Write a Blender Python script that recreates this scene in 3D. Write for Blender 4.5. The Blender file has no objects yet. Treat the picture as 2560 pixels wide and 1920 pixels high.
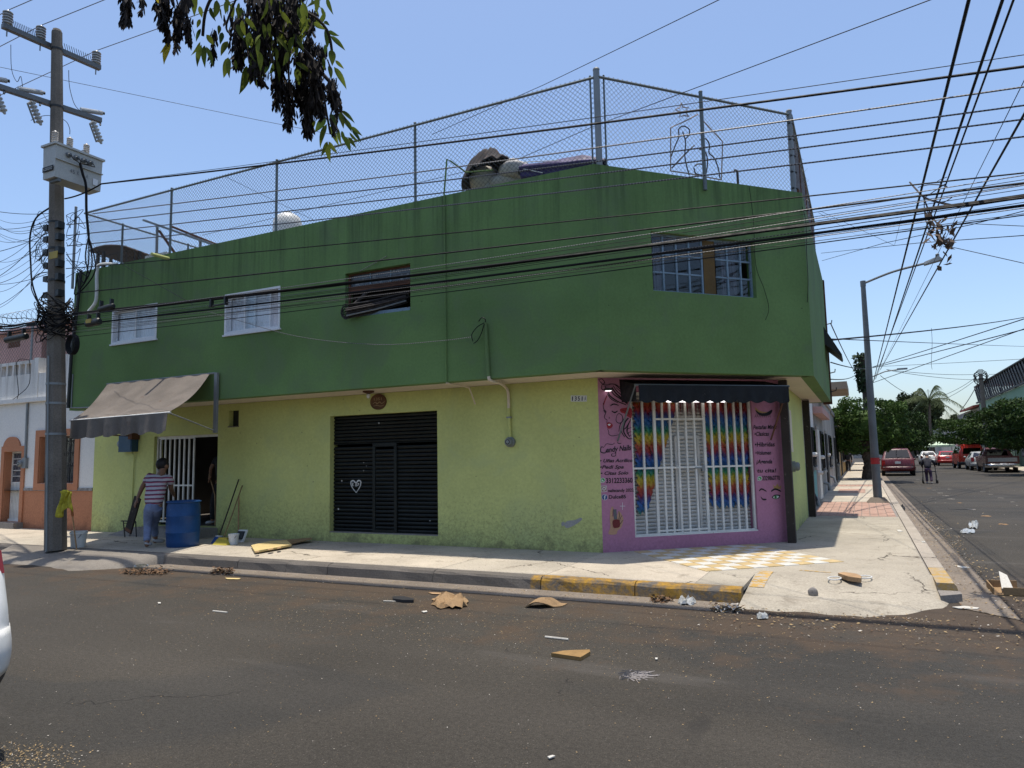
import bpy, math, random
from mathutils import Vector as V, Matrix
random.seed(7)
sc = bpy.context.scene
col = sc.collection
# ------------------------------------------------------------------ camera
F, CX, CY = 1775.0, 1280.0, 960.0            # focal length and centre in photo pixels (2560 x 1920)
YAW, PITCH, ROLL, EYE = math.radians(26.1), math.radians(6.0), math.radians(1.15), 1.6
fw = V((-math.sin(YAW)*math.cos(PITCH), math.cos(YAW)*math.cos(PITCH), math.sin(PITCH)))
_rt = V((math.cos(YAW), math.sin(YAW), 0)); _up = _rt.cross(fw)
rt = _rt*math.cos(ROLL) - _up*math.sin(ROLL)
up = _up*math.cos(ROLL) + _rt*math.sin(ROLL)
CAM = V((0, 0, EYE))
cd = bpy.data.cameras.new('camera'); cam = bpy.data.objects.new('camera', cd); col.objects.link(cam)
cd.sensor_width = 36.0; cd.lens = 36.0*F/2560.0; cd.clip_start = 0.05; cd.clip_end = 2000
cam.matrix_world = Matrix(((rt.x, up.x, -fw.x, 0), (rt.y, up.y, -fw.y, 0), (rt.z, up.z, -fw.z, EYE), (0, 0, 0, 1)))
sc.camera = cam
# ------------------------------------------------------------------ world and sun
SUN = V((-0.026, 0.030, 1.0)).normalized()
w = bpy.data.worlds.new('World'); sc.world = w; w.use_nodes = True
nt = w.node_tree; nt.nodes.clear()
sky = nt.nodes.new('ShaderNodeTexSky'); sky.sky_type = 'NISHITA'; sky.sun_disc = False
sky.sun_elevation = math.asin(SUN.z); sky.sun_rotation = math.atan2(SUN.x, SUN.y)
sky.air_density = 1.0; sky.dust_density = 1.7; sky.ozone_density = 3.4; sky.altitude = 0
bg = nt.nodes.new('ShaderNodeBackground'); bg.inputs[1].default_value = 0.15
wo = nt.nodes.new('ShaderNodeOutputWorld')
nt.links.new(sky.outputs[0], bg.inputs[0]); nt.links.new(bg.outputs[0], wo.inputs[0])
sd = bpy.data.lights.new('sun', 'SUN'); sd.energy = 3.9; sd.angle = math.radians(0.53); sd.color = (1.0, 0.93, 0.82)
so = bpy.data.objects.new('sun', sd); col.objects.link(so)
so.rotation_euler = SUN.to_track_quat('Z', 'Y').to_euler(); so.location = (0, 0, 30)
sc.view_settings.view_transform = 'Standard'; sc.view_settings.look = 'None'
sc.view_settings.exposure = 0.45; sc.view_settings.gamma = 1.0; sc.view_settings.use_curve_mapping = False
sc.cycles.max_bounces = 5; sc.cycles.diffuse_bounces = 3; sc.cycles.glossy_bounces = 2; sc.cycles.transparent_max_bounces = 16; sc.cycles.use_denoising = True
sc.cycles.sample_clamp_indirect = 6.0

# ------------------------------------------------------------------ photo pixels to places
CR = {'S': (0,0,1.), 'd': (0,0,0.86406), 'A': (0,0,2.592), 'B': (0,500,3.319), 'C': (0,880,2.861), 'D': (500,900,2.962), 'E': (1400,880,2.963),
 'F': (1960,820,3.318), 'G': (1080,120,3.19), 'H': (1600,180,2.677), 'I': (280,0,3.352), 'J': (2000,0,2.370), 'K': (2040,820,4.254),
 'L': (1960,1100,3.318), 'M': (900,1380,2.765), 'N': (0,1300,2.676), 'O': (520,640,3.072), 'P': (180,380,3.072), 'Q': (1490,920,3.771),
 'R': (1780,920,3.607), 'T': (300,1100,5.529), 'U': (0,760,2.86), 'V': (80,320,8.295), 'W': (1600,540,6.9125), 'X': (820,620,8.296), 'Y': (1240,1340,2.212)}
def px(c, x, y):
    a, b, s = CR[c]; return a + x/s, b + y/s
def ray(c, x, y):
    x, y = px(c, x, y)
    return rt*((x-CX)/F) - up*((y-CY)/F) + fw
def G(c, x, y, z=0.0):                       # on a level plane
    d = ray(c, x, y); return CAM + d*((z-EYE)/d.z)
def WY(c, x, y, Y):                          # on a plane facing the front street
    d = ray(c, x, y); return CAM + d*(Y/d.y)
def WX(c, x, y, X):                          # on a plane facing the side street
    d = ray(c, x, y); return CAM + d*(X/d.x)
def at(c, x, y, dist):                       # so many metres along the ray
    d = ray(c, x, y).normalized(); return CAM + d*dist

class Frame:                                 # a wall plane: a along it, z up, d outwards
    def __init__(s, p0, p1):
        s.o = V((p0[0], p0[1], 0)); e = V((p1[0]-p0[0], p1[1]-p0[1], 0)); s.len = e.length
        s.u = e.normalized(); s.n = V((s.u.y, -s.u.x, 0))
    def P(s, a, z, d=0.0): return s.o + s.u*a + s.n*d + V((0, 0, z))
    def px(s, c, x, y, d=0.0):
        r = ray(c, x, y); o = s.o + s.n*d
        t = (o-CAM).dot(s.n)/r.dot(s.n); p = CAM + r*t
        return (p-s.o).dot(s.u), p.z

# ------------------------------------------------------------------ mesh helpers
class MB:
    def __init__(s): s.v = []; s.f = []; s.m = []
    def add(s, vs, fs, mi=0):
        b = len(s.v); s.v += [tuple(p) for p in vs]
        for f in fs: s.f.append(tuple(i+b for i in f)); s.m.append(mi)
        return s
    def hexa(s, p, mi=0):                    # 8 corners: bottom ring 0-3, top ring 4-7
        return s.add(p, [(0,3,2,1),(4,5,6,7),(0,1,5,4),(1,2,6,5),(2,3,7,6),(3,0,4,7)], mi)
    def box(s, x0, x1, y0, y1, z0, z1, mi=0):
        return s.hexa([(x0,y0,z0),(x1,y0,z0),(x1,y1,z0),(x0,y1,z0),(x0,y0,z1),(x1,y0,z1),(x1,y1,z1),(x0,y1,z1)], mi)
    def fbox(s, fr, a0, a1, z0, z1, d0, d1, mi=0):   # box in a wall frame
        return s.hexa([fr.P(a0,z0,d1),fr.P(a1,z0,d1),fr.P(a1,z0,d0),fr.P(a0,z0,d0),fr.P(a0,z1,d1),fr.P(a1,z1,d1),fr.P(a1,z1,d0),fr.P(a0,z1,d0)], mi)
    def bar(s, p0, p1, w, h=None, upv=(0,0,1), mi=0):
        p0, p1 = V(p0), V(p1); h = w if h is None else h
        t = (p1-p0).normalized(); u = V(upv)
        if abs(t.dot(u)) > 0.95: u = V((1,0,0)) if abs(t.x) < 0.9 else V((0,1,0))
        a = t.cross(u).normalized()*(w/2); b = a.cross(t).normalized()*(h/2)
        return s.hexa([p0-a-b,p0+a-b,p1+a-b,p1-a-b,p0-a+b,p0+a+b,p1+a+b,p1-a+b], mi)
    def tube(s, path, r, n=6, caps=True, mi=0, closed=False):
        path = [V(p) for p in path]; k = len(path)
        rs = r if isinstance(r, (list, tuple)) else [r]*k
        ring = []; prev = None
        for i, p in enumerate(path):
            if closed: t = path[(i+1) % k]-path[i-1]
            else: t = path[min(i+1,k-1)]-path[max(i-1,0)]
            if t.length < 1e-9: t = V((0,0,1))
            t.normalize()
            if prev is None:
                a = t.cross(V((0,0,1))); a = a if a.length > 0.05 else t.cross(V((1,0,0)))
            else: a = prev - t*prev.dot(t)
            if a.length < 1e-6: a = t.orthogonal()
            a.normalize(); prev = a; b = t.cross(a)
            ring.append([p + (a*math.cos(2*math.pi*j/n) + b*math.sin(2*math.pi*j/n))*rs[i] for j in range(n)])
        vs = [q for rg in ring for q in rg]; fs = []
        for i in range(k if closed else k-1):
            i2 = (i+1) % k
            for j in range(n): fs.append((i*n+j, i*n+(j+1)%n, i2*n+(j+1)%n, i2*n+j))
        if caps and not closed:
            fs.append(tuple(reversed(range(n)))); fs.append(tuple(range((k-1)*n, k*n)))
        return s.add(vs, fs, mi)
    def lathe(s, prof, n=16, o=(0,0,0), mi=0, axis=None, caps=True):
        o = V(o); q = V(axis).to_track_quat('Z','Y') if axis is not None else None
        vs = []
        for r, z in prof:
            for j in range(n):
                p = V((r*math.cos(2*math.pi*j/n), r*math.sin(2*math.pi*j/n), z))
                vs.append(o + (q @ p if q else p))
        k = len(prof); fs = []
        for i in range(k-1):
            for j in range(n): fs.append((i*n+j, i*n+(j+1)%n, (i+1)*n+(j+1)%n, (i+1)*n+j))
        if caps: fs.append(tuple(reversed(range(n)))); fs.append(tuple(range((k-1)*n, k*n)))
        return s.add(vs, fs, mi)
    def ell(s, c, r, nu=12, nv=8, mi=0, fn=None):
        c = V(c); vs = []; fs = []
        for i in range(nv+1):
            th = math.pi*i/nv
            for j in range(nu):
                ph = 2*math.pi*j/nu
                p = V((math.sin(th)*math.cos(ph), math.sin(th)*math.sin(ph), math.cos(th)))
                k = fn(p) if fn else 1.0
                vs.append(c + V((p.x*r[0]*k, p.y*r[1]*k, p.z*r[2]*k)))
        for i in range(nv):
            for j in range(nu): fs.append((i*nu+j, (i+1)*nu+j, (i+1)*nu+(j+1)%nu, i*nu+(j+1)%nu))
        return s.add(vs, fs, mi)
    def grid(s, fn, nu, nv, mi=0):
        vs = [fn(i/nu, j/nv) for j in range(nv+1) for i in range(nu+1)]
        fs = [(j*(nu+1)+i, j*(nu+1)+i+1, (j+1)*(nu+1)+i+1, (j+1)*(nu+1)+i) for j in range(nv) for i in range(nu)]
        return s.add(vs, fs, mi)
    def sheet(s, fn, nu, nv, th, mi=0):      # a grid with thickness th along its normal
        P0 = [[V(fn(i/nu, j/nv)) for i in range(nu+1)] for j in range(nv+1)]
        def nrm(i, j):
            a = P0[j][min(i+1,nu)]-P0[j][max(i-1,0)]; b = P0[min(j+1,nv)][i]-P0[max(j-1,0)][i]
            c = a.cross(b); return c.normalized() if c.length > 1e-12 else V((0,0,1))
        N = [[nrm(i,j) for i in range(nu+1)] for j in range(nv+1)]
        W = nu+1; T = W*(nv+1)
        vs = [P0[j][i] for j in range(nv+1) for i in range(W)] + [P0[j][i]-N[j][i]*th for j in range(nv+1) for i in range(W)]
        fs = []
        for j in range(nv):
            for i in range(nu):
                a,b,c,d = j*W+i, j*W+i+1, (j+1)*W+i+1, (j+1)*W+i
                fs.append((a,b,c,d)); fs.append((d+T,c+T,b+T,a+T))
        for i in range(nu):
            fs.append((i+1,i,i+T,i+1+T)); q = nv*W+i; fs.append((q,q+1,q+1+T,q+T))
        for j in range(nv):
            q = j*W; fs.append((q,q+W,q+W+T,q+T)); q = j*W+nu; fs.append((q+W,q,q+T,q+W+T))
        return s.add(vs, fs, mi)
    def prism(s, pts, vec, mi=0):            # polygon pushed along a vector
        vec = V(vec); pts = [V(p) for p in pts]; n = len(pts)
        vs = pts + [p+vec for p in pts]
        fs = [tuple(range(n)), tuple(reversed(range(n, 2*n)))] + [((i+1)%n, i, i+n, (i+1)%n+n) for i in range(n)]
        return s.add(vs, fs, mi)
    def build(s, name, mats, parent=None, smooth=False, label=None, local=False):
        if not isinstance(mats, (list, tuple)): mats = [mats]
        me = bpy.data.meshes.new(name)
        if local: o0 = V((0,0,0))
        else:
            xs = [p[0] for p in s.v]; ys = [p[1] for p in s.v]; zs = [p[2] for p in s.v]
            o0 = V(((min(xs)+max(xs))/2, (min(ys)+max(ys))/2, min(zs)))
        me.from_pydata([(p[0]-o0.x, p[1]-o0.y, p[2]-o0.z) for p in s.v], [], s.f)
        for m in mats: me.materials.append(m)
        if len(mats) > 1: me.polygons.foreach_set('material_index', s.m)
        if smooth:
            me.polygons.foreach_set('use_smooth', [True]*len(me.polygons))
            if smooth != 'all': me.set_sharp_from_angle(angle=math.radians(38))
        me.update()
        return link(name, me, parent, None if local else Matrix.Translation(o0), label)
WM = {}
def link(name, me, parent=None, world=None, label=None):
    o = bpy.data.objects.new(name, me); col.objects.link(o)
    if parent is not None:
        o.parent = parent
        o.matrix_basis = Matrix() if world is None else WM[parent].inverted() @ world
        WM[o] = WM[parent] if world is None else world
    else:
        world = world or Matrix(); o.matrix_basis = world; WM[o] = world
    if label: o['label'] = label
    return o
def tag(o, label, cat, group=None):
    o['label'] = label; o['category'] = cat
    if group: o['group'] = group
    return o
def struct(o): o['kind'] = 'structure'; return o
def thing(name, label, cat, loc=(0,0,0), rz=0.0, group=None):
    o = bpy.data.objects.new(name, None); col.objects.link(o); o.empty_display_size = 0.2
    o.location = loc; o.rotation_euler = (0, 0, rz)
    WM[o] = Matrix.Translation(V(loc)) @ Matrix.Rotation(rz, 4, 'Z')
    return tag(o, label, cat, group)
def place(o, loc, rz=0.0, s=1.0):
    o.location = loc; o.rotation_euler = (0,0,rz); o.scale = (s,s,s)
def copy_tree(o, parent=None):
    c = o.copy(); col.objects.link(c)
    if parent is not None: c.parent = parent
    for ch in list(o.children): copy_tree(ch, c)
    return c
def again(o, name, world, parent):           # another piece sharing o's mesh
    c = bpy.data.objects.new(name, o.data); col.objects.link(c); c.parent = parent
    c.matrix_basis = WM[parent].inverted() @ world; WM[c] = world
    return c
def cat_rom(pts, k=6, closed=False):
    pts = [V(p) for p in pts]; n = len(pts); out = []
    rng = range(n) if closed else range(n-1)
    for i in rng:
        if closed: p0,p1,p2,p3 = pts[i-1],pts[i],pts[(i+1)%n],pts[(i+2)%n]
        else: p0,p1,p2,p3 = pts[max(i-1,0)],pts[i],pts[i+1],pts[min(i+2,n-1)]
        for j in range(k):
            t = j/k
            out.append(0.5*((2*p1)+(p2-p0)*t+(2*p0-5*p1+4*p2-p3)*t*t+(3*p1-p0-3*p2+p3)*t**3))
    if not closed: out.append(pts[-1])
    return out

# ------------------------------------------------------------------ materials
def lin(r, g, b):
    f = lambda c: c/12.92 if c <= 0.04045 else ((c+0.055)/1.055)**2.4
    return (f(r/255), f(g/255), f(b/255))
class NG:
    def __init__(s, name):
        s.m = bpy.data.materials.new(name); s.m.use_nodes = True; s.t = s.m.node_tree; s.t.nodes.clear()
        s.out = s.t.nodes.new('ShaderNodeOutputMaterial'); s.bs = s.t.nodes.new('ShaderNodeBsdfPrincipled')
        s.t.links.new(s.bs.outputs[0], s.out.inputs[0])
        s.pos = s.t.nodes.new('ShaderNodeNewGeometry').outputs['Position']
    def n(s, t, **kw):
        x = s.t.nodes.new('ShaderNode'+t)
        for k, v in kw.items(): setattr(x, k, v)
        return x
    def put(s, sock, v):
        if hasattr(v, 'is_linked'): s.t.links.new(v, sock)
        else:
            if hasattr(sock.default_value, '__len__') and len(sock.default_value) == 4 and len(v) == 3: v = (*v, 1)
            sock.default_value = v
    def noise(s, scale, detail=4, rough=0.55, vec=None, out=0, dist=0.0):
        x = s.n('TexNoise'); s.put(x.inputs['Vector'], vec if vec is not None else s.pos)
        x.inputs['Scale'].default_value = scale; x.inputs['Detail'].default_value = detail; x.inputs['Roughness'].default_value = rough
        x.inputs['Distortion'].default_value = dist
        return x.outputs[out]
    def remap(s, v, a, b, c=0.0, d=1.0, smooth=False):
        x = s.n('MapRange'); x.clamp = True
        if smooth: x.interpolation_type = 'SMOOTHSTEP'
        s.put(x.inputs[0], v)
        for i, q in zip((1,2,3,4), (a,b,c,d)): s.put(x.inputs[i], q)
        return x.outputs[0]
    def math(s, op, a, b=0.0):
        x = s.n('Math', operation=op); s.put(x.inputs[0], a); s.put(x.inputs[1], b); return x.outputs[0]
    def mix(s, f, a, b, mode='MIX'):
        x = s.n('Mix', data_type='RGBA', blend_type=mode)
        s.put(x.inputs[0], f); s.put(x.inputs[6], a); s.put(x.inputs[7], b); return x.outputs[2]
    def scale(s, c, k):
        x = s.n('VectorMath', operation='SCALE'); s.put(x.inputs[0], c); s.put(x.inputs['Scale'], k); return x.outputs[0]
    def stretch(s, k):
        x = s.n('VectorMath', operation='MULTIPLY'); s.put(x.inputs[0], s.pos); x.inputs[1].default_value = k; return x.outputs[0]
    def xyz(s):
        x = s.n('SeparateXYZ'); s.put(x.inputs[0], s.pos); return x.outputs
    def bump(s, h, strength, dist=0.01):
        x = s.n('Bump'); x.inputs['Strength'].default_value = strength; x.inputs['Distance'].default_value = dist
        s.put(x.inputs['Height'], h); s.t.links.new(x.outputs[0], s.bs.inputs['Normal'])
    def fin(s, colr, rough=0.8, metal=0.0, spec=0.3):
        s.put(s.bs.inputs['Base Color'], colr); s.put(s.bs.inputs['Roughness'], rough)
        s.bs.inputs['Metallic'].default_value = metal; s.bs.inputs['Specular IOR Level'].default_value = spec
        return s.m
def mat(name, c, rough=0.75, var=0.14, sc=3.0, fine=0.10, fsc=45.0, bump=0.15, bsc=90.0, metal=0.0, spec=0.3, bd=0.01, wear=None):
    g = NG(name)
    k = g.math('MULTIPLY', g.remap(g.noise(sc, 4), 0.3, 0.7, 1-var, 1+var), g.remap(g.noise(fsc, 3), 0.3, 0.7, 1-fine, 1+fine))
    cc = g.scale(tuple(c), k)
    if wear:                                 # (colour, share, scale)
        wc, sh, ws = wear
        cc = g.mix(g.remap(g.noise(ws, 6, 0.7), 0.68-sh*0.45, 0.74-sh*0.45), cc, wc)
    if bump: g.bump(g.noise(bsc, 4, 0.6), bump, bd)
    return g.fin(cc, g.remap(g.noise(sc*4, 3), 0.3, 0.7, max(rough-0.1,0.02), min(rough+0.1,1)), metal, spec)
def emis(name, c, s):
    g = NG(name); g.put(g.bs.inputs['Emission Color'], c); g.bs.inputs['Emission Strength'].default_value = s
    return g.fin(c, 0.5)
def glass(name, tint=(0.75,0.8,0.82), refl=0.10):
    g = NG(name); t = g.t; t.nodes.remove(g.bs)
    tr = g.n('BsdfTransparent'); tr.inputs[0].default_value = (*tint, 1)
    gl = g.n('BsdfGlossy'); gl.inputs['Roughness'].default_value = 0.03; gl.inputs[0].default_value = (0.8,0.82,0.84,1)
    lw = g.n('LayerWeight'); lw.inputs[0].default_value = 0.5      # same on both faces of a pane
    fr = g.math('ADD', g.math('MULTIPLY', g.math('POWER', lw.outputs['Facing'], 4.0), 0.8), 0.03+refl)
    mx = g.n('MixShader'); t.links.new(fr, mx.inputs[0])
    t.links.new(tr.outputs[0], mx.inputs[1]); t.links.new(gl.outputs[0], mx.inputs[2]); t.links.new(mx.outputs[0], g.out.inputs[0])
    return g.m
def wallmat(name, c, dirt=(0.10,0.09,0.06), splash=None, streak=None, blot=0.16, patch=None, bump=0.35):
    g = NG(name)
    k = g.math('MULTIPLY', g.remap(g.noise(0.8, 5), 0.3, 0.7, 1-blot, 1+blot), g.remap(g.noise(26, 4), 0.3, 0.7, 0.93, 1.07))
    cc = g.scale(tuple(c), k); z = g.xyz()[2]
    if patch:                                # old repairs, scuffs and hairline cracks
        cc = g.mix(g.remap(g.noise(1.1, 5, 0.65, dist=0.6), 0.50, 0.66, 0, 0.6), cc, patch)
        cc = g.mix(g.remap(g.noise(7.0, 6, 0.75), 0.66, 0.72, 0, 0.35), cc, (0.25,0.28,0.22))
    if streak:                               # runs of grime below a parapet: (top, length, share)
        n = g.noise(1.0, 5, 0.7, vec=g.stretch((7.0, 7.0, 0.35)))
        f = g.math('MULTIPLY', g.remap(n, 0.46, 0.68), g.remap(z, streak[0]-streak[1], streak[0], 0, streak[2]))
        cc = g.mix(f, cc, dirt)
    if splash:                               # spattered dirt on the foot of the wall: (height, share)
        n = g.noise(24.0, 4, 0.8)
        f = g.math('MULTIPLY', g.remap(g.math('ADD', n, g.remap(z, 0.1, splash[0], 0.10, -0.22)), 0.40, 0.70), splash[1])
        cc = g.mix(f, cc, dirt)
        f2 = g.math('MULTIPLY', g.remap(g.math('ADD', g.noise(2.6, 5, 0.7), g.remap(z, 0.1, splash[0]*.6, 0.14, -0.3)), 0.52, 0.66), splash[1])
        cc = g.mix(f2, cc, dirt)
    spots = g.remap(g.noise(14, 2, 0.5, dist=0.2), 0.74, 0.77, 0, 0.5)
    cc = g.mix(spots, cc, dirt)
    h = g.math('ADD', g.math('MULTIPLY', g.noise(30, 3, 0.7), 0.6), g.noise(4, 2))
    g.bump(h, bump, 0.012)
    return g.fin(cc, 0.85, 0, 0.2)
# shared plain materials
M = {}
M['white_paint'] = mat('white_paint', (0.62,0.61,0.57), 0.45, fine=0.06, wear=((0.25,0.22,0.18),0.12,30))
M['black_metal'] = mat('black_metal', (0.018,0.02,0.02), 0.5, spec=0.4)
M['grey_metal'] = mat('grey_metal', (0.13,0.14,0.145), 0.5, metal=0.2)
M['galv'] = mat('galvanised', (0.21,0.225,0.23), 0.5, metal=0.3, fsc=120)
M['rust'] = mat('rusty_steel', (0.11,0.05,0.03), 0.85, var=0.35)
M['black_cable'] = mat('black_cable', (0.008,0.008,0.009), 0.65, bump=0, spec=0.15)
M['wire'] = mat('aluminium_wire', (0.16,0.16,0.17), 0.4, metal=0.5, bump=0)
M['alu'] = mat('aluminium_frame', (0.62,0.63,0.64), 0.35, var=0.05)
M['glass'] = glass('window_glass', (0.95,0.97,0.98), 0.005); M['dark_glass'] = glass('car_glass', (0.08,0.09,0.10), 0.03)
M['curtain'] = mat('pale_curtain', (0.66,0.63,0.64), 0.9, bump=0.3, bsc=12)
M['tyre'] = mat('tyre_rubber', (0.02,0.02,0.02), 0.9)
M['skin'] = mat('skin', (0.20,0.105,0.065), 0.55, var=0.06, bump=0.05)
M['paper'] = mat('litter_paper', (0.48,0.46,0.41), 0.85, wear=((0.35,0.28,0.2),0.15,40))
M['cardboard'] = mat('cardboard', (0.27,0.175,0.09), 0.9, var=0.2, wear=((0.2,0.12,0.06),0.2,14))
M['wood'] = mat('bare_wood', (0.33,0.21,0.11), 0.8, var=0.25, sc=8)
M['plastic_white'] = mat('white_plastic', (0.6,0.6,0.57), 0.4, var=0.06)
M['bag'] = mat('thin_plastic_film', (0.32,0.33,0.325), 0.25, spec=0.5)
# ================================================================== the ground
S = 0.16                                     # height of the pavement
def asphalt():
    g = NG('asphalt'); x, y, z = g.xyz()
    k = g.math('MULTIPLY', g.remap(g.noise(0.45, 5), 0.3, 0.7, 0.82, 1.18), g.remap(g.noise(110, 3, 0.75), 0.3, 0.7, 0.42, 1.6))
    k = g.math('MULTIPLY', k, g.remap(g.noise(26, 4, 0.8), 0.3, 0.7, 0.72, 1.26))
    cc = g.scale((0.045, 0.0395, 0.0315), k)
    # pale aggregate
    cc = g.mix(g.remap(g.noise(75, 2, 0.6), 0.64, 0.70, 0, 0.6), cc, (0.17,0.15,0.13))
    cc = g.mix(g.remap(g.noise(36, 3, 0.7), 0.64, 0.72, 0, 0.5), cc, (0.12,0.105,0.088))
    cc = g.mix(g.remap(g.noise(44, 3, 0.7, vec=g.stretch((1.0,1.3,1.0))), 0.38, 0.30, 0, 0.6), cc, (0.02,0.018,0.015))
    # newer dark patch with a soft edge and pale drag marks
    patch = g.remap(g.noise(0.22, 3, 0.4, vec=g.stretch((0.7,1.3,1))), 0.50, 0.515, 0, 0.85)
    cc = g.mix(patch, cc, g.scale((0.036,0.0335,0.029), k))
    lane = g.math('MULTIPLY', g.remap(g.noise(0.9, 3, 0.5, vec=g.stretch((0.06,1.0,1.0))), 0.45, 0.68), 0.4)
    cc = g.mix(lane, cc, g.scale((0.064,0.056,0.046), k))
    cc = g.mix(g.remap(g.noise(0.7, 4, 0.6, dist=1.0), 0.66, 0.76, 0, 0.5), cc, (0.022,0.020,0.018))
    drag = g.math('MULTIPLY', g.remap(g.noise(0.8, 4, 0.6, vec=g.stretch((0.35,1.6,1))), 0.60, 0.74), 0.5)
    cc = g.mix(drag, cc, (0.105,0.095,0.085))
    # brown soil gathered along the gutter and blown over the road
    soil = g.remap(g.math('ADD', g.noise(1.4, 4, 0.7), g.remap(y, 4.2, 7.8, -0.26, 0.17)), 0.44, 0.64, 0, 0.8)
    cc = g.mix(g.math('MULTIPLY', soil, g.remap(y, 7.95, 12, 1, 0.0)), cc, (0.070,0.048,0.031))
    # cracks
    vx = g.n('TexVoronoi', feature='DISTANCE_TO_EDGE'); vx.inputs['Scale'].default_value = 0.42
    wv = g.n('VectorMath', operation='ADD'); g.put(wv.inputs[0], g.pos); g.put(wv.inputs[1], g.scale(g.noise(2.2, 3, 0.7, out=1), 0.55)); g.put(vx.inputs['Vector'], wv.outputs[0])
    cr = g.math('MULTIPLY', g.remap(vx.outputs[0], 0.0012, 0.0045, 1, 0), g.remap(g.noise(0.5, 4, 0.7), 0.55, 0.62))
    cc = g.mix(g.math('MULTIPLY', cr, 0.65), cc, (0.014,0.012,0.011))
    h = g.math('SUBTRACT', g.math('ADD', g.noise(150, 3, 0.7), g.math('MULTIPLY', g.noise(40, 4), 0.6)), g.math('MULTIPLY', cr, 1.5))
    g.bump(h, 0.7, 0.012)
    return g.fin(cc, g.remap(g.noise(40, 3), 0.3, 0.7, 0.78, 0.95), 0, 0.25)
def concrete(name, c, stain=0.5, yellow=None):
    g = NG(name); x, y, z = g.xyz()
    k = g.math('MULTIPLY', g.remap(g.noise(1.1, 6, 0.6), 0.3, 0.7, 0.80, 1.16), g.remap(g.noise(50, 4, 0.8), 0.3, 0.7, 0.74, 1.2))
    cc = g.scale(tuple(c), k)
    cc = g.mix(g.remap(g.noise(3.0, 5, 0.72, dist=0.5), 0.56, 0.72, 0, stain), cc, (0.13,0.105,0.075))
    cc = g.mix(g.remap(g.noise(20, 3, 0.75, vec=g.stretch((1.0,2.6,1))), 0.56, 0.70, 0, 0.55), cc, (0.12,0.10,0.078))
    vx = g.n('TexVoronoi', feature='DISTANCE_TO_EDGE'); vx.inputs['Scale'].default_value = 0.55
    wv = g.n('VectorMath', operation='ADD'); g.put(wv.inputs[0], g.pos); g.put(wv.inputs[1], g.scale(g.noise(3.5, 3, 0.7, out=1), 0.35)); g.put(vx.inputs['Vector'], wv.outputs[0])
    cr = g.math('MULTIPLY', g.remap(vx.outputs[0], 0.002, 0.007, 1, 0), g.remap(g.noise(0.7, 3), 0.52, 0.58))
    cc = g.mix(cr, cc, (0.05,0.04,0.03))
    if yellow: cc = yellow(g, cc, x, y, z)
    g.bump(g.math('SUBTRACT', g.noise(45, 3, 0.7), cr), 0.5, 0.01)
    return g.fin(cc, 0.9, 0, 0.15)
M['asphalt'] = asphalt()
M['concrete'] = concrete('pavement_concrete', (0.45,0.395,0.315))
M['concrete_c'] = concrete('corner_concrete', (0.345,0.31,0.25), 0.6)
M['concrete_b'] = concrete('pavement_concrete_grey', (0.41,0.365,0.295), 0.45)
M['gutter'] = concrete('gutter_concrete', (0.185,0.155,0.125), 0.7)
M['cream_slab'] = concrete('cream_concrete', (0.40,0.36,0.29), 0.35)
M['grey_step'] = concrete('grey_step', (0.23,0.21,0.19), 0.4)
M['apron'] = concrete('apron_concrete', (0.20,0.18,0.155), 0.5)
def yel(g, cc, x, y, z):
    f = g.math('MULTIPLY', g.remap(g.noise(5.5, 7, 0.75), 0.40, 0.56), g.remap(x, -3.78, -3.74))
    return g.mix(g.math('MULTIPLY', f, 0.85), cc, g.scale((0.36,0.20,0.028), g.remap(g.noise(30,3),0.3,0.7,0.8,1.15)))
M['kerb'] = concrete('kerb_concrete', (0.125,0.112,0.098), 0.5, yel)
def yel2(g, cc, x, y, z):
    f = g.math('MULTIPLY', g.remap(g.noise(6, 7, 0.75), 0.40, 0.56), g.remap(y, 10.35, 10.25))
    return g.mix(g.math('MULTIPLY', f, 0.85), cc, (0.38,0.24,0.06))
M['kerb_side'] = concrete('kerb_concrete_side', (0.34,0.30,0.25), 0.5, yel2)
M['yellow_paint'] = mat('worn_yellow_paint', (0.40,0.25,0.07), 0.85, var=0.2, wear=((0.36,0.32,0.26),0.45,16))

road = MB().grid(lambda u, v: (-260+520*u, -60+560*v, 0.0), 26, 28).build('road', M['asphalt']); struct(road)
gut = struct(MB().box(-40, -1.3, 7.62, 8.12, 0.0, 0.006).build('gutter', M['gutter']))
gut2 = struct(MB().add([(0.80,8.6,0.0068),(1.22,8.2,0.0068),(1.2,60,0.0068),(0.80,60,0.0068)], [(0,1,2,3)]).build('side_gutter', M['gutter']))

side = struct(MB().prism([(-40,8.2,0.0),(-1.3,8.2,0.0),(-1.3,9.3,0.0),(0.62,9.7,0.0),(0.62,110,0.0),(-1.6,110,0.0),(-1.6,14,0.0),(-4,10.9,0.0),(-40,10.9,0.0)][::-1], (0,0,0.148)).build('pavement', M['grey_step']))
def slab(pts, m, z=S, name='slab', gap=0.006, th=0.05):
    c = sum((V((p[0],p[1],0)) for p in pts), V())/len(pts)
    q = []
    for p in pts:
        d = V((p[0],p[1],0))-c; d = d*(1-gap/d.length); q.append(c+d)
    b = MB(); n = len(q); cham = 0.006
    r0 = [V((p.x,p.y,z-th)) for p in q]; r1 = [V((p.x,p.y,z-cham)) for p in q]
    r2 = [c+(p-c)*(1-cham/(p-c).length)+V((0,0,z)) for p in q]
    vs = r0+r1+r2; fs = [tuple(range(2*n,3*n))]
    for k in (0, n):
        fs += [(k+i, k+(i+1)%n, k+n+(i+1)%n, k+n+i) for i in range(n)]
    return b.add(vs, fs).build(name, m, side)
xs = [-40,-34,-29,-24.5,-21,-18.2,-15.9,-13.9,-12.1,-10.4,-8.7,-6.95,-5.18,-3.63]
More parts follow.
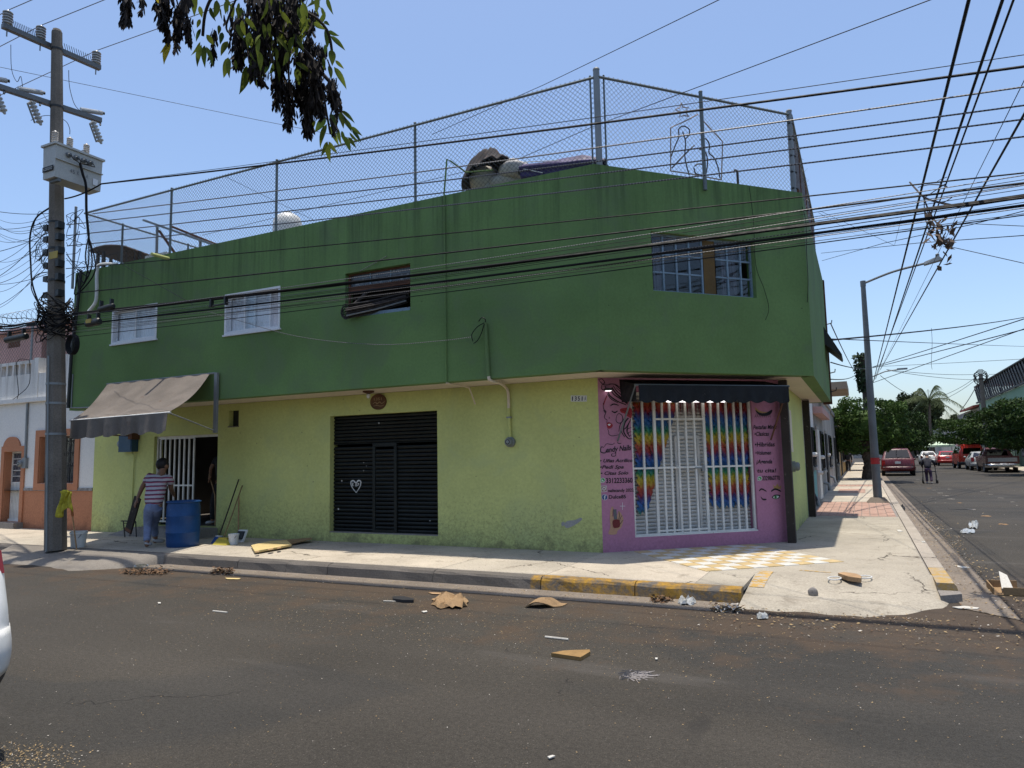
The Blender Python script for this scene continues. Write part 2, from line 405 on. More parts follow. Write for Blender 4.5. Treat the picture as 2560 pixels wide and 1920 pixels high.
for i in range(len(xs)-1):
    slab([(xs[i],8.25),(xs[i+1],8.25),(xs[i+1],10.42),(xs[i],10.42)], M['concrete'] if i % 3 else M['concrete_b'], z=S+0.001*((i*7)%3-1))
slab([(-3.63,8.25),(-1.8,8.25),(-1.8,12.05),(-3.63,10.41)], M['concrete'])
slab([(-1.8,8.25),(-1.27,8.25),(-1.27,9.25),(0.61,9.7),(0.61,13.4),(-1.2,13.4),(-1.2,12.6),(-1.8,12.05)], M['concrete_c'])
slab([(-1.22,13.4),(0.61,13.4),(0.61,17.9),(-1.22,17.9)], M['concrete_c'])
for i, (y0, y1) in enumerate([(23.05,25.4),(25.4,27.9),(27.9,31.1),(31.1,33.2),(35.2,41),(41,48),(48,56),(56,66),(66,80),(80,108)]):
    slab([(-1.35,y0),(0.61,y0),(0.61,y1),(-1.35,y1)], M['cream_slab'] if i % 2 == 0 else M['concrete'])
# red stamped pavers beside the lamp post
M['red_paver'] = mat('red_paver', (0.34,0.215,0.165), 0.9, var=0.22, sc=2, fine=0.18, wear=((0.4,0.33,0.26),0.22,9))
pv = MB().hexa([(-.083,-.205,0),(.083,-.205,0),(.083,.205,0),(-.083,.205,0),(-.079,-.2,.03),(.079,-.2,.03),(.079,.2,.03),(-.079,.2,.03)])
first = None
def lay(x, y, z, name='paver'):
    global first
    wmat = Matrix.Translation((x,y,z)) @ Matrix.Rotation(random.uniform(-.012,.012),4,'Z')
    if first is None:
        first = pv.build(name, M['red_paver'], side, local=True); first.matrix_basis = WM[side].inverted() @ wmat; WM[first] = wmat
    else: again(first, name, wmat, side)
for i in range(10):
    for j in range(12):
        lay(-1.07+0.172*i, 18.14+0.42*j, 0.132+random.uniform(-.003,.002))
for i in range(10):
    for j in range(4): lay(-1.0+0.172*i, 33.45+0.42*j, 0.132)
slab([(-0.92,28.0),(-0.02,28.0),(-0.02,30.9),(-0.92,30.9)], M['red_paver'], z=S+0.006, name='red_panel')
# front kerb in cast lengths, with a rounded nose
kx = [-40,-34,-29,-24.5,-21,-18.2,-16.2,-14.6,-12.5,-10.4,-8.7,-6.95,-5.18,-3.63,-2.45,-1.27]
prof = [(8.245,0.0),(8.245,S),(8.165,S),(8.125,S-0.012),(8.10,S-0.04),(8.08,0.0)]
for i in range(len(kx)-1):
    b = MB(); a, c = kx[i]+0.005, kx[i+1]-0.005; n = len(prof)
    kk = 6; vs = []
    for t in range(kk+1):
        x = a+(c-a)*t/kk
        for j, (py, pz) in enumerate(prof):
            jt = 0.008 if j >= 2 else 0
            vs.append((x, py+random.uniform(-jt,jt), pz+(random.uniform(-jt,jt*0.3) if 2 <= j < 5 else 0)))
    fs = [(t*n+j, t*n+(j+1)%n, (t+1)*n+(j+1)%n, (t+1)*n+j) for t in range(kk) for j in range(n)]
    fs += [tuple(range(n))[::-1], tuple(range(kk*n, kk*n+n))]
    b.add(vs, fs).build('kerb_stone', M['kerb'], side)
ky = [9.15,10.3,13.4,17.9,23.0,28,34,40,47,55,65,80,110]
for i in range(len(ky)-1):
    a, c = ky[i]+0.005, ky[i+1]-0.005
    pr = [(0.625,0.0),(0.84,0.0),(0.815,S-0.03),(0.79,S+0.002),(0.625,S+0.002)]
    b = MB(); b.prism([(q[0],a,q[1]) for q in pr], (0,c-a,0)); b.build('kerb_stone', M['kerb_side'], side)
# broken dark end of the side kerb
b = MB(); b.prism([(0.63,8.8,0.0),(0.84,8.98,0.0),(0.84,9.15,0.0),(0.63,9.15,0.0)], (0,0,0.085)); b.build('broken_kerb_end', M['grey_step'], side)
# corner ramp and the driveway apron by the pole
fr_pts = [V((-1.27,7.80,0)),V((-0.65,7.90,0)),V((-0.15,7.86,0)),V((0.22,8.08,0)),V((0.64,8.62,0)),V((0.80,9.15,0))]
def ramp(u, v):
    t = u*(len(fr_pts)-1); i = min(int(t), len(fr_pts)-2); f = fr_pts[i].lerp(fr_pts[i+1], t-i)
    bk = V((-1.27,9.25,0)).lerp(V((0.62,9.70,0)), u); p = f.lerp(bk, v)
    e = 0.03*math.sin(u*37)*(1-v)**3
    return (p.x, p.y+e, 0.014+(S-0.012)*min(1, v*1.05)**0.85 if v > 0 else 0.0)
struct(MB().grid(ramp, 24, 10).build('corner_ramp', M['concrete_c'], smooth=True))
def apron(u, v):
    x = -14.7+4.35*u; e = min(1.0, 5.5*min(u, 1-u))**0.6
    y0 = 8.12-(0.95+0.10*math.sin(u*9))*e
    y = y0+(8.16-y0)*v+0.02*math.sin(u*53)*(1-v)
    return (x, y, (0.018+0.143*math.sin(v*math.pi/2)) if v > 0 else 0.0)
struct(MB().grid(apron, 30, 8).build('driveway_apron', M['apron'], smooth=True))
# yellow strokes of old paint on the ramp, laid just above it
def ground_stroke(pts, wd, m, name, z):
    b = MB(); pts = cat_rom([V((p[0],p[1],0)) for p in pts], 4); vs = []
    for i, p in enumerate(pts):
        t = (pts[min(i+1,len(pts)-1)]-pts[max(i-1,0)]).normalized(); nn = V((-t.y,t.x,0))*(wd/2)
        for s_ in (-1, 1):
            q = p+nn*s_; vs.append((q.x, q.y, z(q.x, q.y)+0.004))
    b.add(vs, [(2*i,2*i+1,2*i+3,2*i+2) for i in range(len(pts)-1)])
    return b.build(name, m, side)
def rz_(x, y):
    yb = 9.25+0.24*(x+1.27); return S if y >= yb else 0.014+(S-0.012)*max(0.02, min(1, (y-7.86)/(yb-7.86)*1.05))**0.85+0.003
ground_stroke([G('Y',1500,195,S).xy, G('Y',1450,240,S).xy, G('Y',1440,270,S-.03).xy], 0.16, M['yellow_paint'], 'old_yellow_paint', rz_)
ground_stroke([G('Y',1680,190,S).xy, G('Y',1850,203,S).xy], 0.06, M['yellow_paint'], 'old_yellow_paint', lambda x, y: S)
# worn marker dots down the side street
M['dot_white'] = mat('worn_white_dot', (0.24,0.22,0.19), 0.9, wear=((0.07,0.06,0.05),0.45,14))
M['dot_orange'] = mat('worn_orange_dot', (0.30,0.17,0.07), 0.9, wear=((0.07,0.06,0.05),0.45,14))
for k, (x, y) in enumerate([(1205,400),(1245,418),(1295,440),(1340,462),(1390,490),(1455,522),(1555,577),(1375,408),(1650,430),(1715,452),(1800,482),(1895,515),(1085,350),(1110,330),(1680,632),(1820,700)]):
    p = G('L', x, y, 0); b = MB(); n = 9; r = 0.07+0.06*random.random()
    b.prism([(p.x+r*math.cos(6.283*i/n)*random.uniform(.75,1.1), p.y+r*1.6*math.sin(6.283*i/n)*random.uniform(.75,1.1), 0.001) for i in range(n)][::-1], (0,0,0.004))
    b.build('road_dot', M['dot_orange'] if k >= 14 or k in (0, 5) else M['dot_white'], road)
# far pavement on the other side of the side street
fp = struct(MB().box(9.45, 11.6, 25, 140, 0, 0.15).build('far_pavement', M['cream_slab']))
MB().box(9.25, 9.445, 25, 140, 0, 0.155).build('kerb_stone', M['kerb_side'], fp)
# ================================================================== the green corner building
M['green'] = wallmat('green_wall_paint', (0.122,0.205,0.072), (0.030,0.042,0.026), streak=(5.85,1.5,0.62), blot=0.14, patch=(0.115,0.165,0.085), bump=0.22)
M['lime'] = wallmat('yellow_green_wall_paint', (0.475,0.50,0.185), (0.11,0.10,0.06), splash=(1.3,0.55), blot=0.10, patch=(0.41,0.45,0.20), bump=0.18)
M['purple'] = wallmat('purple_wall_paint', (0.40,0.18,0.265), (0.17,0.09,0.13), splash=(0.6,0.4), blot=0.07)
M['cream'] = wallmat('cream_soffit_paint', (0.62,0.54,0.43), (0.3,0.25,0.18), blot=0.06)
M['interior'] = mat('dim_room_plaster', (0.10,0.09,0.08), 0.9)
FL = Frame((-15.75,10.4), (-3.62,10.4)); FU = Frame((-15.29,9.5), (-3.25,9.5))
CL = Frame((-3.62,10.4), (-1.2,12.58)); CU = Frame((-3.25,9.5), (-0.63,12.26))
RL = Frame((-1.2,12.58), (-1.2,17.55)); RU = Frame((-0.63,12.26), (-0.63,18.9))
ZS, ZP = 2.82, 5.85
bld = thing('corner_house', 'two storey corner house, dark green above and yellow green below, on the street corner', 'house', (-8,14,0.1))
def wall(fr, a0, a1, z0, z1, holes=(), th=0.22, mats=0, name='wall', m=None, bow=0.0):
    us = sorted({a0, a1, *[h[0] for h in holes], *[h[1] for h in holes]}); zs = sorted({z0, z1, *[h[2] for h in holes], *[h[3] for h in holes]})
    b = MB()
    inh = lambda a, z: any(h[0] < a < h[1] and h[2] < z < h[3] for h in holes)
    for i in range(len(us)-1):
        for j in range(len(zs)-1):
            a, c, p, q = us[i], us[i+1], zs[j], zs[j+1]
            if inh((a+c)/2, (p+q)/2): continue
            b.add([fr.P(a,p),fr.P(c,p),fr.P(c,q),fr.P(a,q)], [(0,1,2,3)])
            b.add([fr.P(a,p,-th),fr.P(c,p,-th),fr.P(c,q,-th),fr.P(a,q,-th)], [(3,2,1,0)])
    for h in holes:
        a, c, p, q = h[:4]
        b.add([fr.P(a,p),fr.P(a,q),fr.P(a,q,-th),fr.P(a,p,-th)], [(3,2,1,0)]); b.add([fr.P(c,p),fr.P(c,q),fr.P(c,q,-th),fr.P(c,p,-th)], [(0,1,2,3)])
        b.add([fr.P(a,p),fr.P(c,p),fr.P(c,p,-th),fr.P(a,p,-th)], [(3,2,1,0)]); b.add([fr.P(a,q),fr.P(c,q),fr.P(c,q,-th),fr.P(a,q,-th)], [(0,1,2,3)])
    for a in (a0, a1): b.add([fr.P(a,z0),fr.P(a,z1),fr.P(a,z1,-th),fr.P(a,z0,-th)], [(0,1,2,3)])
    b.add([fr.P(a0,z1),fr.P(a1,z1),fr.P(a1,z1,-th),fr.P(a0,z1,-th)], [(0,1,2,3)])
    b.add([fr.P(a0,z0),fr.P(a1,z0),fr.P(a1,z0,-th),fr.P(a0,z0,-th)], [(3,2,1,0)])
    return b.build(name, m, bld)
def rect(fr, c, tl, br, bl=None, tr=None):
    ps = [fr.px(c, *q) for q in (tl, br, bl, tr) if q]
    A = sorted(p[0] for p in ps); Z = sorted(p[1] for p in ps); n = len(ps)//2
    return (sum(A[:n])/n, sum(A[n:])/n, sum(Z[:n])/n, sum(Z[n:])/n)
H_w1 = rect(FU, 'B', (930,920), (1302,1150), (930,1200), (1305,850))
H_w2 = rect(FU, 'O', (130,300), (552,555), (130,608), (558,228))
H_w3 = rect(FU, 'O', (1053,135), (1555,405), (1053,488), (1553,55))
H_cw = rect(CU, 'W', (187,270), (2010,1410), (228,1290), (1975,440))
H_ent = (FL.px('C',1095,900)[0], FL.px('C',1552,900)[0], 0.34, FL.px('C',1400,592)[1])
H_sh = rect(FL, 'D', (968,418), (1762,1298), (955,1283), (1757,370))
H_shop = (CL.px('E',540,900)[0], CL.px('E',1452,1000)[0], CL.px('E',1000,1350)[1], 2.62)
H_vent = rect(FL, 'D', (212,375), (287,490), (212,490), (287,370))
print('holes', [tuple(round(q,2) for q in h) for h in (H_w1,H_w2,H_w3,H_cw,H_ent,H_sh,H_shop,H_vent)])
wl = wall(FL, 0, FL.len, 0.1, ZS, [H_ent, H_sh, H_vent], m=M['lime'], name='lower_wall')
wp = wall(CL, 0.0, CL.len, 0.1, ZS, [H_shop], m=M['purple'], name='shop_wall', th=0.24)
H_m1 = (0.62,0.86,1.55,2.25); 
wr = wall(RL, 0.0, RL.len, 0.1, ZS, [H_m1], m=M['lime'], name='side_wall')
wall(FU, 0, FU.len, ZS, ZP, [H_w1, H_w2, H_w3], m=M['green'], name='upper_wall', th=0.2)
wall(CU, 0, CU.len, ZS, ZP, [H_cw], m=M['green'], name='upper_corner_wall', th=0.2)
wall(RU, 0, RU.len, ZS, ZP, [], m=M['green'], name='upper_side_wall', th=0.2)
# rough reddish brown edge at the back of the upper side wall
MB().box(-0.80,-0.60,18.905,19.1,ZS-0.05,ZP).build('weathered_wall_edge', M['rust'], bld)
def plan(pts, z0, z1, name, m): return MB().prism([(p[0],p[1],z0) for p in pts][::-1], (0,0,z1-z0)).build(name, m, bld)
plan([(-15.27,9.52),(-3.26,9.52),(-0.65,12.27),(-0.65,18.88),(-15.27,18.88)], ZS+0.004, ZS+0.16, 'soffit', M['cream'])
plan([(-15.1,9.72),(-3.35,9.72),(-0.85,12.35),(-0.85,18.7),(-15.1,18.7)], 5.02, 5.14, 'roof_deck', M['gutter'])
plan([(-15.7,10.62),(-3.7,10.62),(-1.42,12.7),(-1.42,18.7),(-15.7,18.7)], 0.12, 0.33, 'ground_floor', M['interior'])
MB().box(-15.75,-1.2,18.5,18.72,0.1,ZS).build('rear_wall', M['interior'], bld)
MB().box(-15.29,-0.63,18.91,19.1,ZS,ZP-.1).build('upper_rear_wall', M['green'], bld)
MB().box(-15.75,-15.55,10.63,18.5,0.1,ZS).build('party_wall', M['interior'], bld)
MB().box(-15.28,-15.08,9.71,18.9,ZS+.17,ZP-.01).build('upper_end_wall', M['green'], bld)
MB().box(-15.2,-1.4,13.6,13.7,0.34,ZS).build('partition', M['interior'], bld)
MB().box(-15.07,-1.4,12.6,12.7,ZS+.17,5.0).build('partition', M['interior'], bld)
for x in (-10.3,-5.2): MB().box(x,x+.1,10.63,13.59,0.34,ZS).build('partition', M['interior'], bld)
MB().fbox(FL, H_vent[0], H_vent[1], H_vent[2], H_vent[3], -0.16, -0.12).build('vent_back', M['black_metal'], bld)
MB().fbox(FL, H_vent[0]-.012, H_vent[1]+.012, H_vent[2]-.02, H_vent[2], -0.1, 0.012).build('vent_lip', M['gutter'], bld)
# ---- white sliding windows
def frame4(b, fr, h, w, d0, d1, mi=0):
    a, c, p, q = h
    b.fbox(fr, a, c, p, p+w, d0, d1, mi); b.fbox(fr, a, c, q-w, q, d0, d1, mi)
    b.fbox(fr, a, a+w, p+w, q-w, d0, d1, mi); b.fbox(fr, c-w, c, p+w, q-w, d0, d1, mi)
def curtain(fr, a0, a1, z0, z1, d, parent, m, name='curtain', amp=0.02, k=9):
    b = MB(); b.sheet(lambda u, v: fr.P(a0+(a1-a0)*u, z0+(z1-z0)*v, d+amp*math.sin(u*k*6.28)+amp*.4*math.sin(u*k*15+v*2)), 40, 4, 0.004)
    return b.build(name, m, parent, smooth=True)
def slider(h, opened):
    a, c, p, q = h; w = 0.045
    b = MB(); frame4(b, FU, h, w, -0.10, 0.012); win = b.build('window', M['alu'], bld)
    mid = (a+c)/2
    for s0, s1, d in ((a+w, mid+0.02, -0.075), (mid-0.02-opened, c-w-opened, -0.045)):
        b = MB(); frame4(b, FU, (s0, s1, p+w, q-w), 0.035, d-0.012, d+0.012); b.build('sash', M['alu'], win)
        MB().fbox(FU, s0+.03, s1-.03, p+w+.03, q-w-.03, d-.003, d+.003).build('pane', M['glass'], win)
    curtain(FU, a+.03, c-.03-opened*0.6, p+.04, q-.04, -0.115, win, M['curtain'], amp=.012)
    if opened: curtain(FU, c-.2, c-.03, p+.04, q-.04, -0.12, win, M['curtain'], k=3)
    b = MB(); b.fbox(FU, a-.02, c+.03, p-.03, p-.002, -0.1, 0.035); b.build('sill', M['alu'], win)
slider(H_w1, 0.0); slider(H_w2, 0.22)
# ---- steel window with the broken middle, cables bundled through it
M['blue_steel'] = mat('pale_blue_steel', (0.17,0.24,0.30), 0.5, wear=((0.10,0.06,0.04),0.2,25))
M['grime_glass'] = mat('grimy_glass', (0.055,0.065,0.08), 0.25, spec=0.5, wear=((0.20,0.20,0.20),0.30,7))
a, c, p, q = H_w3
b = MB(); frame4(b, FU, H_w3, 0.03, -0.13, -0.09); win3 = b.build('window', M['rust'], bld)
zt = p+(q-p)*0.60
for i in range(3):
    s0 = a+.03+(c-a-.06)*i/3; s1 = a+.03+(c-a-.06)*(i+1)/3
    MB().fbox(FU, s0+.008, s1-.008, zt+.09, q-.03, -0.118, -0.112).build('pane', M['grime_glass'], win3)
    MB().fbox(FU, s1-.012, s1+.008, zt+.09, q-.03, -0.125, -0.10).build('mullion', M['blue_steel'], win3)
MB().fbox(FU, a+.03, c-.03, zt, zt+.085, -0.13, -0.095).build('transom', M['rust'], win3)
MB().fbox(FU, a+.28, c-.03, p+.005, p+.06, -0.10, -0.03).build('sill', M['blue_steel'], win3)
# ---- steel window on the corner face
a, c, p, q = H_cw
b = MB(); frame4(b, CU, H_cw, 0.03, -0.12, -0.08); cw = b.build('window', M['blue_steel'], bld)
xm = [CU.px('W', x, 1200, -0.1)[0] for x in (228,410,640,860,1080,1100,1305,1320,1520,1745,1945)]
cols = [(xm[0],xm[1]),(xm[1],xm[2]),(xm[2],xm[3]),(xm[3],xm[4]),(xm[7],xm[8]),(xm[8],xm[9]),(xm[9],xm[10])]
for s0, s1 in cols:
    for j in range(3):
        z0 = p+.03+(q-p-.06)*j/3; z1 = p+.03+(q-p-.06)*(j+1)/3
        if (s0, j) in ((cols[6][0],1),): continue           # a pane is missing here
        MB().fbox(CU, s0+.008, s1-.008, z0+.008, z1-.008, -0.106, -0.101).build('pane', M['glass'], cw)
    MB().fbox(CU, s1-.014, s1+.014, p+.03, q-.03, -0.118, -0.085).build('mullion', M['blue_steel'], cw)
for j in (1,2):
    z0 = p+.03+(q-p-.06)*j/3
    for s0, s1 in ((xm[0],xm[4]),(xm[7],xm[10])):
        MB().fbox(CU, s0, s1, z0-.013, z0+.013, -0.116, -0.09).build('glazing_bar', M['blue_steel'], cw)
M['brown_board'] = mat('brown_board', (0.12,0.07,0.02), 0.7, var=0.2)
MB().fbox(CU, xm[5]+.004, xm[6]-.004, p+.03, q-.03, -0.125, -0.085).build('board_panel', M['brown_board'], cw)
M['dim_curtain'] = mat('dim_curtain', (0.13,0.115,0.13), 0.9, bump=0.3, bsc=12)
curtain(CU, xm[0], xm[2]-.1, p+.05, q-.04, -0.30, cw, M['dim_curtain'], k=5)
curtain(CU, xm[8], xm[9]+.05, p+.05, q-.04, -0.26, cw, M['dim_curtain'], k=4, amp=0.03)
# ---- black roller shutter with wicket door
M['shutter_black'] = mat('black_shutter_paint', (0.010,0.012,0.011), 0.5, var=0.3, fine=0.2, spec=0.22, wear=((0.09,0.09,0.085),0.04,60))
a, c, p, q = H_sh; p0 = p+0.02
st = MB().fbox(FL, a, c, p, p+0.018, -0.2, -0.005).build('roller_shutter', M['grey_step'], bld)
NS = 30; hh = (q-p0)/NS
wa0, wa1 = FL.px('D',1300,1000,-0.12)[0], FL.px('D',1455,1000,-0.12)[0]; wz = FL.px('D',1380,632,-0.12)[1]
def slats(fr, a0, a1, z0, z1, n, d, parent, m):
    h = (z1-z0)/n; f = None
    for i in range(n):
        wmx = Matrix.Translation(fr.P((a0+a1)/2, z0+i*h, d+random.uniform(-.002,.002)))
        if f is None:
            f = slatmb_fr(fr, a0, a1, h).build('slat', m, parent, local=True); f.matrix_basis = WM[parent].inverted() @ wmx; WM[f] = wmx
        else: again(f, 'slat', wmx, parent)
def slatmb_fr(fr, a0, a1, h):
    b = MB(); pr = [(0.0,-0.012),(0.10,0.008),(0.45,0.021),(0.78,0.012),(0.86,-0.012),(1.0,-0.012)]; vs = []; L = (a1-a0)/2
    for t in (-L, L):
        for zz, dd in pr: vs.append(fr.u*t+fr.n*dd+V((0,0,zz*h)))
        for zz in (1.0, 0.0): vs.append(fr.u*t-fr.n*0.012+V((0,0,zz*h)))
    n = 8; fs = [(j, n+j, n+(j+1)%n, (j+1)%n) for j in range(n)] + [tuple(range(n)), tuple(range(2*n-1, n-1, -1))]
    return b.add(vs, fs)
slats(FL, a+.004, wa0-.03, p0, wz, 22, -0.12, st, M['shutter_black'])
slats(FL, wa1+.03, c-.004, p0, wz, 22, -0.12, st, M['shutter_black'])
slats(FL, wa0+.03, wa1-.03, p0+.05, wz-.06, 20, -0.10, st, M['shutter_black'])
slats(FL, a+.004, c-.004, wz+.05, q-.002, 8, -0.12, st, M['shutter_black'])
for s0, s1, z0, z1 in ((wa0-.035,wa0+.025,p0,wz+.04),(wa1-.025,wa1+.035,p0,wz+.04),(wa0+.026,wa1-.026,wz-.02,wz+.04),(wa0+.026,wa1-.026,p0,p0+.05)):
    MB().fbox(FL, s0, s1, z0, z1, -0.14, -0.075).build('wicket_frame', M['shutter_black'], st)
MB().fbox(FL, a+.004, c-.004, wz+.041, wz+.049, -0.14, -0.09).build('shutter_rail', M['shutter_black'], st)
M['chalk'] = mat('white_marker', (0.45,0.45,0.43), 0.8)
def stroke(fr, c, pts, wd, m, parent, name, d=0.004, smooth=True, closed=False, k=5):
    q = [fr.px(c, x, y, d) for x, y in pts]; q = [V((t[0],t[1],0)) for t in q]
    if smooth and len(q) > 2: q = cat_rom(q, k, closed)
    if closed: q.append(q[0])
    vs = []; n = len(q)
    for i, t in enumerate(q):
        tn = (q[min(i+1,n-1)]-q[max(i-1,0)])
        tn = tn.normalized() if tn.length > 1e-9 else V((1,0,0))
        nn = V((-tn.y,tn.x,0)); ww = 1.35*wd/2*(0.45+0.55*math.sin(math.pi*(i+0.6)/(n+0.2))) if not closed else wd/2
        vs += [fr.P(*(t+nn*ww).xy, d), fr.P(*(t-nn*ww).xy, d)]
    return MB().add(vs, [(2*i,2*i+1,2*i+3,2*i+2) for i in range(n-1)]).build(name, m, parent)
def blob(fr, c, pts, m, parent, name, d=0.003, smooth=True):
    q = [V((*fr.px(c, x, y, d), 0)) for x, y in pts]
    if smooth: q = cat_rom(q, 4, True)
    return MB().add([fr.P(t.x, t.y, d) for t in q], [tuple(range(len(q)))]).build(name, m, parent)
stroke(FL, 'D', [(1157,983),(1125,940),(1117,905),(1135,893),(1155,910),(1172,893),(1190,900),(1185,935),(1157,983)], 0.02, M['chalk'], st, 'painted_heart', d=-0.092)
for pts in ([(1122,912),(1135,912),(1128,922),(1136,930),(1124,932)], [(1152,914),(1152,932),(1164,930),(1160,920),(1152,914)], [(1166,914),(1176,916),(1170,930)]):
    stroke(FL, 'D', pts, 0.012, M['chalk'], st, 'painted_initial', d=-0.092)
for x, y, r in ((1450,665,9),(1428,814,4),(1325,467,5),(1025,1103,6),(1050,895,5),(1212,760,3),(1232,785,3),(1212,820,3),(1703,1190,4)):
    blob(FL, 'D', [(x+r*math.cos(t)*.9, y+r*math.sin(t)*1.2) for t in (0,1,2,3,4,5)], M['chalk'], st, 'paint_spot', d=-0.09)
# ---- entrance: step, gate leaf of white bars
stp = MB(); stp.box(FL.P(H_ent[0],0).x-.02, FL.P(H_ent[1],0).x+.05, 9.93, 10.42, S-.02, 0.335); stp.build('step', M['grey_step'], bld)
stp = MB(); x1 = FL.P(H_ent[0],0).x-.025; stp.hexa([(x1-.75,9.9,S-.02),(x1,9.9,S-.02),(x1,10.39,S-.02),(x1-.75,10.39,S-.02),(x1-.72,9.95,S+.01),(x1,9.93,0.33),(x1,10.39,0.33),(x1-.7,10.39,S+.02)]); stp.build('step_ramp', M['grey_step'], bld)
a, c, p, q = H_ent
ge = MB(); ge.fbox(FL, a, c, q-.05, q, -0.12, -0.07); ge.fbox(FL, a, a+.04, p, q-.05, -0.12, -0.07)
gate = ge.build('entrance_gate', M['white_paint'], bld)
g0, g1 = FL.px('C',1150,800,-0.1)[0], FL.px('C',1388,800,-0.1)[0]; gz0, gz1 = 0.42, FL.px('C',1250,618,-0.1)[1]
for z in (gz0, (gz0+gz1)/2-.12, gz1): MB().fbox(FL, g0, g1, z-.016, z+.016, -0.11, -0.078).build('gate_rail', M['white_paint'], gate)
for i in range(8):
    t = g0+(g1-g0)*i/7
    MB().fbox(FL, t-.015, t+.015, gz0+.017, gz1-.017, -0.108, -0.080).build('bar', M['white_paint'], gate)
# ---- shop: white shutter behind a gate of bars
a, c, p, q = H_shop
M['shutter_white'] = mat('white_shutter_paint', (0.58,0.57,0.54), 0.5, var=0.1, wear=((0.28,0.24,0.2),0.10,18))
ss = MB().fbox(CL, a, c, p-.001, p+.02, -0.24, -0.006).build('shop_shutter', M['white_paint'], bld)
slats(CL, a+.004, c-.004, p+.022, q-.004, 38, -0.205, ss, M['shutter_white'])
d0, d1 = CL.px('E',860,1000,-0.17)[0], CL.px('E',1045,1000,-0.17)[0]; dz = CL.px('E',950,620,-0.17)[1]
b = MB(); frame4(b, CL, (d0, d1, p+.025, dz), 0.045, -0.178, -0.155); b.build('shutter_wicket', M['shutter_white'], ss)
gt = MB(); frame4(gt, CL, (a+.004, c-.004, p+.004, q-.02), 0.035, -0.075, -0.035); sg = gt.build('shop_gate', M['white_paint'], bld)
def ga(x, y=900): return CL.px('E', x, y, -0.055)[0]
zr = CL.px('E',800,857,-0.055)[1]; zd = CL.px('E',870,497,-0.055)[1]
D0, D1 = ga(712), ga(1080)
for x in (625,772,828,885,945,1008,1135,1192,1250,1308,1362):
    t = ga(x); zz1 = q-.056
    MB().fbox(CL, t-.016, t+.016, p+.04, zz1, -0.066, -0.036).build('bar', M['white_paint'], sg)
for t in (D0, D1): MB().fbox(CL, t-.022, t+.022, p+.04, q-.056, -0.068, -0.036).build('door_stile', M['white_paint'], sg)
for s0, s1, z in ((a+.04, c-.04, zr), (D0, D1, zd), (D0, D1, p+.075)):
    MB().fbox(CL, s0, s1, z-.014, z+.014, -0.070, -0.034).build('gate_rail', M['white_paint'], sg)
MB().fbox(CL, D1-.075, D1-.024, zr-.07, zr+.015, -0.075, -0.025).build('lock_box', M['galv'], sg)
MB().fbox(CL, D1-.20, D1-.03, zr-.025, zr-.005, -0.033, -0.02).build('latch_bolt', M['galv'], sg)
# ---- services on the walls
def pipe(path, r, name, m, parent, n=8): return MB().tube(path, r, n).build(name, m, parent, smooth=True)
x = FU.px('O',1830,400)[0]
pipe([FU.P(x,ZS-.01,.03), FU.P(x,ZP+.02,.03), FU.P(x+.01,ZP+.62,-.05), FU.P(x+.05,ZP+.60,-.1), FU.P(x+.28,ZP+.40,-.2), FU.P(x+.75,ZP+.36,-.25)], 0.014, 'conduit', M['green'], bld)
pipe([FU.P(x,ZS-.02,.02), FU.P(x+.03,ZS-.03,-.35), FU.P(x+.05,ZS-.05,-.62), FU.P(x+.02,ZS-.3,-.86)], 0.012, 'conduit', M['cream'], bld)
mx, mz = FU.px('O',2140,520); mx2 = FU.px('O',2165,920)[0]
pipe([FU.P(mx,mz,.04), FU.P(mx2-.005,ZS+.03,.04)], 0.028, 'service_mast', M['green'], bld)
pipe(cat_rom([FU.P(mx+.02,mz+.01,.075), FU.P(mx+.03,mz+.05,.1), FU.P(mx-.03,mz+.08,.1), FU.P(mx-.09,mz+.03,.09)],5), 0.008, 'cable_tail', M['black_cable'], bld, 5)
for q_ in ([(0.0,0.0),(-.12,-.05),(-.22,-.16),(-.20,-.27)], [(0,-.02),(-.05,-.15),(-.12,-.26),(-.19,-.30)]):
    pipe(cat_rom([FU.P(mx+u_,mz+v_,.08) for u_, v_ in q_],5), 0.007, 'cable_tail', M['black_cable'], bld, 5)
ma = FL.px('S',1276,1100)[0]
pipe(cat_rom([FU.P(mx2,ZS+.03,.04), FU.P(mx2+.005,ZS-.03,0), FU.P(mx2+.02,ZS-.05,-.3), FL.P(ma-.02,ZS-.06,.1), FL.P(ma-.005,ZS-.14,.04), FL.P(ma,ZS-.4,.035)],5), 0.024, 'service_pipe', M['cream'], bld)
mzb = FL.px('S',1276,1105)[1]
pipe([FL.P(ma,ZS-.4,.035), FL.P(ma+.01,mzb+.08,.035)], 0.026, 'service_pipe', M['lime'], bld)
for zz in (ZS-.55, ZS-1.0): MB().fbox(FL, ma-.035, ma+.04, zz-.012, zz+.012, 0, .065).build('pipe_clip', M['galv'], bld)
def meter(fr, a_, z_, parent, d=0.0, r=.085, name='electric_meter'):
    m_ = MB().lathe([(r,0),(r,.05),(r*.8,.055),(r*.8,.10),(r*.62,.125),(0.01,.13)], 16, fr.P(a_,z_,d+.002), axis=fr.n).build(name, M['galv'], parent, smooth=True)
    MB().lathe([(r*.55,0),(r*.5,.012)], 12, fr.P(a_,z_,d+.118), axis=fr.n).build('meter_glass', M['dark_glass'], m_)
meter(FL, ma+.01, mzb, bld)
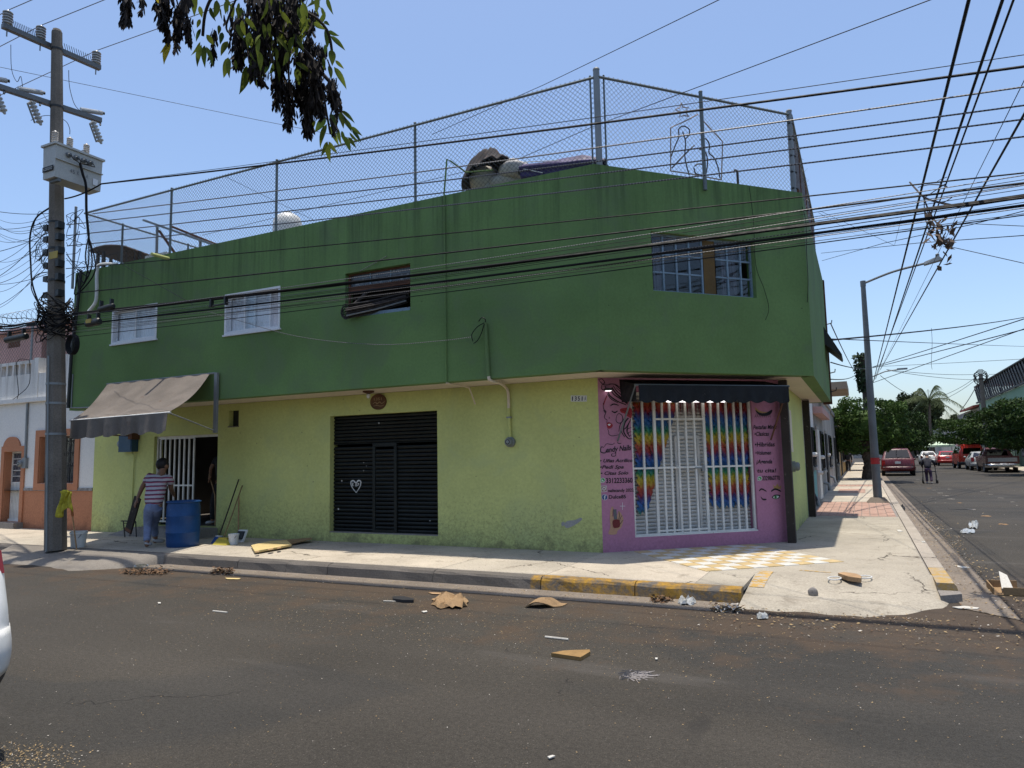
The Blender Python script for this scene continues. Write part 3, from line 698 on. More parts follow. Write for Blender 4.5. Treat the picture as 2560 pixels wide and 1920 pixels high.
# white drain pipe and the stub spout at the left
pipe(cat_rom([FU.P(*FU.px('B',930,522),-.1), FU.P(*FU.px('B',850,540),.05), FU.P(*FU.px('B',828,600),.06), FU.P(*FU.px('B',825,780),.06), FU.P(*FU.px('B',812,860),.06), FU.P(*FU.px('B',770,930),.09)],5), 0.034, 'drain_pipe', M['plastic_white'], bld)
sx, sz = FU.px('B',1385,488)
pipe([FU.P(sx+.05,sz,-.02), FU.P(sx+.10,sz-.02,.42)], 0.034, 'spout', M['lime'], bld)
# dark riser and looped pipe down the left end
pipe([FU.P(*FU.px('B',672,585,.05),.05), FU.P(*FU.px('B',640,900,.06),.06), FU.P(*FU.px('B',592,1280,.06),.06), FU.P(.035,ZS+.05,.05)], .034, 'riser', M['black_metal'], bld)
pipe(cat_rom([FU.P(.10,3.6,.02), FU.P(.10,ZS+.14,.02), FU.P(.2,ZS+.05,.02), FU.P(1.3,ZS+.03,.02)],5), .014, 'conduit', M['galv'], bld)
# ceiling lamp under the overhang
lp = FL.P(FL.px('D',1247,225,0.45)[0], ZS, 0.45)
lampo = MB().lathe([(.10,0),(.10,-.02),(.02,-.05),(.02,-.055)], 14, lp).build('soffit_lamp', M['rust'], bld)
MB().ell(lp+V((0,0,-.085)), (.035,.035,.045)).build('bulb', M['plastic_white'], lampo, smooth=True)
# side wall: recessed meter boxes, dark corner posts
MB().fbox(RL, .62, .86, 1.55, 2.25, -.2, -.1).build('meter_niche_back', M['gutter'], bld)
meter(RL, 1.65, 1.35, bld, r=.10)
MB().fbox(RL, 1.5, 1.85, 1.62, 2.4, 0.0, 0.02).build('box_cover', M['cream'], bld)
M['dark_wood'] = mat('dark_post', (0.03,0.022,0.018), 0.7, var=0.3, wear=((0.14,0.12,0.1),0.12,14))
MB().box(-1.185,-1.06,12.40,12.57,S-.01,ZS-.02).build('corner_post', M['dark_wood'], bld)
MB().box(-1.19,-1.05,17.56,17.80,S-.01,ZS-.02).build('corner_post', M['dark_wood'], bld)
# shade flap and wire bracket at the back of the upper side wall
b = MB(); b.hexa([RU.P(5.2,4.05,.0),RU.P(6.5,4.05,.0),RU.P(6.5,3.75,.32),RU.P(5.2,3.75,.32),RU.P(5.2,4.45,.0),RU.P(6.5,4.45,.0),RU.P(6.5,3.79,.34),RU.P(5.2,3.79,.34)]); b.build('shade_flap', M['black_metal'], bld)
for zz in (3.05,3.5,4.7): MB().tube([RU.P(6.5,zz,0), RU.P(6.5,zz+.03,.14), RU.P(6.5,zz+.10,.15)], .014, 6).build('wire_bracket', M['black_metal'], bld)
# number plates
def text(s, fr, c, x0, y0, x1, y1, m, parent, d=0.005, shear=0.0, name='lettering', hpx=None, bold=0.022):
    """lettering from baseline pixel (x0,y0) to (x1,y1); hpx the cap height in crop pixels"""
    cu = bpy.data.curves.new('t', 'FONT'); cu.body = s; cu.size = 1.0; cu.shear = shear; cu.resolution_u = 3; cu.offset = bold
    to = bpy.data.objects.new('t', cu); me = to.to_mesh()
    vs = [v.co.copy() for v in me.vertices]; fs = [tuple(p_.vertices) for p_ in me.polygons]; to.to_mesh_clear()
    bpy.data.objects.remove(to); bpy.data.curves.remove(cu)
    A0 = V((*fr.px(c,x0,y0,d),0)); A1 = V((*fr.px(c,x1,y1,d),0)); L = (A1-A0).length; e = (A1-A0).normalized(); nn = V((-e.y,e.x,0))
    mnx = min(v.x for v in vs); mxx = max(v.x for v in vs); kx = L/(mxx-mnx)
    if hpx: ky_ = abs(fr.px(c,x0,y0-hpx,d)[1]-A0.y)/0.72
    else: ky_ = kx
    pts = [A0+e*((v.x-mnx)*kx)+nn*(v.y*ky_) for v in vs]
    return MB().add([fr.P(p_.x,p_.y,d) for p_ in pts], fs).build(name, m, parent)
M['ink'] = mat('black_lettering', (0.012,0.011,0.013), 0.6, bump=0)
M['ink_red'] = mat('dark_red_paint', (0.22,0.02,0.03), 0.6)
for i, ch in enumerate('1351A'):
    x0 = 80+24*i
    MB().add([FL.P(*FL.px('E',x_,y_,.006),.006) for x_, y_ in ((x0,367),(x0+23,367),(x0+23,322),(x0,322))], [(0,1,2,3)]).build('number_tile', M['plastic_white'], wl)
    text(ch, FL, 'E', x0+(8 if ch == '1' else 4), 360, x0+(15 if ch == '1' else 19), 360, M['ink'] if i < 4 else M['galv'], wl, d=.009, hpx=32, name='house_number')
M['plaque'] = mat('carved_wood', (0.10,0.045,0.02), 0.6, var=0.3)
M['plaque_cut'] = mat('pale_carving', (0.30,0.20,0.10), 0.7)
cx_, cz_ = FL.px('D',1325,310); e_ = abs(FL.px('D',1383,310)[0]-cx_)
b = MB(); b.prism([FL.P(cx_+e_*math.cos(t), cz_+e_*.83*math.sin(t), 0.003) for t in [6.2832*i/28 for i in range(28)]], FL.n*0.03); plq = b.build('name_plaque', M['plaque'], wl)
text('1351', FL, 'D', 1288, 300, 1345, 296, M['plaque_cut'], plq, d=.036, hpx=20)
stroke(FL, 'D', [(1280,325),(1300,312),(1310,325),(1330,310),(1345,322),(1368,306)], 0.012, M['plaque_cut'], plq, 'carved_script', d=.036)
stroke(FL, 'D', [(1285,342),(1310,336),(1335,341),(1362,334)], 0.01, M['plaque_cut'], plq, 'carved_script', d=.036)
# ================================================================== painted shop front, awnings, garlands
sw = wp
M['icon_green'] = mat('icon_green', (0.05,0.28,0.06), 0.6); M['icon_white'] = mat('icon_white', (0.6,0.6,0.6), 0.6)
M['icon_tan'] = mat('icon_tan', (0.30,0.16,0.14), 0.6); M['icon_blue'] = mat('icon_blue', (0.03,0.06,0.18), 0.6)
M['ink_grey'] = mat('grey_paint', (0.10,0.10,0.11), 0.5); M['lip_red'] = mat('lip_red', (0.28,0.02,0.03), 0.5)
M['flesh'] = mat('painted_flesh', (0.42,0.24,0.15), 0.7); M['gold'] = mat('painted_gold', (0.34,0.21,0.08), 0.6)
M['polish_red'] = mat('painted_bottle', (0.13,0.012,0.016), 0.4)
for pts, wd in (
  ([(105,250),(82,305),(68,350),(76,392),(94,412),(80,455),(86,478),(104,490),(100,515)], .009),
  ([(108,572),(120,600),(122,625),(150,640),(190,635),(218,628)], .008), ([(120,480),(128,470),(122,460)], .006),
  ([(135,357),(168,340),(215,353)], .014), ([(148,405),(176,420),(205,404)], .016), ([(72,395),(82,415),(98,411)], .012), ([(66,338),(74,330)], .010),
  ([(30,112),(55,102),(82,135),(62,152),(45,130)], .010), ([(60,152),(50,190),(78,208),(92,180),(80,170)], .010),
  ([(20,105),(60,150),(100,160),(150,150)], .008), ([(112,215),(132,262),(200,312),(285,348)], .016), ([(130,200),(172,252),(232,292),(300,342)], .014),
  ([(160,165),(200,222),(250,262),(312,302)], .012), ([(180,160),(230,200),(262,250)], .012), ([(100,230),(140,290),(210,330)], .010),
  ([(150,180),(185,235),(260,300),(300,330)], .018), ([(190,185),(250,235),(240,215)], .010), ([(120,150),(180,155),(240,190)], .010),
  ([(310,470),(272,522),(262,600),(302,662),(342,666)], .016), ([(300,470),(250,542),(242,602),(272,652)], .014), ([(330,480),(302,542),(292,602),(320,650)], .014),
  ([(336,600),(306,610),(312,640),(334,630)], .010), ([(195,450),(190,500),(220,520),(250,500),(246,450),(216,430),(195,450)], .010),
  ([(320,500),(285,560),(262,580)], .012), ([(270,470),(230,530),(215,600)], .010), ([(335,560),(300,575),(298,600)], .009)):
    stroke(CL, 'Q', pts, wd, M['ink'], sw, 'painted_line')
stroke(CL, 'Q', [(104,262),(84,310),(72,350)], .010, M['lip_red'], sw, 'painted_line', d=.005)
blob(CL, 'Q', [(102,520),(125,512),(158,535),(150,560),(120,573),(104,555)], M['lip_red'], sw, 'painted_lips', d=.005)
blob(CL, 'Q', [(110,530),(138,528),(126,545)], M['icon_white'], sw, 'painted_teeth', d=.007)
blob(CL, 'Q', [(225,392),(255,378),(332,380),(336,468),(300,458),(270,430),(238,420)], M['lip_red'], sw, 'painted_rose')
stroke(CL, 'Q', [(240,395),(280,410),(320,440)], .012, M['polish_red'], sw, 'painted_line', d=.006)
stroke(CL, 'Q', [(75,750),(50,745),(45,790),(85,800),(100,770)], .012, M['ink'], sw, 'lettering')
text('andy Nails', CL, 'Q', 98, 797, 335, 772, M['ink'], sw, shear=.3, hpx=52)
stroke(CL, 'Q', [(78,745),(100,715),(150,722),(178,705)], .008, M['ink'], sw, 'lettering')
stroke(CL, 'Q', [(188,795),(182,828),(150,830),(148,812),(165,808)], .009, M['ink'], sw, 'lettering')
stroke(CL, 'Q', [(200,700),(215,712),(240,708)], .009, M['ink'], sw, 'lettering')
for s_, x0, y0, x1, y1, h, sh in (('\u2022 U\u00f1as Acrilico',38,890,345,886,33,.3),('\u2022Pedi Spa',38,950,262,947,33,.3),('\u2022 Citas Solo',45,1008,305,1003,32,.3),
   ('3312233360',95,1085,346,1080,48,0),('nailscandy 2022',115,1170,357,1164,30,0),('Dulce85',122,1232,283,1228,34,0)):
    text(s_, CL, 'Q', x0, y0, x1, y1, M['ink'], sw, shear=sh, hpx=h)
circ = lambda x, y, r, n=14: [(x+r*math.cos(6.2832*i/n), y+r*math.sin(6.2832*i/n)) for i in range(n)]
def chat_icon(c, x, y, r):
    blob(CL, c, circ(x,y,r), M['icon_white'], sw, 'phone_icon', d=.004); blob(CL, c, [(x-r*.9,y+r*1.1),(x-r*.3,y+r*.9),(x-r*.9,y+r*.3)], M['icon_white'], sw, 'phone_icon', d=.004, smooth=False)
    blob(CL, c, circ(x,y,r*.82), M['icon_green'], sw, 'phone_icon', d=.006)
    stroke(CL, c, [(x-r*.4,y-r*.35),(x-r*.2,y+r*.15),(x+r*.35,y+r*.4)], .014, M['icon_white'], sw, 'phone_icon', d=.008)
chat_icon('Q', 64, 1058, 23); chat_icon('R', 430, 996, 21)
blob(CL, 'Q', [(45,1112),(100,1108),(105,1165),(50,1171)], M['icon_white'], sw, 'camera_icon', smooth=False)
blob(CL, 'Q', [(49,1116),(97,1112),(101,1161),(54,1167)], M['icon_tan'], sw, 'camera_icon', d=.006, smooth=False)
stroke(CL, 'Q', circ(76,1138,13,10), .012, M['icon_white'], sw, 'camera_icon', d=.008, closed=True)
blob(CL, 'Q', circ(92,1120,4,6), M['icon_white'], sw, 'camera_icon', d=.008)
blob(CL, 'Q', circ(82,1219,28), M['icon_white'], sw, 'round_blue_icon', d=.004); blob(CL, 'Q', circ(82,1219,25), M['icon_blue'], sw, 'round_blue_icon', d=.006)
text('f', CL, 'Q', 75, 1240, 94, 1239, M['icon_white'], sw, d=.008, hpx=40)
blob(CL, 'Q', [(118,1565),(135,1500),(130,1420),(136,1340),(156,1305),(166,1330),(162,1398),(198,1392),(214,1347),(246,1387),(258,1430),(240,1500),(204,1535),(190,1567)], M['flesh'], sw, 'painted_hand')
for pts in ([(214,1350),(222,1390),(212,1430)], [(246,1388),(228,1420),(222,1450)], [(257,1432),(238,1455),(226,1475)], [(162,1330),(158,1400)]): stroke(CL, 'Q', pts, .006, M['ink'], sw, 'painted_line', d=.006)
blob(CL, 'Q', [(165,1336),(192,1330),(200,1425),(170,1427)], M['ink_grey'], sw, 'painted_bottle_cap', d=.007, smooth=False)
blob(CL, 'Q', [(160,1437),(218,1432),(225,1492),(192,1508),(163,1500)], M['polish_red'], sw, 'painted_bottle', d=.007)
for pts in ([(250,1268),(250,1338)], [(225,1302),(275,1302)]): stroke(CL, 'Q', pts, .006, M['icon_white'], sw, 'painted_sparkle', smooth=False)
# right hand panel
blob(CL, 'R', [(388,352),(400,385),(440,405),(500,402),(542,375),(520,392),(470,396),(420,380)], M['gold'], sw, 'painted_eyelid')
blob(CL, 'R', [(393,378),(430,402),(480,406),(540,376),(537,405),(500,430),(440,430),(405,405)], M['ink'], sw, 'painted_lashes', d=.006)
for i in range(9):
    x = 400+16*i; stroke(CL, 'R', [(x,405),(x-6,430),(x-16+2*i,446)], .006, M['ink'], sw, 'painted_lashes', d=.006)
for s_, x0, y0, x1, y1, h, sh in (('Pesta\u00f1as Minks',372,553,585,548,38,.3),('\u2022Clasicas',385,613,515,610,38,.25),('\u2022Hibridas',388,709,566,706,40,.1),('\u2022Volumen',393,783,534,780,36,.2),
   ('\u00a1Agenda',400,862,544,860,38,.25),('tu cita!',408,942,580,940,36,.15),('3329860770',455,1013,613,1009,40,0)):
    text(s_, CL, 'R', x0, y0, x1, y1, M['ink'], sw, shear=sh, hpx=h)
blob(CL, 'R', [(548,1050),(560,1087),(620,1090),(626,1055),(606,1072),(590,1042),(570,1070)], M['gold'], sw, 'painted_crown', smooth=False)
stroke(CL, 'R', [(425,1110),(448,1091),(492,1113)], .018, M['ink'], sw, 'painted_eyebrow'); stroke(CL, 'R', [(532,1113),(572,1092),(623,1113)], .022, M['ink'], sw, 'painted_eyebrow')
blob(CL, 'R', [(438,1158),(460,1177),(490,1180),(486,1192),(455,1190)], M['ink'], sw, 'painted_eye')
blob(CL, 'R', [(540,1166),(570,1142),(616,1148),(602,1174),(570,1183)], M['ink'], sw, 'painted_eye')
blob(CL, 'R', [(550,1166),(572,1152),(604,1156),(594,1172),(570,1177)], M['icon_white'], sw, 'painted_eye', d=.006)
blob(CL, 'R', circ(574,1164,12,10), M['icon_green'], sw, 'painted_eye', d=.008); blob(CL, 'R', circ(574,1164,6,8), M['ink'], sw, 'painted_eye', d=.010)
# loose plaster patch at the foot of the lime wall
M['bare_plaster'] = mat('bare_plaster', (0.32,0.31,0.29), 0.95, var=0.2)
for pts in ([(35,1270),(60,1250),(110,1245),(150,1228),(165,1240),(120,1275),(70,1300),(40,1300)], [(10,1265),(30,1258),(35,1280),(15,1290)]):
    blob(FL, 'E', pts, M['bare_plaster'], wl, 'bare_plaster_patch', d=.004)
# ---- checkered tiles in front of the shop
M['tile_w'] = mat('white_floor_tile', (0.60,0.58,0.52), 0.4, var=0.08, wear=((0.3,0.27,0.22),0.12,12)); M['tile_y'] = mat('yellow_floor_tile', (0.50,0.37,0.18), 0.45, var=0.12, wear=((0.4,0.34,0.25),0.15,12))
ts = 0.228; tl = {}
for i in range(9):
    for j in range(9):
        k = (i+j) % 2; p = CL.P(0.46+ts*(i+.5), 0.149, 0.10+ts*(j+.5)); ang = math.atan2(CL.u.y, CL.u.x)
        wmx = Matrix.Translation(p+V((0,0,random.uniform(0,.0025)))) @ Matrix.Rotation(ang+random.uniform(-.006,.006), 4, 'Z')
        if k not in tl:
            h = ts/2-.004
            o = MB().hexa([(-h,-h,0),(h,-h,0),(h,h,0),(-h,h,0),(-h+.003,-h+.003,.018),(h-.003,-h+.003,.018),(h-.003,h-.003,.018),(-h+.003,h-.003,.018)]).build('tile', M['tile_w'] if k else M['tile_y'], side, local=True)
            o.matrix_basis = WM[side].inverted() @ wmx; WM[o] = wmx; tl[k] = o
        else: again(tl[k], 'tile', wmx, side)
# ---- black shop awning
def solve_d(fr, c, xy, a0, lo, hi):
    f = lambda d: fr.px(c, *xy, d)[0]-a0
    for _ in range(50):
        md = (lo+hi)/2
        if f(lo)*f(md) <= 0: hi = md
        else: lo = md
    return (lo+hi)/2
aL, zL = CL.px('E',425,660,.02); aR, zR = CL.px('E',1560,650,.02)
dF = solve_d(CL, 'E', (545,240), aL, 0.0, 2.0); zF = CL.px('E',545,240,dF)[1]
dR = solve_d(CL, 'E', (1690,255), aR, 0.0, 2.0)
print('awning', aL, zL, aR, zR, dF, zF, dR, CL.px('E',1690,255,dF))
dF = min(max((dF+dR)/2, .35), .9); fL = CL.px('E',560,245,dF); fR = CL.px('E',1688,252,dF); zF = (fL[1]+fR[1])/2
M['black_tarp'] = mat('black_awning_vinyl', (0.007,0.008,0.010), 0.6, var=0.25, spec=0.25, wear=((0.10,0.10,0.10),0.06,34), bump=0.3, bsc=14)
aw = thing('shop_awning', 'short black vinyl awning with scalloped valance over the purple shop front', 'awning', CL.P(CL.len/2, 2.2, 0.1))
za = min(ZS-.03, zF+.22)
MB().sheet(lambda u, v: CL.P((fL[0]+(fR[0]-fL[0])*u), za+(zF-za)*v-.03*math.sin(v*3.14)-.012*math.sin(u*40)*v, 0.03+(dF-.03)*v), 30, 5, 0.006).build('canopy', M['black_tarp'], aw, smooth=True)
vh = abs(CL.px('E',1100,255,dF)[1]-CL.px('E',1100,378,dF)[1])
def val(u, v):
    sca = 0.035*abs(math.sin(u*math.pi*11))
    return CL.P(fL[0]+.04+(fR[0]-fL[0]-.04)*u, zF-v*(vh-.02+sca), dF+.012+.012*math.sin(u*70)*v+.008*math.sin(u*23+v*2)*v)
MB().sheet(val, 88, 4, 0.005).build('valance', M['black_tarp'], aw, smooth=True)
MB().tube([CL.P(fL[0]-.02,zF,dF), CL.P(fR[0]+.02,zF,dF)], .016, 8).build('front_bar', M['grey_metal'], aw)
MB().tube([CL.P(fL[0],zF,dF), CL.P(aL,zL,.03)], .014, 8).build('arm', M['grey_metal'], aw); MB().tube([CL.P(fR[0],zF,dF), CL.P(aR,zR,.03)], .014, 8).build('arm', M['rust'], aw)
for s_, a_ in ((0, fL[0]), (1, fR[0])):
    MB().prism([CL.P(a_,zF,dF), CL.P(a_,za,.03), CL.P(a_,zF-.02,.10), CL.P(a_,zF-vh,dF-.12), CL.P(a_,zF-vh,dF)] if s_ else [CL.P(a_,zF,dF), CL.P(a_,za,.03), CL.P(a_,zF-.22,.10), CL.P(a_,zF-vh*.95,dF)], CL.u*0.005).build('side_flap', M['black_tarp'], aw)
# lamps under the awning that are lit in the photo
M['lamp_on'] = emis('lit_lamp', (1.0,0.95,0.97), 1.6)
lz = CL.px('E',360,285,.06); ll = thing('wall_spotlight', 'small lit spotlight above the painted face on the purple wall', 'lamp', CL.P(lz[0], lz[1], 0))
MB().fbox(CL, lz[0]-.05, lz[0]+.05, lz[1], lz[1]+.035, 0.002, .09).build('housing', M['black_metal'], ll)
MB().fbox(CL, lz[0]-.04, lz[0]+.04, lz[1]-.008, lz[1]-.001, 0.012, .08).build('lit_diffuser', M['lamp_on'], ll)
t0, t1 = CL.px('E',790,376,.04), CL.px('E',1222,382,.04); zt_ = (t0[1]+t1[1])/2+.028
tb = thing('tube_lamp', 'lit white tube lamp above the barred shop gate', 'lamp', CL.P(t0[0], zt_, .03))
MB().fbox(CL, t0[0]-.03, t1[0]+.03, zt_+.012, zt_+.05, 0.004, .05).build('housing', M['white_paint'], tb)
MB().tube([CL.P(t0[0],zt_,.035), CL.P(t1[0],zt_,.035)], .013, 8).build('lit_tube', M['lamp_on'], tb)
# ---- rainbow garlands of layered paper behind the gate
def rainbow(name):
    g = NG(name); dot = g.n('VectorMath', operation='DOT_PRODUCT'); g.put(dot.inputs[0], g.pos); dot.inputs[1].default_value = CL.u
    tri = g.math('PINGPONG', g.math('MULTIPLY', dot.outputs['Value'], 1.0), 0.045)
    hgt = g.math('ADD', g.xyz()[2], g.math('MULTIPLY', tri, 1.0))
    ph = g.math('FRACT', g.math('MULTIPLY', g.math('SUBTRACT', hgt, 0.12), 1/0.66))
    r = g.n('ValToRGB'); g.put(r.inputs[0], ph); cr = r.color_ramp
    stops = [(0.0,(0.02,0.10,0.22)),(0.14,(0.015,0.09,0.30)),(0.27,(0.06,0.03,0.14)),(0.36,(0.26,0.02,0.03)),(0.52,(0.34,0.06,0.02)),(0.63,(0.42,0.28,0.015)),(0.74,(0.40,0.32,0.02)),(0.84,(0.04,0.22,0.07)),(0.93,(0.01,0.16,0.15)),(1.0,(0.02,0.10,0.22))]
    while len(cr.elements) < len(stops): cr.elements.new(0.5)
    for e, (p_, c_) in zip(cr.elements, stops): e.position = p_; e.color = (*c_, 1)
    return g.fin(g.scale(r.outputs[0], g.remap(g.noise(30,3),0.3,0.7,0.75,1.25)), 0.45, 0, 0.4)
M['rainbow'] = rainbow('rainbow_paper')
def garland(edge, label, nm=16):
    """edge(z) -> (a0, a1); rows of pointed paper tabs, each row overlapping the one below"""
    zt, zb = edge['z']; rows = int((zt-zb)/0.055); b = MB()
    for r_ in range(rows):
        z1 = zt-(zt-zb)*r_/rows; f = (zt-z1)/(zt-zb)
        e0 = edge['a'][0][0]+(edge['a'][1][0]-edge['a'][0][0])*f; e1 = edge['a'][0][1]+(edge['a'][1][1]-edge['a'][0][1])*f
        n = max(1, round((e1-e0)/0.09)); wdt = (e1-e0)/n; off = (r_ % 2)*0.5
        for i in range(n):
            a0 = e0+wdt*(i+off*.6)-.01; d = -0.135+0.012*math.sin(i*1.7+r_*.6)+random.uniform(-.004,.004)
            b.add([CL.P(a0,z1,d-.008),CL.P(a0+wdt,z1,d-.008),CL.P(a0+wdt,z1-.05,d+.004),CL.P(a0+wdt/2,z1-.115+random.uniform(-.01,.01),d+.016+random.uniform(0,.01)),CL.P(a0,z1-.05,d+.004),CL.P(a0+wdt/2,z1-.04,d+.02)],
                  [(0,1,5),(1,2,5),(2,3,5),(3,4,5),(4,0,5)])
    return tag(b.build('paper_garland', M['rainbow']), label, 'garland', 'rainbow garlands behind the shop gate')
p_tl, p_tr = CL.px('E',545,395,-.13), CL.px('E',862,395,-.13); p_bl, p_br = CL.px('E',580,1180,-.13), CL.px('E',630,1165,-.13)
garland({'z': (p_tl[1]+.05, p_bl[1]), 'a': ((p_tl[0], p_tr[0]), (p_bl[0], p_br[0]+.02))}, 'rainbow paper garland tapering to a point behind the left bars of the shop gate')
p_tl, p_tr = CL.px('E',1062,395,-.13), CL.px('E',1385,395,-.13); p_bl, p_br = CL.px('E',1120,1160,-.13), CL.px('E',1400,1150,-.13)
garland({'z': (p_tl[1]+.05, p_bl[1]+.05), 'a': ((p_tl[0], p_tr[0]), (p_bl[0], p_br[0]))}, 'wide rainbow paper garland behind the right bars of the shop gate')
# red and brown tinsel fringe across the top
M['tinsel'] = mat('red_tinsel', (0.13,0.025,0.03), 0.3, var=0.5, sc=20)
b = MB(); f0 = CL.px('E',862,392,-.12); f1 = CL.px('E',1380,392,-.12)
for i in range(160):
    a_ = f0[0]+(f1[0]-f0[0])*random.random(); L_ = random.uniform(.15,.33); d_ = -.12+random.uniform(-.02,.02)
    b.add([CL.P(a_,f0[1]+.05,d_),CL.P(a_+.012,f0[1]+.05,d_),CL.P(a_+.012+random.uniform(-.02,.02),f0[1]+.05-L_,d_+.01)], [(0,1,2)])
tag(b.build('tinsel_fringe', M['tinsel']), 'dark red tinsel fringe hanging across the top of the shop gate', 'fringe')
# ---- grey fabric awning over the entrance
M['awning_cloth'] = mat('faded_grey_awning', (0.135,0.116,0.100), 0.9, var=0.25, sc=2.0, wear=((0.10,0.06,0.045),0.12,5), bump=0.4, bsc=8, bd=.02)
M['awning_under'] = M['awning_cloth']
TL, TR = WY('C',770,232,9.44), WY('C',1500,157,9.44); FLp, FRp = WY('C',512,490,8.12), WY('C',1205,432,8.12)
ga_ = thing('fabric_awning', 'faded grey cloth awning with a drooping scalloped valance over the entrance', 'awning', (TL+TR)/2)
def cloth(u, v):
    t_ = TL.lerp(TR, u); f_ = FLp.lerp(FRp, u); p = t_.lerp(f_, v)
    sag = 0.10*math.sin(v*math.pi)*(1+0.25*math.sin(u*7)); fold = 0.02*math.sin(u*19+v*3)*v+.012*math.sin(u*41+v*6)*(1-v)
    return p+V((0, 0, -sag+fold))
MB().sheet(cloth, 44, 16, 0.006).build('cloth', M['awning_cloth'], ga_, smooth=True)
def gv(u, v):
    p = FLp.lerp(FRp, u); sc_ = 0.30+0.05*abs(math.sin(u*math.pi*6))
    return p+V((0.0, -.01-.035*math.sin(u*34)*v-.02*math.sin(u*71)*v, -sc_*v))
MB().sheet(gv, 80, 6, 0.005).build('valance', M['awning_cloth'], ga_, smooth=True)
MB().tube([FLp+V((-.05,0,0)), FRp+V((.05,0,0))], .016, 8).build('front_bar', M['white_paint'], ga_)
MB().tube([TL+V((-.05,.02,.01)), TR+V((.12,.02,.01))], .018, 8).build('roller', M['galv'], ga_)
pt, pb = WY('C',1550,148,9.44), WY('C',1545,578,9.44)
MB().bar(pt, V((pt.x,pt.y,pb.z)), .075, .05, (0,1,0)).build('wall_post', M['galv'], ga_)
MB().tube([FRp+V((.02,0,-.01)), FRp.lerp(V((pt.x,9.42,pb.z+.04)),.4), V((pt.x,9.42,pb.z+.04))], [.013,.013,.010], 8).build('arm', M['galv'], ga_)
bl = WY('C',835,600,9.9); MB().tube([FLp+V((.2,.02,-.02)), V((bl.x-.1,9.35,bl.z+.03)), V((bl.x,10.36,bl.z))], .013, 8).build('arm', M['rust'], ga_)
MB().box(bl.x-.06,bl.x+.06,10.2,10.395,bl.z-.07,bl.z+.07).build('wall_bracket', M['rust'], ga_)
# ---- blue meter box beside the entrance
M['blue_box'] = mat('blue_painted_steel', (0.03,0.075,0.13), 0.5, wear=((0.12,0.12,0.12),0.1,20))
q0, q1 = FL.px('C',868,598,.1), FL.px('C',958,713,.1)
mb = thing('meter_box', 'blue steel electricity meter box on the lime wall under the grey awning', 'meter box', FL.P((q0[0]+q1[0])/2, q1[1], 0))
MB().fbox(FL, q0[0], q1[0], q1[1], q0[1], .002, .16).build('box', M['blue_box'], mb)
MB().fbox(FL, q0[0]+.02, q1[0]-.02, q1[1]+.03, q0[1]-.03, .161, .172).build('lid', M['blue_box'], mb)
MB().lathe([(.075,0),(.075,.05),(.05,.07),(.0,.075)], 14, FL.P(q0[0]-.05,(q0[1]+q1[1])/2,.06), axis=FL.n).build('meter_dial', M['galv'], mb, smooth=True)
MB().tube(cat_rom([FL.P(q1[0]-.12,q1[1],.06), FL.P(q1[0]-.06,q1[1]-.12,.05), FL.P(q1[0]-.09,q1[1]-.22,.03), FL.P(q1[0]-.12,0.6,.02)],5), .012, 6).build('conduit', M['lime'], mb)
# ================================================================== chain link fence on the roof and what stands up there
M['mesh'] = mat('chain_link_wire', (0.10,0.105,0.11), 0.5, metal=0.3, bump=0); M['post'] = mat('fence_pipe', (0.13,0.15,0.15), 0.5, metal=0.4); M['post_green'] = mat('green_fence_pipe', (0.05,0.10,0.06), 0.6)
FF = Frame((-15.22,9.62), (-3.2,9.62)); FC = Frame((-3.2,9.62), (-0.74,12.3)); FR_ = Frame((-0.74,12.3), (-0.74,18.8)); FLs = Frame((-15.2,15.5), (-15.2,9.62))
zr = (FF.px('P',110,470)[1]+FF.px('G',1225,262)[1])/2; print('rail', FF.px('P',110,470), FF.px('G',1225,262), FC.px('H',1000,297))
fence = thing('chain_link_fence', 'chain link fence with steel posts along the green parapet of the corner house', 'fence', (-8,9.62,ZP))
def links(b, fr, a0, a1, z0, z1, w=0.078, r=0.003):
    H = z1-z0
    for sgn in (1, -1):
        n = int((a1-a0+H)/w)+1
        for i in range(n+1):
            s0 = (a0-H+i*w) if sgn > 0 else (a0+i*w)
            t0 = max(0, (a0-s0) if sgn > 0 else (s0-a1)); t1 = min(H, (a1-s0) if sgn > 0 else (s0-a0))
            if t1-t0 < 0.02: continue
            p = [fr.P(s0+sgn*t, z0+t, 0.003*sgn) for t in (t0, t1)]
            b.tube(p, r, 3, caps=False)
    return b
for fr, a0, a1 in ((FF, 0.05, FF.len-.05), (FC, .05, FC.len-.05), (FR_, .05, FR_.len), (FLs, 0, FLs.len-.05)):
    o = links(MB(), fr, a0, a1, ZP+.01, zr+.05, 0.078 if fr in (FF, FC) else 0.10).build('chain_link_mesh', M['mesh'], fence); o['kind'] = 'stuff'
for fr, a0, a1 in ((FF, 0, FF.len), (FC, 0, FC.len), (FLs, 0, FLs.len), (FR_, 0, FR_.len)):
    MB().tube([fr.P(a0,zr,.02), fr.P(a1,zr,.02)], .02, 8).build('top_rail', M['post'], fence)
def post(fr, a_, zt, r, m, zb=ZP-.05, d=.0):
    o = MB().tube([fr.P(a_,zb,d), fr.P(a_,zt,d)], r, 10).build('post', m, fence)
    MB().ell(fr.P(a_,zt,d), (r*1.15,r*1.15,r*.8), 8, 6).build('post_cap', m, o)
post(FF, FF.px('P',75,600)[0], zr+.12, .028, M['galv'], ZP-.35, .15)
for c_, x_, y_ in (('P',760,500),('P',1570,350),('d',897,360)): post(FF, FF.px(c_,x_,y_)[0], zr+.05, .024, M['post'])
post(FF, FF.len-.01, FF.px('G',1253,190)[1], .048, M['galv'])
for dx in (-.11, .11): post(FF if dx < 0 else FC, (FF.len+dx) if dx < 0 else dx, zr+.05, .014, M['post'])
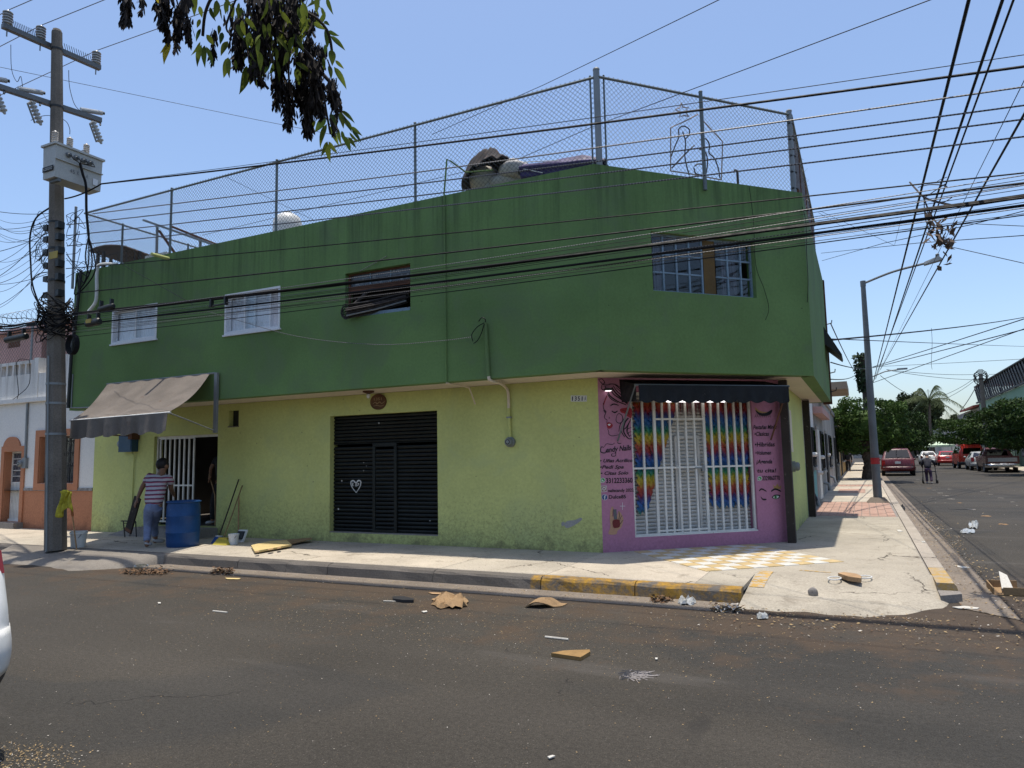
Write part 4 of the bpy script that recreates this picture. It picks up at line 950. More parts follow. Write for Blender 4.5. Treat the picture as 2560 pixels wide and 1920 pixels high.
post(FC, FC.px('H',385,450)[0], FC.px('H',366,160)[1], .03, M['post'], ZP-.2, .13)
post(FC, FC.len-.02, FC.px('H',1015,268)[1], .045, M['galv'])
for k in range(5): MB().tube([FC.P(FC.len-.07,zr-.15-.28*k,.02), FC.P(FC.len+.03,zr-.16-.28*k,.03)], .02, 6).build('fence_clamp', M['black_metal'], fence)
for k in (1.6,3.3,5.0): post(FR_, k, zr+.02, .024, M['rust'])
for k in (1.4,3.2,5.0): post(FLs, k, zr+.02, .024, M['post'])
MB().tube([FR_.P(.1,ZP+.1,.03), FR_.P(2.2,ZP-.1,.05), FR_.P(6.4,ZP+.15,.04)], .035, 8).build('rusty_pipe', M['rust'], fence)
b = MB()                                     # torn mesh ends curling off the side run
for i in range(50):
    p = FR_.P(random.uniform(.3,2.5), random.uniform(ZP+.1,zr-.2), .02); q = p+V((random.uniform(.02,.12),random.uniform(-.1,.1),random.uniform(-.12,.12)))
    b.tube([p, (p+q)/2+V((0,0,random.uniform(-.05,.05))), q], .0025, 3, caps=False)
o = b.build('torn_mesh', M['mesh'], fence); o['kind'] = 'stuff'
RZ = 5.14                                    # roof deck
# white water tank
tk = WY('P',1655,590,12.6); tkt = WY('P',1655,475,12.6).z; rr = abs(WY('P',1575,560,12.6).x-WY('P',1740,560,12.6).x)/2
wt = thing('water_tank', 'cream plastic water tank showing its domed top above the green parapet', 'water tank', (tk.x,12.6,RZ))
h_ = tkt-RZ
MB().lathe([(rr*.98,0),(rr,.1),(rr,h_-.34),(rr*.97,h_-.2),(rr*.82,h_-.09),(rr*.5,h_-.02),(rr*.3,h_)], 24, (tk.x,12.6,RZ)).build('body', M['plastic_white'], wt, smooth=True)
MB().lathe([(rr*.32,0),(rr*.32,.05),(rr*.28,.06)], 18, (tk.x,12.6,tkt-.02)).build('lid', M['plastic_white'], wt, smooth=True)
for zz in (.3,.5): MB().lathe([(rr+.004,-.02),(rr+.014,0),(rr+.004,.02)], 24, (tk.x,12.6,RZ+zz), caps=False).build('rib', M['plastic_white'], wt)
# bundle of sacks under a dark blanket
Yb = 10.35; c0 = WY('G',480,960,Yb); sc_b = abs(WY('G',1000,960,Yb).x-WY('G',480,960,Yb).x)/520
bu = thing('sack_pile', 'pile of white sacks under a crumpled dark blanket behind the parapet', 'sack pile', (c0.x,Yb,RZ))
M['blanket'] = mat('dark_blanket', (0.045,0.04,0.04), 0.95, var=0.3, wear=((0.14,0.08,0.06),0.22,9)); M['sack'] = mat('white_sack', (0.48,0.46,0.43), 0.85, var=0.12, wear=((0.3,0.2,0.16),0.12,8), bump=.4, bsc=25)
def lump(seed, amp=.12):
    rnd = random.Random(seed); ks = [(V((rnd.uniform(-1,1),rnd.uniform(-1,1),rnd.uniform(-1,1))).normalized(), rnd.uniform(3,9), rnd.uniform(0,6)) for _ in range(7)]
    return lambda p: 1+amp*sum(math.sin(p.dot(k)*f+ph) for k, f, ph in ks)/2.2
for i, (x, y, rx, rz_b) in enumerate(((660,985,120,80),(420,1060,110,100),(600,1090,140,90),(520,1180,200,120),(700,1170,140,110))):
    MB().ell(WY('G',x,y,Yb+.05*i), (rx*sc_b, .30, rz_b*sc_b), 20, 14, fn=lump(i,.06)).build('sack', M['sack'], bu, smooth='all')
def drape(u, v):
    a_ = u*2*math.pi; r_ = 0.12+0.88*v
    x = c0.x+(-20+185*r_*math.cos(a_)*1.05)*sc_b; y = Yb-.06+.46*r_*math.sin(a_)
    top = WY('G',500,825,Yb).z
    z = top-(145*sc_b)*(r_**1.7)*(1.25+.45*math.cos(a_-2.8))*1.15+.03*math.sin(a_*9+v*5)*v+.02*math.sin(a_*17+v*11)+.035*math.sin(v*9+a_*2)
    return V((x, y, z))
MB().sheet(drape, 60, 12, .012).build('blanket', M['blanket'], bu, smooth='all')
# folded purple parasol lying on the parapet
M['purple_cloth'] = mat('purple_tarp', (0.035,0.022,0.105), 0.6, var=0.25, spec=0.4, bump=.4, bsc=10)
q0, q1 = WY('G',730,985,10.1), WY('G',1385,922,9.85)
pa = thing('folded_parasol', 'folded dark purple parasol lying along the parapet beside the sacks', 'parasol', q0)
def fold(u, v):
    c_ = q0.lerp(q1, u); a_ = v*2*math.pi; rz2 = (.13+.05*u-.17*max(0,u-.75)*2.2)*(1+.18*math.sin(a_*5+u*6))
    return c_+V((0, .16*math.cos(a_)*(1+.2*math.sin(a_*5)), rz2*math.sin(a_)-.03))
MB().grid(fold, 24, 30).build('canopy', M['purple_cloth'], pa, smooth='all')
MB().lathe([(.07,0),(.075,.03),(.05,.08),(.03,.1)], 12, q0, axis=(q0-q1)).build('hub', M['black_metal'], pa)
MB().tube([q0.lerp(q1,.05)+V((0,-.14,.1)), q0.lerp(q1,.5)+V((0,-.16,.06))], .007, 6).build('rib', M['alu'], pa); MB().tube([q0.lerp(q1,.05)+V((0,-.16,-.02)), q0.lerp(q1,.3)+V((0,-.17,-.12))], .007, 6).build('rib', M['alu'], pa)
# small corrugated lean-to at the left
Yc = 10.6; ca = thing('corrugated_canopy', 'small rusty corrugated sheet canopy on posts at the left end of the roof', 'canopy', (*WY('P',330,850,Yc).xy, RZ))
e0, e1, pk = WY('P',140,765,Yc), WY('P',600,775,Yc+.6), WY('P',330,695,Yc)
def corr(u, v):
    x = e0.x+(e1.x-e0.x)*u; z = e0.z+(e1.z-e0.z)*u+(pk.z-e0.z)*math.sin(math.pi*min(1,u*1.15)**.8)*.95 if u < .87 else e1.z
    z = e0.z+(e1.z-e0.z)*u+(pk.z-e0.z)*1.05*math.sin(math.pi*u**.8)
    return V((x, Yc-.05+v*1.3, z+.016*math.sin(u*150)-.10*v))
MB().sheet(corr, 150, 3, .008).build('roof_sheet', mat('rusty_sheet', (0.10,0.07,0.055), .8, var=.4), ca)
for x, dy in ((200,.05),(245,.05),(300,.9),(520,.3)):
    p = WY('P',x,800,Yc+dy); MB().box(p.x-.03,p.x+.03,Yc+dy-.03,Yc+dy+.03,RZ,p.z+.12).build('post', M['dark_wood'], ca)
for k in range(5): MB().tube([V((e0.x+.3+.3*k,Yc+.1,e0.z-.12)), V((e0.x+.3+.3*k,Yc+.1,RZ))], .008, 5).build('grille_bar', M['black_metal'], ca)
MB().tube([V((e0.x+.2,Yc+.1,e0.z-.14)), V((e1.x-.1,Yc+.1,e0.z-.14))], .012, 5).build('grille_rail', M['black_metal'], ca)
# solar heater stand
Ys = 10.9; sp = thing('solar_heater_stand', 'sloping steel rail on legs of a rooftop solar heater beside the canopy', 'stand', (*WY('P',800,700,Ys).xy, RZ))
r0, r1 = WY('P',555,525,Ys), WY('P',1085,712,Ys)
MB().bar(r0, r1, .09, .05).build('rail', M['galv'], sp); MB().bar(r0+V((.3,.5,-.05)), r1+V((0,.5,0)), .09, .05).build('rail', M['rust'], sp)
for x0, y0, x1, y1, m_ in ((655,575,650,770,'galv'),(670,605,800,790,'rust'),(985,680,985,760,'galv')):
    a_, b_ = WY('P',x0,y0,Ys), WY('P',x1,y1,Ys); MB().bar(a_, a_+(b_-a_)*((RZ-a_.z)/(b_.z-a_.z)), .045, .045).build('leg', M[m_], sp)
p = WY('P',560,800,10.2); p2 = WY('P',722,765,10.2); MB().box(p.x,p2.x,10.2,10.6,RZ,p2.z).build('white_trough', M['white_paint'], sp)
# outline of a nativity made of bent wire with a star
Yn = FC; nat = thing('wire_nativity', 'wire outline of a stable with a star behind the corner fence', 'decoration', FC.P(1.4,RZ,-.35))
M['pale_wire'] = mat('pale_tube_light', (0.34,0.28,0.25), 0.6)
def hw(pts, m='black_metal', r=.011, closed=False, nm='outline', sm=True):
    q = [FC.P(*FC.px('H',x,y,-.35),-.35) for x, y in pts]
    if sm: q = cat_rom(q, 5, closed)
    MB().tube(q, r, 5, closed=closed).build(nm, M[m], nat)
hw([(275,208),(288,236),(325,240),(302,264),(326,298),(292,290),(266,303),(270,268),(236,252),(266,240)], 'pale_wire', .012, True, 'star', False)
hw([(205,660),(205,372),(300,330),(388,283)], 'pale_wire', .011, nm='stable_frame', sm=False); hw([(400,302),(553,466),(545,720)], 'pale_wire', .011, nm='stable_frame', sm=False); hw([(545,722),(330,680),(205,662)], 'pale_wire', .011, nm='stable_frame', sm=False)
hw([(206,570),(245,470),(262,430),(258,385),(290,362),(330,385),(325,425),(300,450)]); hw([(285,400),(305,470),(300,560),(315,640),(330,690)]); hw([(215,640),(300,550),(365,490)])
hw([(400,455),(440,448),(465,490),(462,540),(500,580),(525,650),(535,710)]); hw([(395,515),(440,540),(452,610),(440,690)]); hw([(365,630),(395,615),(430,630),(425,670)]); hw([(360,640),(375,680),(420,690)])
vp = thing('vent_pipe', 'short dark vent pipe standing on the parapet between the corner fence posts', 'pipe', FC.P(*FC.px('H',690,740),-.1))
p = FC.P(*FC.px('H',690,748),-.12); MB().tube([p+V((0,0,-.2)), p+V((0,0,.26)), p+V((-.03,0,.28)), p+V((-.05,0,.27))], .02, 7).build('tube', M['dark_wood'], vp); MB().lathe([(.024,0),(.024,.03)], 8, p).build('collar', M['rust'], vp)
# coil of old cable and reed pushed out of the broken window
a, c, p, q = H_w3
cb = thing('cable_roll', 'rolled bundle of black cable and reed sticking out of the broken window', 'cable roll', FU.P((a+c)/2, p, -.1))
s0, s1 = FU.px('X',420,1300,.12), FU.px('X',1640,1090,-.15)
M['reed'] = mat('dark_reed', (0.035,0.03,0.028), 0.8, var=0.5, sc=18)
for i in range(26):
    an = 6.2832*i/26*3.1; rr_ = .10*math.sqrt((i+1)/26)
    A_ = FU.P(s0[0]+random.uniform(-.03,.03), s0[1]+rr_*1.25*math.sin(an), .10+rr_*math.cos(an)); B_ = FU.P(s1[0], s1[1]+.06+rr_*.9*math.sin(an), -.16+rr_*.5*math.cos(an))
    MB().tube([A_, A_.lerp(B_,.5)+V((0,0,-.015)), B_], .014, 5).build('reed', M['reed'] if i % 3 else M['galv'] if i % 12 == 0 else M['black_cable'], cb)
for i in range(9):
    cc_ = FU.P(s0[0]-.03, s0[1]-.03+random.uniform(-.05,.04), .12); rr_ = random.uniform(.04,.12)
    MB().tube([cc_+FU.u*(random.uniform(-.01,.01)+.7*rr_*math.cos(t))+V((0,-.02+.3*rr_*math.cos(t),rr_*math.sin(t))) for t in [6.2832*j/12 for j in range(12)]], .007, 5, closed=True).build('loop', M['black_cable'] if i % 2 else M['reed'], cb)
MB().tube([FU.P(s0[0]+.05,s0[1]+.10,.05), FU.P(s0[0]+.3,s0[1]+.34,-.05), FU.P(s0[0]+.5,s0[1]+.38,-.2)], .03, 6).build('reed', M['reed'], cb)
# ================================================================== utility pole, transformer and overhead wires
PB, PT = V((-12.86,7.86,S)), V((-13.28,7.69,9.86))
def pole_at(z): return PB.lerp(PT, (z-S)/(PT.z-S))
M['pole_conc'] = mat('weathered_pole_concrete', (0.145,0.128,0.108), 0.9, var=0.2, sc=2.5, fine=.2, bump=.5, bsc=30, wear=((0.05,0.045,0.04),.12,6))
pole = thing('utility_pole', 'tall weathered concrete utility pole at the kerb in front of the grey awning', 'pole', PB)
b = MB(); nP = 8
b.tube([PB.lerp(PT,t) for t in (0,.25,.5,.75,1)], [.18,.16,.138,.115,.092], nP); b.build('shaft', M['pole_conc'], pole)
b = MB(); b.tube([PT, PT+V((0,0,.05))], [.088,.07], nP); b.build('pole_cap', M['pole_conc'], pole)
for zz in (2.2,2.75,3.1,4.4,5.0,5.6,6.1,8.35,9.5):
    q = pole_at(zz); r_ = .18-.088*(zz/9.86)+.008
    MB().lathe([(r_,-.02),(r_,.02)], 16, q, caps=False).build('steel_band', M['galv'] if zz < 4 else M['black_metal'], pole)
MB().tube([pole_at(S)+V((.03,-.175,0)), pole_at(2.9)+V((.03,-.155,0)), pole_at(3.6)+V((.03,-.15,0))], .018, 6).build('conduit', M['galv'], pole)
def arm_ends(z, L, R): return G('A',*L,z), G('A',*R,z)
zA, zB = 9.60, 8.42
a1L, a1R = arm_ends(zA, (15,165), (648,442)); a2L, a2R = arm_ends(zB, (-60,545), (655,782))
for nm, p0_, p1_ in (('crossarm', a1L, a1R), ('crossarm', a2L, a2R)):
    off = V((.17,0,0)); MB().bar(p0_+off*0, p1_+off*0, .10, .09).build(nm, M['grey_metal'], pole)
M['porcelain'] = mat('grey_porcelain', (0.34,0.36,0.37), 0.25, var=.05, spec=.5); M['porcelain_w'] = mat('pale_porcelain', (0.50,0.47,0.43), 0.25, var=.05, spec=.5)
def ribbed(p, ax, L, r, n, m, parent, nm):
    pr = [(r*.5,0)]
    for i in range(n): t = L*(i+.15)/n; pr += [(r*.55,t),(r,t+L/n*.25),(r*.95,t+L/n*.5),(r*.55,t+L/n*.7)]
    pr += [(r*.45,L),(r*.3,L*1.08)]
    return MB().lathe(pr, 14, p, axis=ax).build(nm, m, parent, smooth=True)
INS = []
for t in (.045,.365,.955):
    q = a1L.lerp(a1R, t)+V((0,0,.05)); ribbed(q, (0,0,1), .26, .085, 5, M['porcelain'], pole, 'insulator'); INS.append(q+V((0,0,.29)))
    MB().tube([q+V((0,0,-.22)), q], .012, 5).build('insulator_pin', M['galv'], pole)
b = MB()
for t0, t1 in ((.10,.33),(.60,.93)):
    for i in range(14):
        q = a1L.lerp(a1R, t0+(t1-t0)*i/13)+V((0,0,.045)); b.tube([q, q+V((-.02,-.03,.15))], .006, 3)
o = b.build('bird_spikes', M['black_metal'], pole); o['kind'] = 'stuff'
for t in (.02,.33,.90):                       # fuse cut-outs hung from the lower arm
    q = a2L.lerp(a2R, t); dr = V((.12,.18,-.55)).normalized()
    ribbed(q+V((.02,.02,-.08)), dr, .42, .065, 6, M['porcelain'], pole, 'fuse_insulator')
    MB().tube([q+V((.06,0,-.1)), q+V((.16,-.12,-.22)), q+V((.20,0,-.55))], .016, 6).build('fuse_tube', M['grey_metal'], pole)
    MB().tube([q+V((-.05,-.18,.09)), q+V((.03,.20,.17))], .045, 10).build('surge_arrester', M['porcelain'], pole)
    MB().tube([q+V((.03,.20,.17)), q+V((.04,.24,.178))], .03, 8).build('arrester_cap', M['black_metal'], pole)
    MB().tube([q+V((0,.1,0)), q+V((.05,.16,-.05)), q+V((.08,.14,-.12))], .018, 6).build('hanger', M['grey_metal'], pole)
# transformer
X1 = -12.42; nb = WX('V',462,992,X1); fb = WX('V',1440,1302,X1); ntz = WX('V',483,290,X1).z; lft = WY('V',205,1050,nb.y)
M['xf'] = mat('pale_grey_transformer', (0.40,0.40,0.375), 0.5, var=.06, wear=((.2,.15,.11),.06,12))
y0, y1, z0, z1, x0 = nb.y, fb.y, nb.z, ntz, max(lft.x, X1-.62)
print('transformer', x0, X1, y0, y1, z0, z1)
xf = thing('transformer', 'pale grey box transformer with ribbed bushings hung on the utility pole', 'transformer', ((x0+X1)/2,(y0+y1)/2,z0))
tp = .012
MB().hexa([(x0+tp,y0+tp,z0),(X1-tp,y0+tp,z0),(X1-tp,y1-tp,z0),(x0+tp,y1-tp,z0),(x0,y0,z1-.03),(X1,y0,z1-.03),(X1,y1,z1-.03),(x0,y1,z1-.03)]).build('tank', M['xf'], xf)
MB().box(x0-.03,X1+.03,y0-.03,y1+.03,z1-.028,z1+.01).build('lid', M['xf'], xf)
MB().box(X1-.004,X1+.03,y0,y1,z0+(z1-z0)*.52,z0+(z1-z0)*.55).build('seam', M['xf'], xf)
for i, t in enumerate((.10,.42,.78)): ribbed(V((x0+.18 if i == 0 else X1-.2,y0+(y1-y0)*t,z1+.01)), (0,0,1), .26, .055, 8, M['porcelain_w'], xf, 'bushing')
for i, t in enumerate((.26,.42,.58,.72)):
    q = V((X1,y0+(y1-y0)*t,z0+(z1-z0)*.76)); MB().lathe([(.045,0),(.05,.02),(.02,.04),(.02,.08)], 10, q, axis=(1,0,0)).build('terminal', M['grey_metal'], xf)
    MB().tube([q+V((.07,0,0)), q+V((.09,.04,-.08)), V((X1+.06,y0+(y1-y0)*.47,z0+(z1-z0)*.60))], .009, 5).build('lead', M['black_cable'], xf)
for t in (.3,.62): MB().tube([V((X1-.05,y0+(y1-y0)*t+.05*math.cos(u),z1+.02+.05*math.sin(u))) for u in [3.1416*i/6 for i in range(7)]], .009, 5).build('lifting_eye', M['grey_metal'], xf)
MB().box(X1+.001,X1+.006,y0+(y1-y0)*.80,y0+(y1-y0)*.91,z0+.08,z0+.20).build('rating_plate', M['alu'], xf)
FX = Frame((X1+.002,y0), (X1+.002,y1)); FS = Frame((x0,y0-.004), (X1,y0-.004))
def ftext(s, fr, a0, a1, z, h, m, parent, d=.004):
    cu = bpy.data.curves.new('t', 'FONT'); cu.body = s; cu.resolution_u = 3; to = bpy.data.objects.new('t', cu); me = to.to_mesh()
    vs = [v.co.copy() for v in me.vertices]; fs = [tuple(p_.vertices) for p_ in me.polygons]; to.to_mesh_clear(); bpy.data.objects.remove(to); bpy.data.curves.remove(cu)
    x0_ = min(v.x for v in vs); kx_ = (a1-a0)/(max(v.x for v in vs)-x0_)
    return MB().add([fr.P(a0+(v.x-x0_)*kx_, z+v.y*h/.72, d) for v in vs], fs).build('lettering', m, parent)
ly = y1-y0
for ch, u0, u1 in (('4',.31,.35),('5',.365,.41),('K',.46,.50),('V',.56,.60),('A',.65,.69)): ftext(ch, FX, u0*ly, u1*ly, z0+(z1-z0)*.26, .075, M['ink_grey'], xf)
MB().fbox(FS, .02, FS.len*.9, z0+.12, z0+.21, .001, .006).build('number_strip', M['ink'], xf); ftext('A28202', FS, .04, FS.len*.86, z0+.135, .055, M['xf'], xf, .012)
MB().bar(V((x0+.1,y0+.1,z0-.03)), V((X1-.02,y0+.1,z0-.03)), .06, .05).build('mounting_bracket', M['grey_metal'], xf)
MB().tube(cat_rom([V((X1+.06,y0+ly*.47,z0+(z1-z0)*.60)), V((X1+.08,y0+ly*.52,z0+(z1-z0)*.3)), V((X1+.08,y0+ly*.60,z0-.02)), V((X1+.10,y0+ly*.62,z0-.5)), V((X1+.14,y0+ly*.66,z0-.95))],5), .022, 8).build('down_cable', M['black_cable'], xf)
for k in range(4):
    s_ = V((X1+.14,y0+ly*.66,z0-.95)); MB().tube(cat_rom([s_, s_+V((.1*(k-1.5),.05,-.35-.1*k)), s_+V((.05-.12*k,.0,-.75-.1*k)), s_+V((-.35,.05,-.55-.05*k))],5), .011, 6).build('down_cable', M['black_cable'], xf)
# ---- wires
def wire(label, pts, r, m='black_cable', sag=0.0, group='overhead cables', name='overhead_cable', n=14, cat='cable'):
    P_ = []
    for i in range(len(pts)-1):
        a_, b_ = V(pts[i]), V(pts[i+1])
        for j in range(n): t = j/n; P_.append(a_.lerp(b_,t)+V((0,0,-4*sag*t*(1-t))))
    P_.append(V(pts[-1]))
    return tag(MB().tube(P_, r, 5, caps=False).build(name, M[m]), label, cat, group)
def along(L, R, Y, r, label, m='black_cable', mid=None, ext=9.0, sag=.04):
    p0_, p1_ = WY(*L, Y), WY(*R, Y); sl = (p1_-p0_)/(p1_.x-p0_.x)
    pts = [p0_] + ([WY(*mid, Y)] if mid else []) + [p1_, p1_+sl*ext+V((0,0,.45*ext/9))]
    return wire(label, pts, r, m, sag)
def twist(n):                                # pale stranded conductor
    g = NG(n); wv = g.n('TexWave'); wv.inputs['Scale'].default_value = 9.0; wv.inputs['Distortion'].default_value = 3.0; g.put(wv.inputs['Vector'], g.pos)
    return g.fin(g.mix(g.remap(wv.outputs[0], .35, .65), (0.03,0.03,0.035), (0.17,0.17,0.175)), 0.5, 0.0, 0.3)
M['strand'] = twist('stranded_conductor')
front = 'power cables along the green facade'
along(('A',660,1188), ('J',1327,325), 7.84, .0045, 'thin topmost wire crossing the fence to the right, from the transformer corner')
along(('A',420,1288), ('J',1327,395), 7.86, .014, 'thick black cable crossing above the rooftop nativity', mid=('A',655,1192))
along(('A',600,1385), ('J',1327,515), 7.88, .009, 'pale stranded conductor, highest of the four across the roof fence', 'strand')
along(('A',435,1457), ('J',1327,625), 7.88, .009, 'pale stranded conductor, second highest of the four across the roof fence', 'strand')
along(('A',435,1527), ('J',1327,707), 7.88, .009, 'pale stranded conductor, third of the four across the roof fence', 'strand')
along(('A',435,1594), ('J',1327,810), 7.88, .009, 'pale stranded conductor, lowest of the four across the roof fence', 'strand')
along(('B',548,570), ('J',1327,1025), 7.80, .008, 'black cable running above all facade windows from the pole collar')
along(('B',640,770), ('J',1327,1085), 7.78, .011, 'black cable passing just above the broken window')
along(('B',600,955), ('J',1327,1165), 7.76, .021, 'thickest black cable bundle crossing all the facade windows')
along(('B',600,940), ('J',1327,1172), 7.73, .012, 'black cable lashed against the thickest facade bundle')
along(('B',600,1038), ('J',1327,1218), 7.78, .015, 'second thick black cable just under the thickest facade bundle')
along(('B',610,1137), ('J',1327,1275), 7.80, .006, 'lowest thin black wire across the facade windows')
for i in range(11):
    yl = 965+14*i+random.uniform(-5,5); yr = 1040+22*i+random.uniform(-8,8)
    w_ = along(('B',600,yl), ('J',1327,yr), 7.70+.02*i, .0035 if i % 3 else .005, ('pale' if i % 3 == 0 else 'black')+' thin telephone wire in the '+('upper' if i < 6 else 'lower')+' part of the bundle crossing the facade windows', 'strand' if i % 3 == 0 else 'black_cable', sag=random.uniform(.02,.12))
    w_['group'] = 'thin wires across the facade'
# the three lines on the top insulators, along the street
for i, (q, nm) in enumerate(zip(INS, ('nearest', 'middle', 'farthest'))):
    wire('bare power line on the %s top insulator of the utility pole' % nm, [q+V((-40,-.3,.3)), q, q+V((40,.3,.4))], .0075, 'wire', .5)
# jumpers
for i, (pts, nm) in enumerate(((((70,290),(75,450),(110,530),(135,495),(150,600)),'looped jumper wire left of the pole top'), (((445,455),(450,560),(480,670),(520,720)),'jumper wire right of the pole below the top arm'), (((200,780),(260,755),(330,750),(420,780),(450,830),(452,870)),'jumper wire curving from the fuses to the middle bushing'))):
    wire(nm, cat_rom([WY('A',x,y,7.85) for x, y in pts],4), .006, 'black_cable', n=1)
# long diagonals over the roof
wire('thin wire descending behind the leaves towards the left fence', [WY('A',0,435,9.0), WY('A',1659,775,13.0), WY('S',900,350,14)], .006)
wire('thin wire rising from the roof fence to the top edge of the picture', [WY('G',0,690,12.5), WY('G',900,290,11), WY('G',1500,0,9.5), WY('G',2300,-390,8)], .0055)
wire('thin wire rising from the roof past the corner post to the upper right', [WY('P',1000,640,13), WY('G',700,880,12), WY('G',1300,620,10.5), WY('J',770,0,7.5), WY('J',1000,-90,7)], .0055)
wire('thin guy wire from the fence rail down to the parapet by the water tank', [WY('P',1160,180,9.6), WY('P',1850,520,11.5)], .004)
wire('drooping grey wire from the second window to the service mast', cat_rom([FU.P(*FU.px('O',x,y,.12),.12) for x, y in ((0,425),(180,480),(700,620),(1300,680),(1800,650),(2020,622))],5), .005, 'strand', n=1)
wire('pale cord hanging above the broken window', [FU.P(*FU.px('O',1165,118,.03),.03), FU.P(*FU.px('O',1375,0,.03),.03)], .006, 'strand')
wire('thin wire slanting down from the canopy to the bundle by the second window', [FU.P(*FU.px('B',1000,525,.2),.2), WY('B',1600,865,7.9)], .005)
wire('thin loose wire hanging beside the corner window', cat_rom([CU.P(*CU.px('H',x,y,.03),.03) for x, y in ((730,760),(760,1000),(775,1290),(830,1450),(862,1580),(840,1659))],5), .004, n=1)
wire('thin wire hanging down the right edge of the corner face', cat_rom([CU.P(*CU.px('H',x,y,.03),.03) for x, y in ((1085,900),(1110,1000),(1115,1200),(1125,1400),(1120,1540))],5), .005, n=1)
# tangle to the left of the pole
rl = random.Random(3)
for i, (ys, ye) in enumerate(((110,95),(120,155),(150,205),(170,240),(200,225),(210,335),(260,430),(300,510),(330,590),(360,650),(380,695),(420,765),(440,900),(250,280),(150,520),(200,640),(330,270),(520,880),(600,700))):
    a_ = WY('B',425,ys,7.8); e_ = WY('B',-20,ye,rl.uniform(6.5,11.5))
    wire('thin drop wire fanning from the pole, reaching the left edge '+('level with the transformer cable' if ye < 250 else 'above the white house fence' if ye > 680 else 'midway down the tangle'), [a_, e_, e_+(e_-a_)*.5], rl.choice((.004,.005,.006)), 'black_cable', rl.uniform(.0,.25), 'drop wires fanning left of the pole')
for i in range(16):
    y_ = rl.uniform(110,470); s_ = rl.choice((-1,1)); x_ = 425 if s_ < 0 else 550
    pts = [WY('B',x_,y_,7.75)] + [WY('B',x_+s_*rl.uniform(20,160),y_+rl.uniform(-60,140),7.75+rl.uniform(-.15,.15)) for _ in range(4)] + [WY('B',x_,y_+rl.uniform(-30,200),7.72)]
    wire('curly slack loop of wire tied on the %s side of the pole' % ('left' if s_ < 0 else 'right'), cat_rom(pts,6), .005, n=1, group='slack wire loops on the pole')
for i, (pts, r_, lb) in enumerate(((((420,60),(300,150),(250,300),(255,520),(270,700),(330,870),(400,980)),.016,'thick black cable bowing out left of the pole'), (((430,595),(330,610),(275,660),(262,740),(330,880),(395,965)),.010,'black cable arching round the left side of the pole'))):
    wire(lb, cat_rom([WY('B',x,y,7.7) for x, y in pts],6), r_, n=1)
for i, (y0_, y1_, r_) in enumerate(((985,1045,.02),(1000,1065,.016),(1015,1020,.012),(1030,1085,.014),(1045,1110,.010),(975,960,.008))):
    wire('%s black cable of the heavy bundle running left from the pole' % ('thick' if r_ > .013 else 'thinner'), [WY('B',430,y0_,7.75), WY('B',200,(y0_+y1_)/2+10,7.75), WY('B',-30,y1_,7.75), WY('B',-300,y1_+40,7.75)], r_, 'black_cable', .03, 'heavy cable bundle left of the pole')
# the knot of cable at the pole
kn = thing('cable_knot', 'dense knot of black cable coils lashed round the pole below the transformer', 'cable knot', pole_at(4.1))
for i in range(34):
    z_ = rl.uniform(3.95,4.65); c_ = pole_at(z_); rr_ = rl.uniform(.17,.34); ph = rl.uniform(0,6.28); el = rl.uniform(.6,1.3)
    MB().tube([c_+V((rr_*math.cos(t)*el, rr_*math.sin(t), .07*math.sin(t*2+ph)+.05*math.sin(t*3+i))) for t in [6.2832*j/18 for j in range(18)]], rl.choice((.007,.009,.013)), 5, closed=True).build('coil', M['black_cable'], kn)
for i, (z_) in enumerate((4.75,5.05,5.3,5.55,5.8,6.02)):
    c_ = pole_at(z_); MB().box(c_.x+.12,c_.x+.22,c_.y-.1,c_.y+.02,z_-.06,z_+.06).build('clamp', M['black_metal'], kn); MB().box(c_.x-.24,c_.x-.12,c_.y-.1,c_.y+.02,z_-.05,z_+.05).build('clamp', M['black_metal'], kn)
rc = WY('B',595,1200,7.7); ring = thing('cable_coil', 'black ring of spare cable hanging on the right of the pole', 'cable coil', rc)
for i in range(5): MB().tube([rc+V((.13*math.cos(t)+.008*i,-.02+.012*i,.17*math.sin(t))) for t in [6.2832*j/20 for j in range(20)]], .014, 6, closed=True).build('turn', M['black_cable'], ring)
def sbox(c_, x0_, y0_, x1_, y1_, Y, label, lab=None, m='black_metal'):
    A_, B_ = WY(c_,x0_,y1_,Y), WY(c_,x1_,y0_,Y); t_ = thing('splice_box', label, 'splice box', (A_+B_)/2)
    MB().tube([V((A_.x,Y,(A_.z+B_.z)/2)), V((A_.x+.02,Y,(A_.z+B_.z)/2)), V((B_.x-.02,Y,(A_.z+B_.z)/2+.02)), V((B_.x,Y,(A_.z+B_.z)/2+.02))], [(B_.z-A_.z)*.36,(B_.z-A_.z)*.5,(B_.z-A_.z)*.5,(B_.z-A_.z)*.36], 10).build('casing', M[m], t_, smooth=True)
    for f_ in (.15,.85): MB().box(A_.x+(B_.x-A_.x)*f_-.015,A_.x+(B_.x-A_.x)*f_+.015,Y-.03,Y+.03,B_.z-.02,B_.z+.10).build('strap', M['black_metal'], t_)
    if lab: MB().box(A_.x+.06,(A_.x+B_.x)/2+.02,Y-(B_.z-A_.z)*.52,Y-(B_.z-A_.z)*.42,(A_.z+B_.z)/2,(A_.z+B_.z)/2+.07).build('sticker', M[lab], t_)
M['yellow_sticker'] = mat('yellow_sticker', (0.35,0.25,0.05), .6)
sbox('B',820,865,945,930,7.7,'black splice case with ragged end beside the drain pipe'); sbox('B',720,985,830,1060,7.65,'black splice box with a yellow sticker hanging right of the pole','yellow_sticker'); sbox('B',50,1110,222,1190,7.7,'long black splice case hanging at the left edge of the picture')
sbox('B',1730,855,1900,895,7.72,'slim black splice closure on the bundle beside the second window')
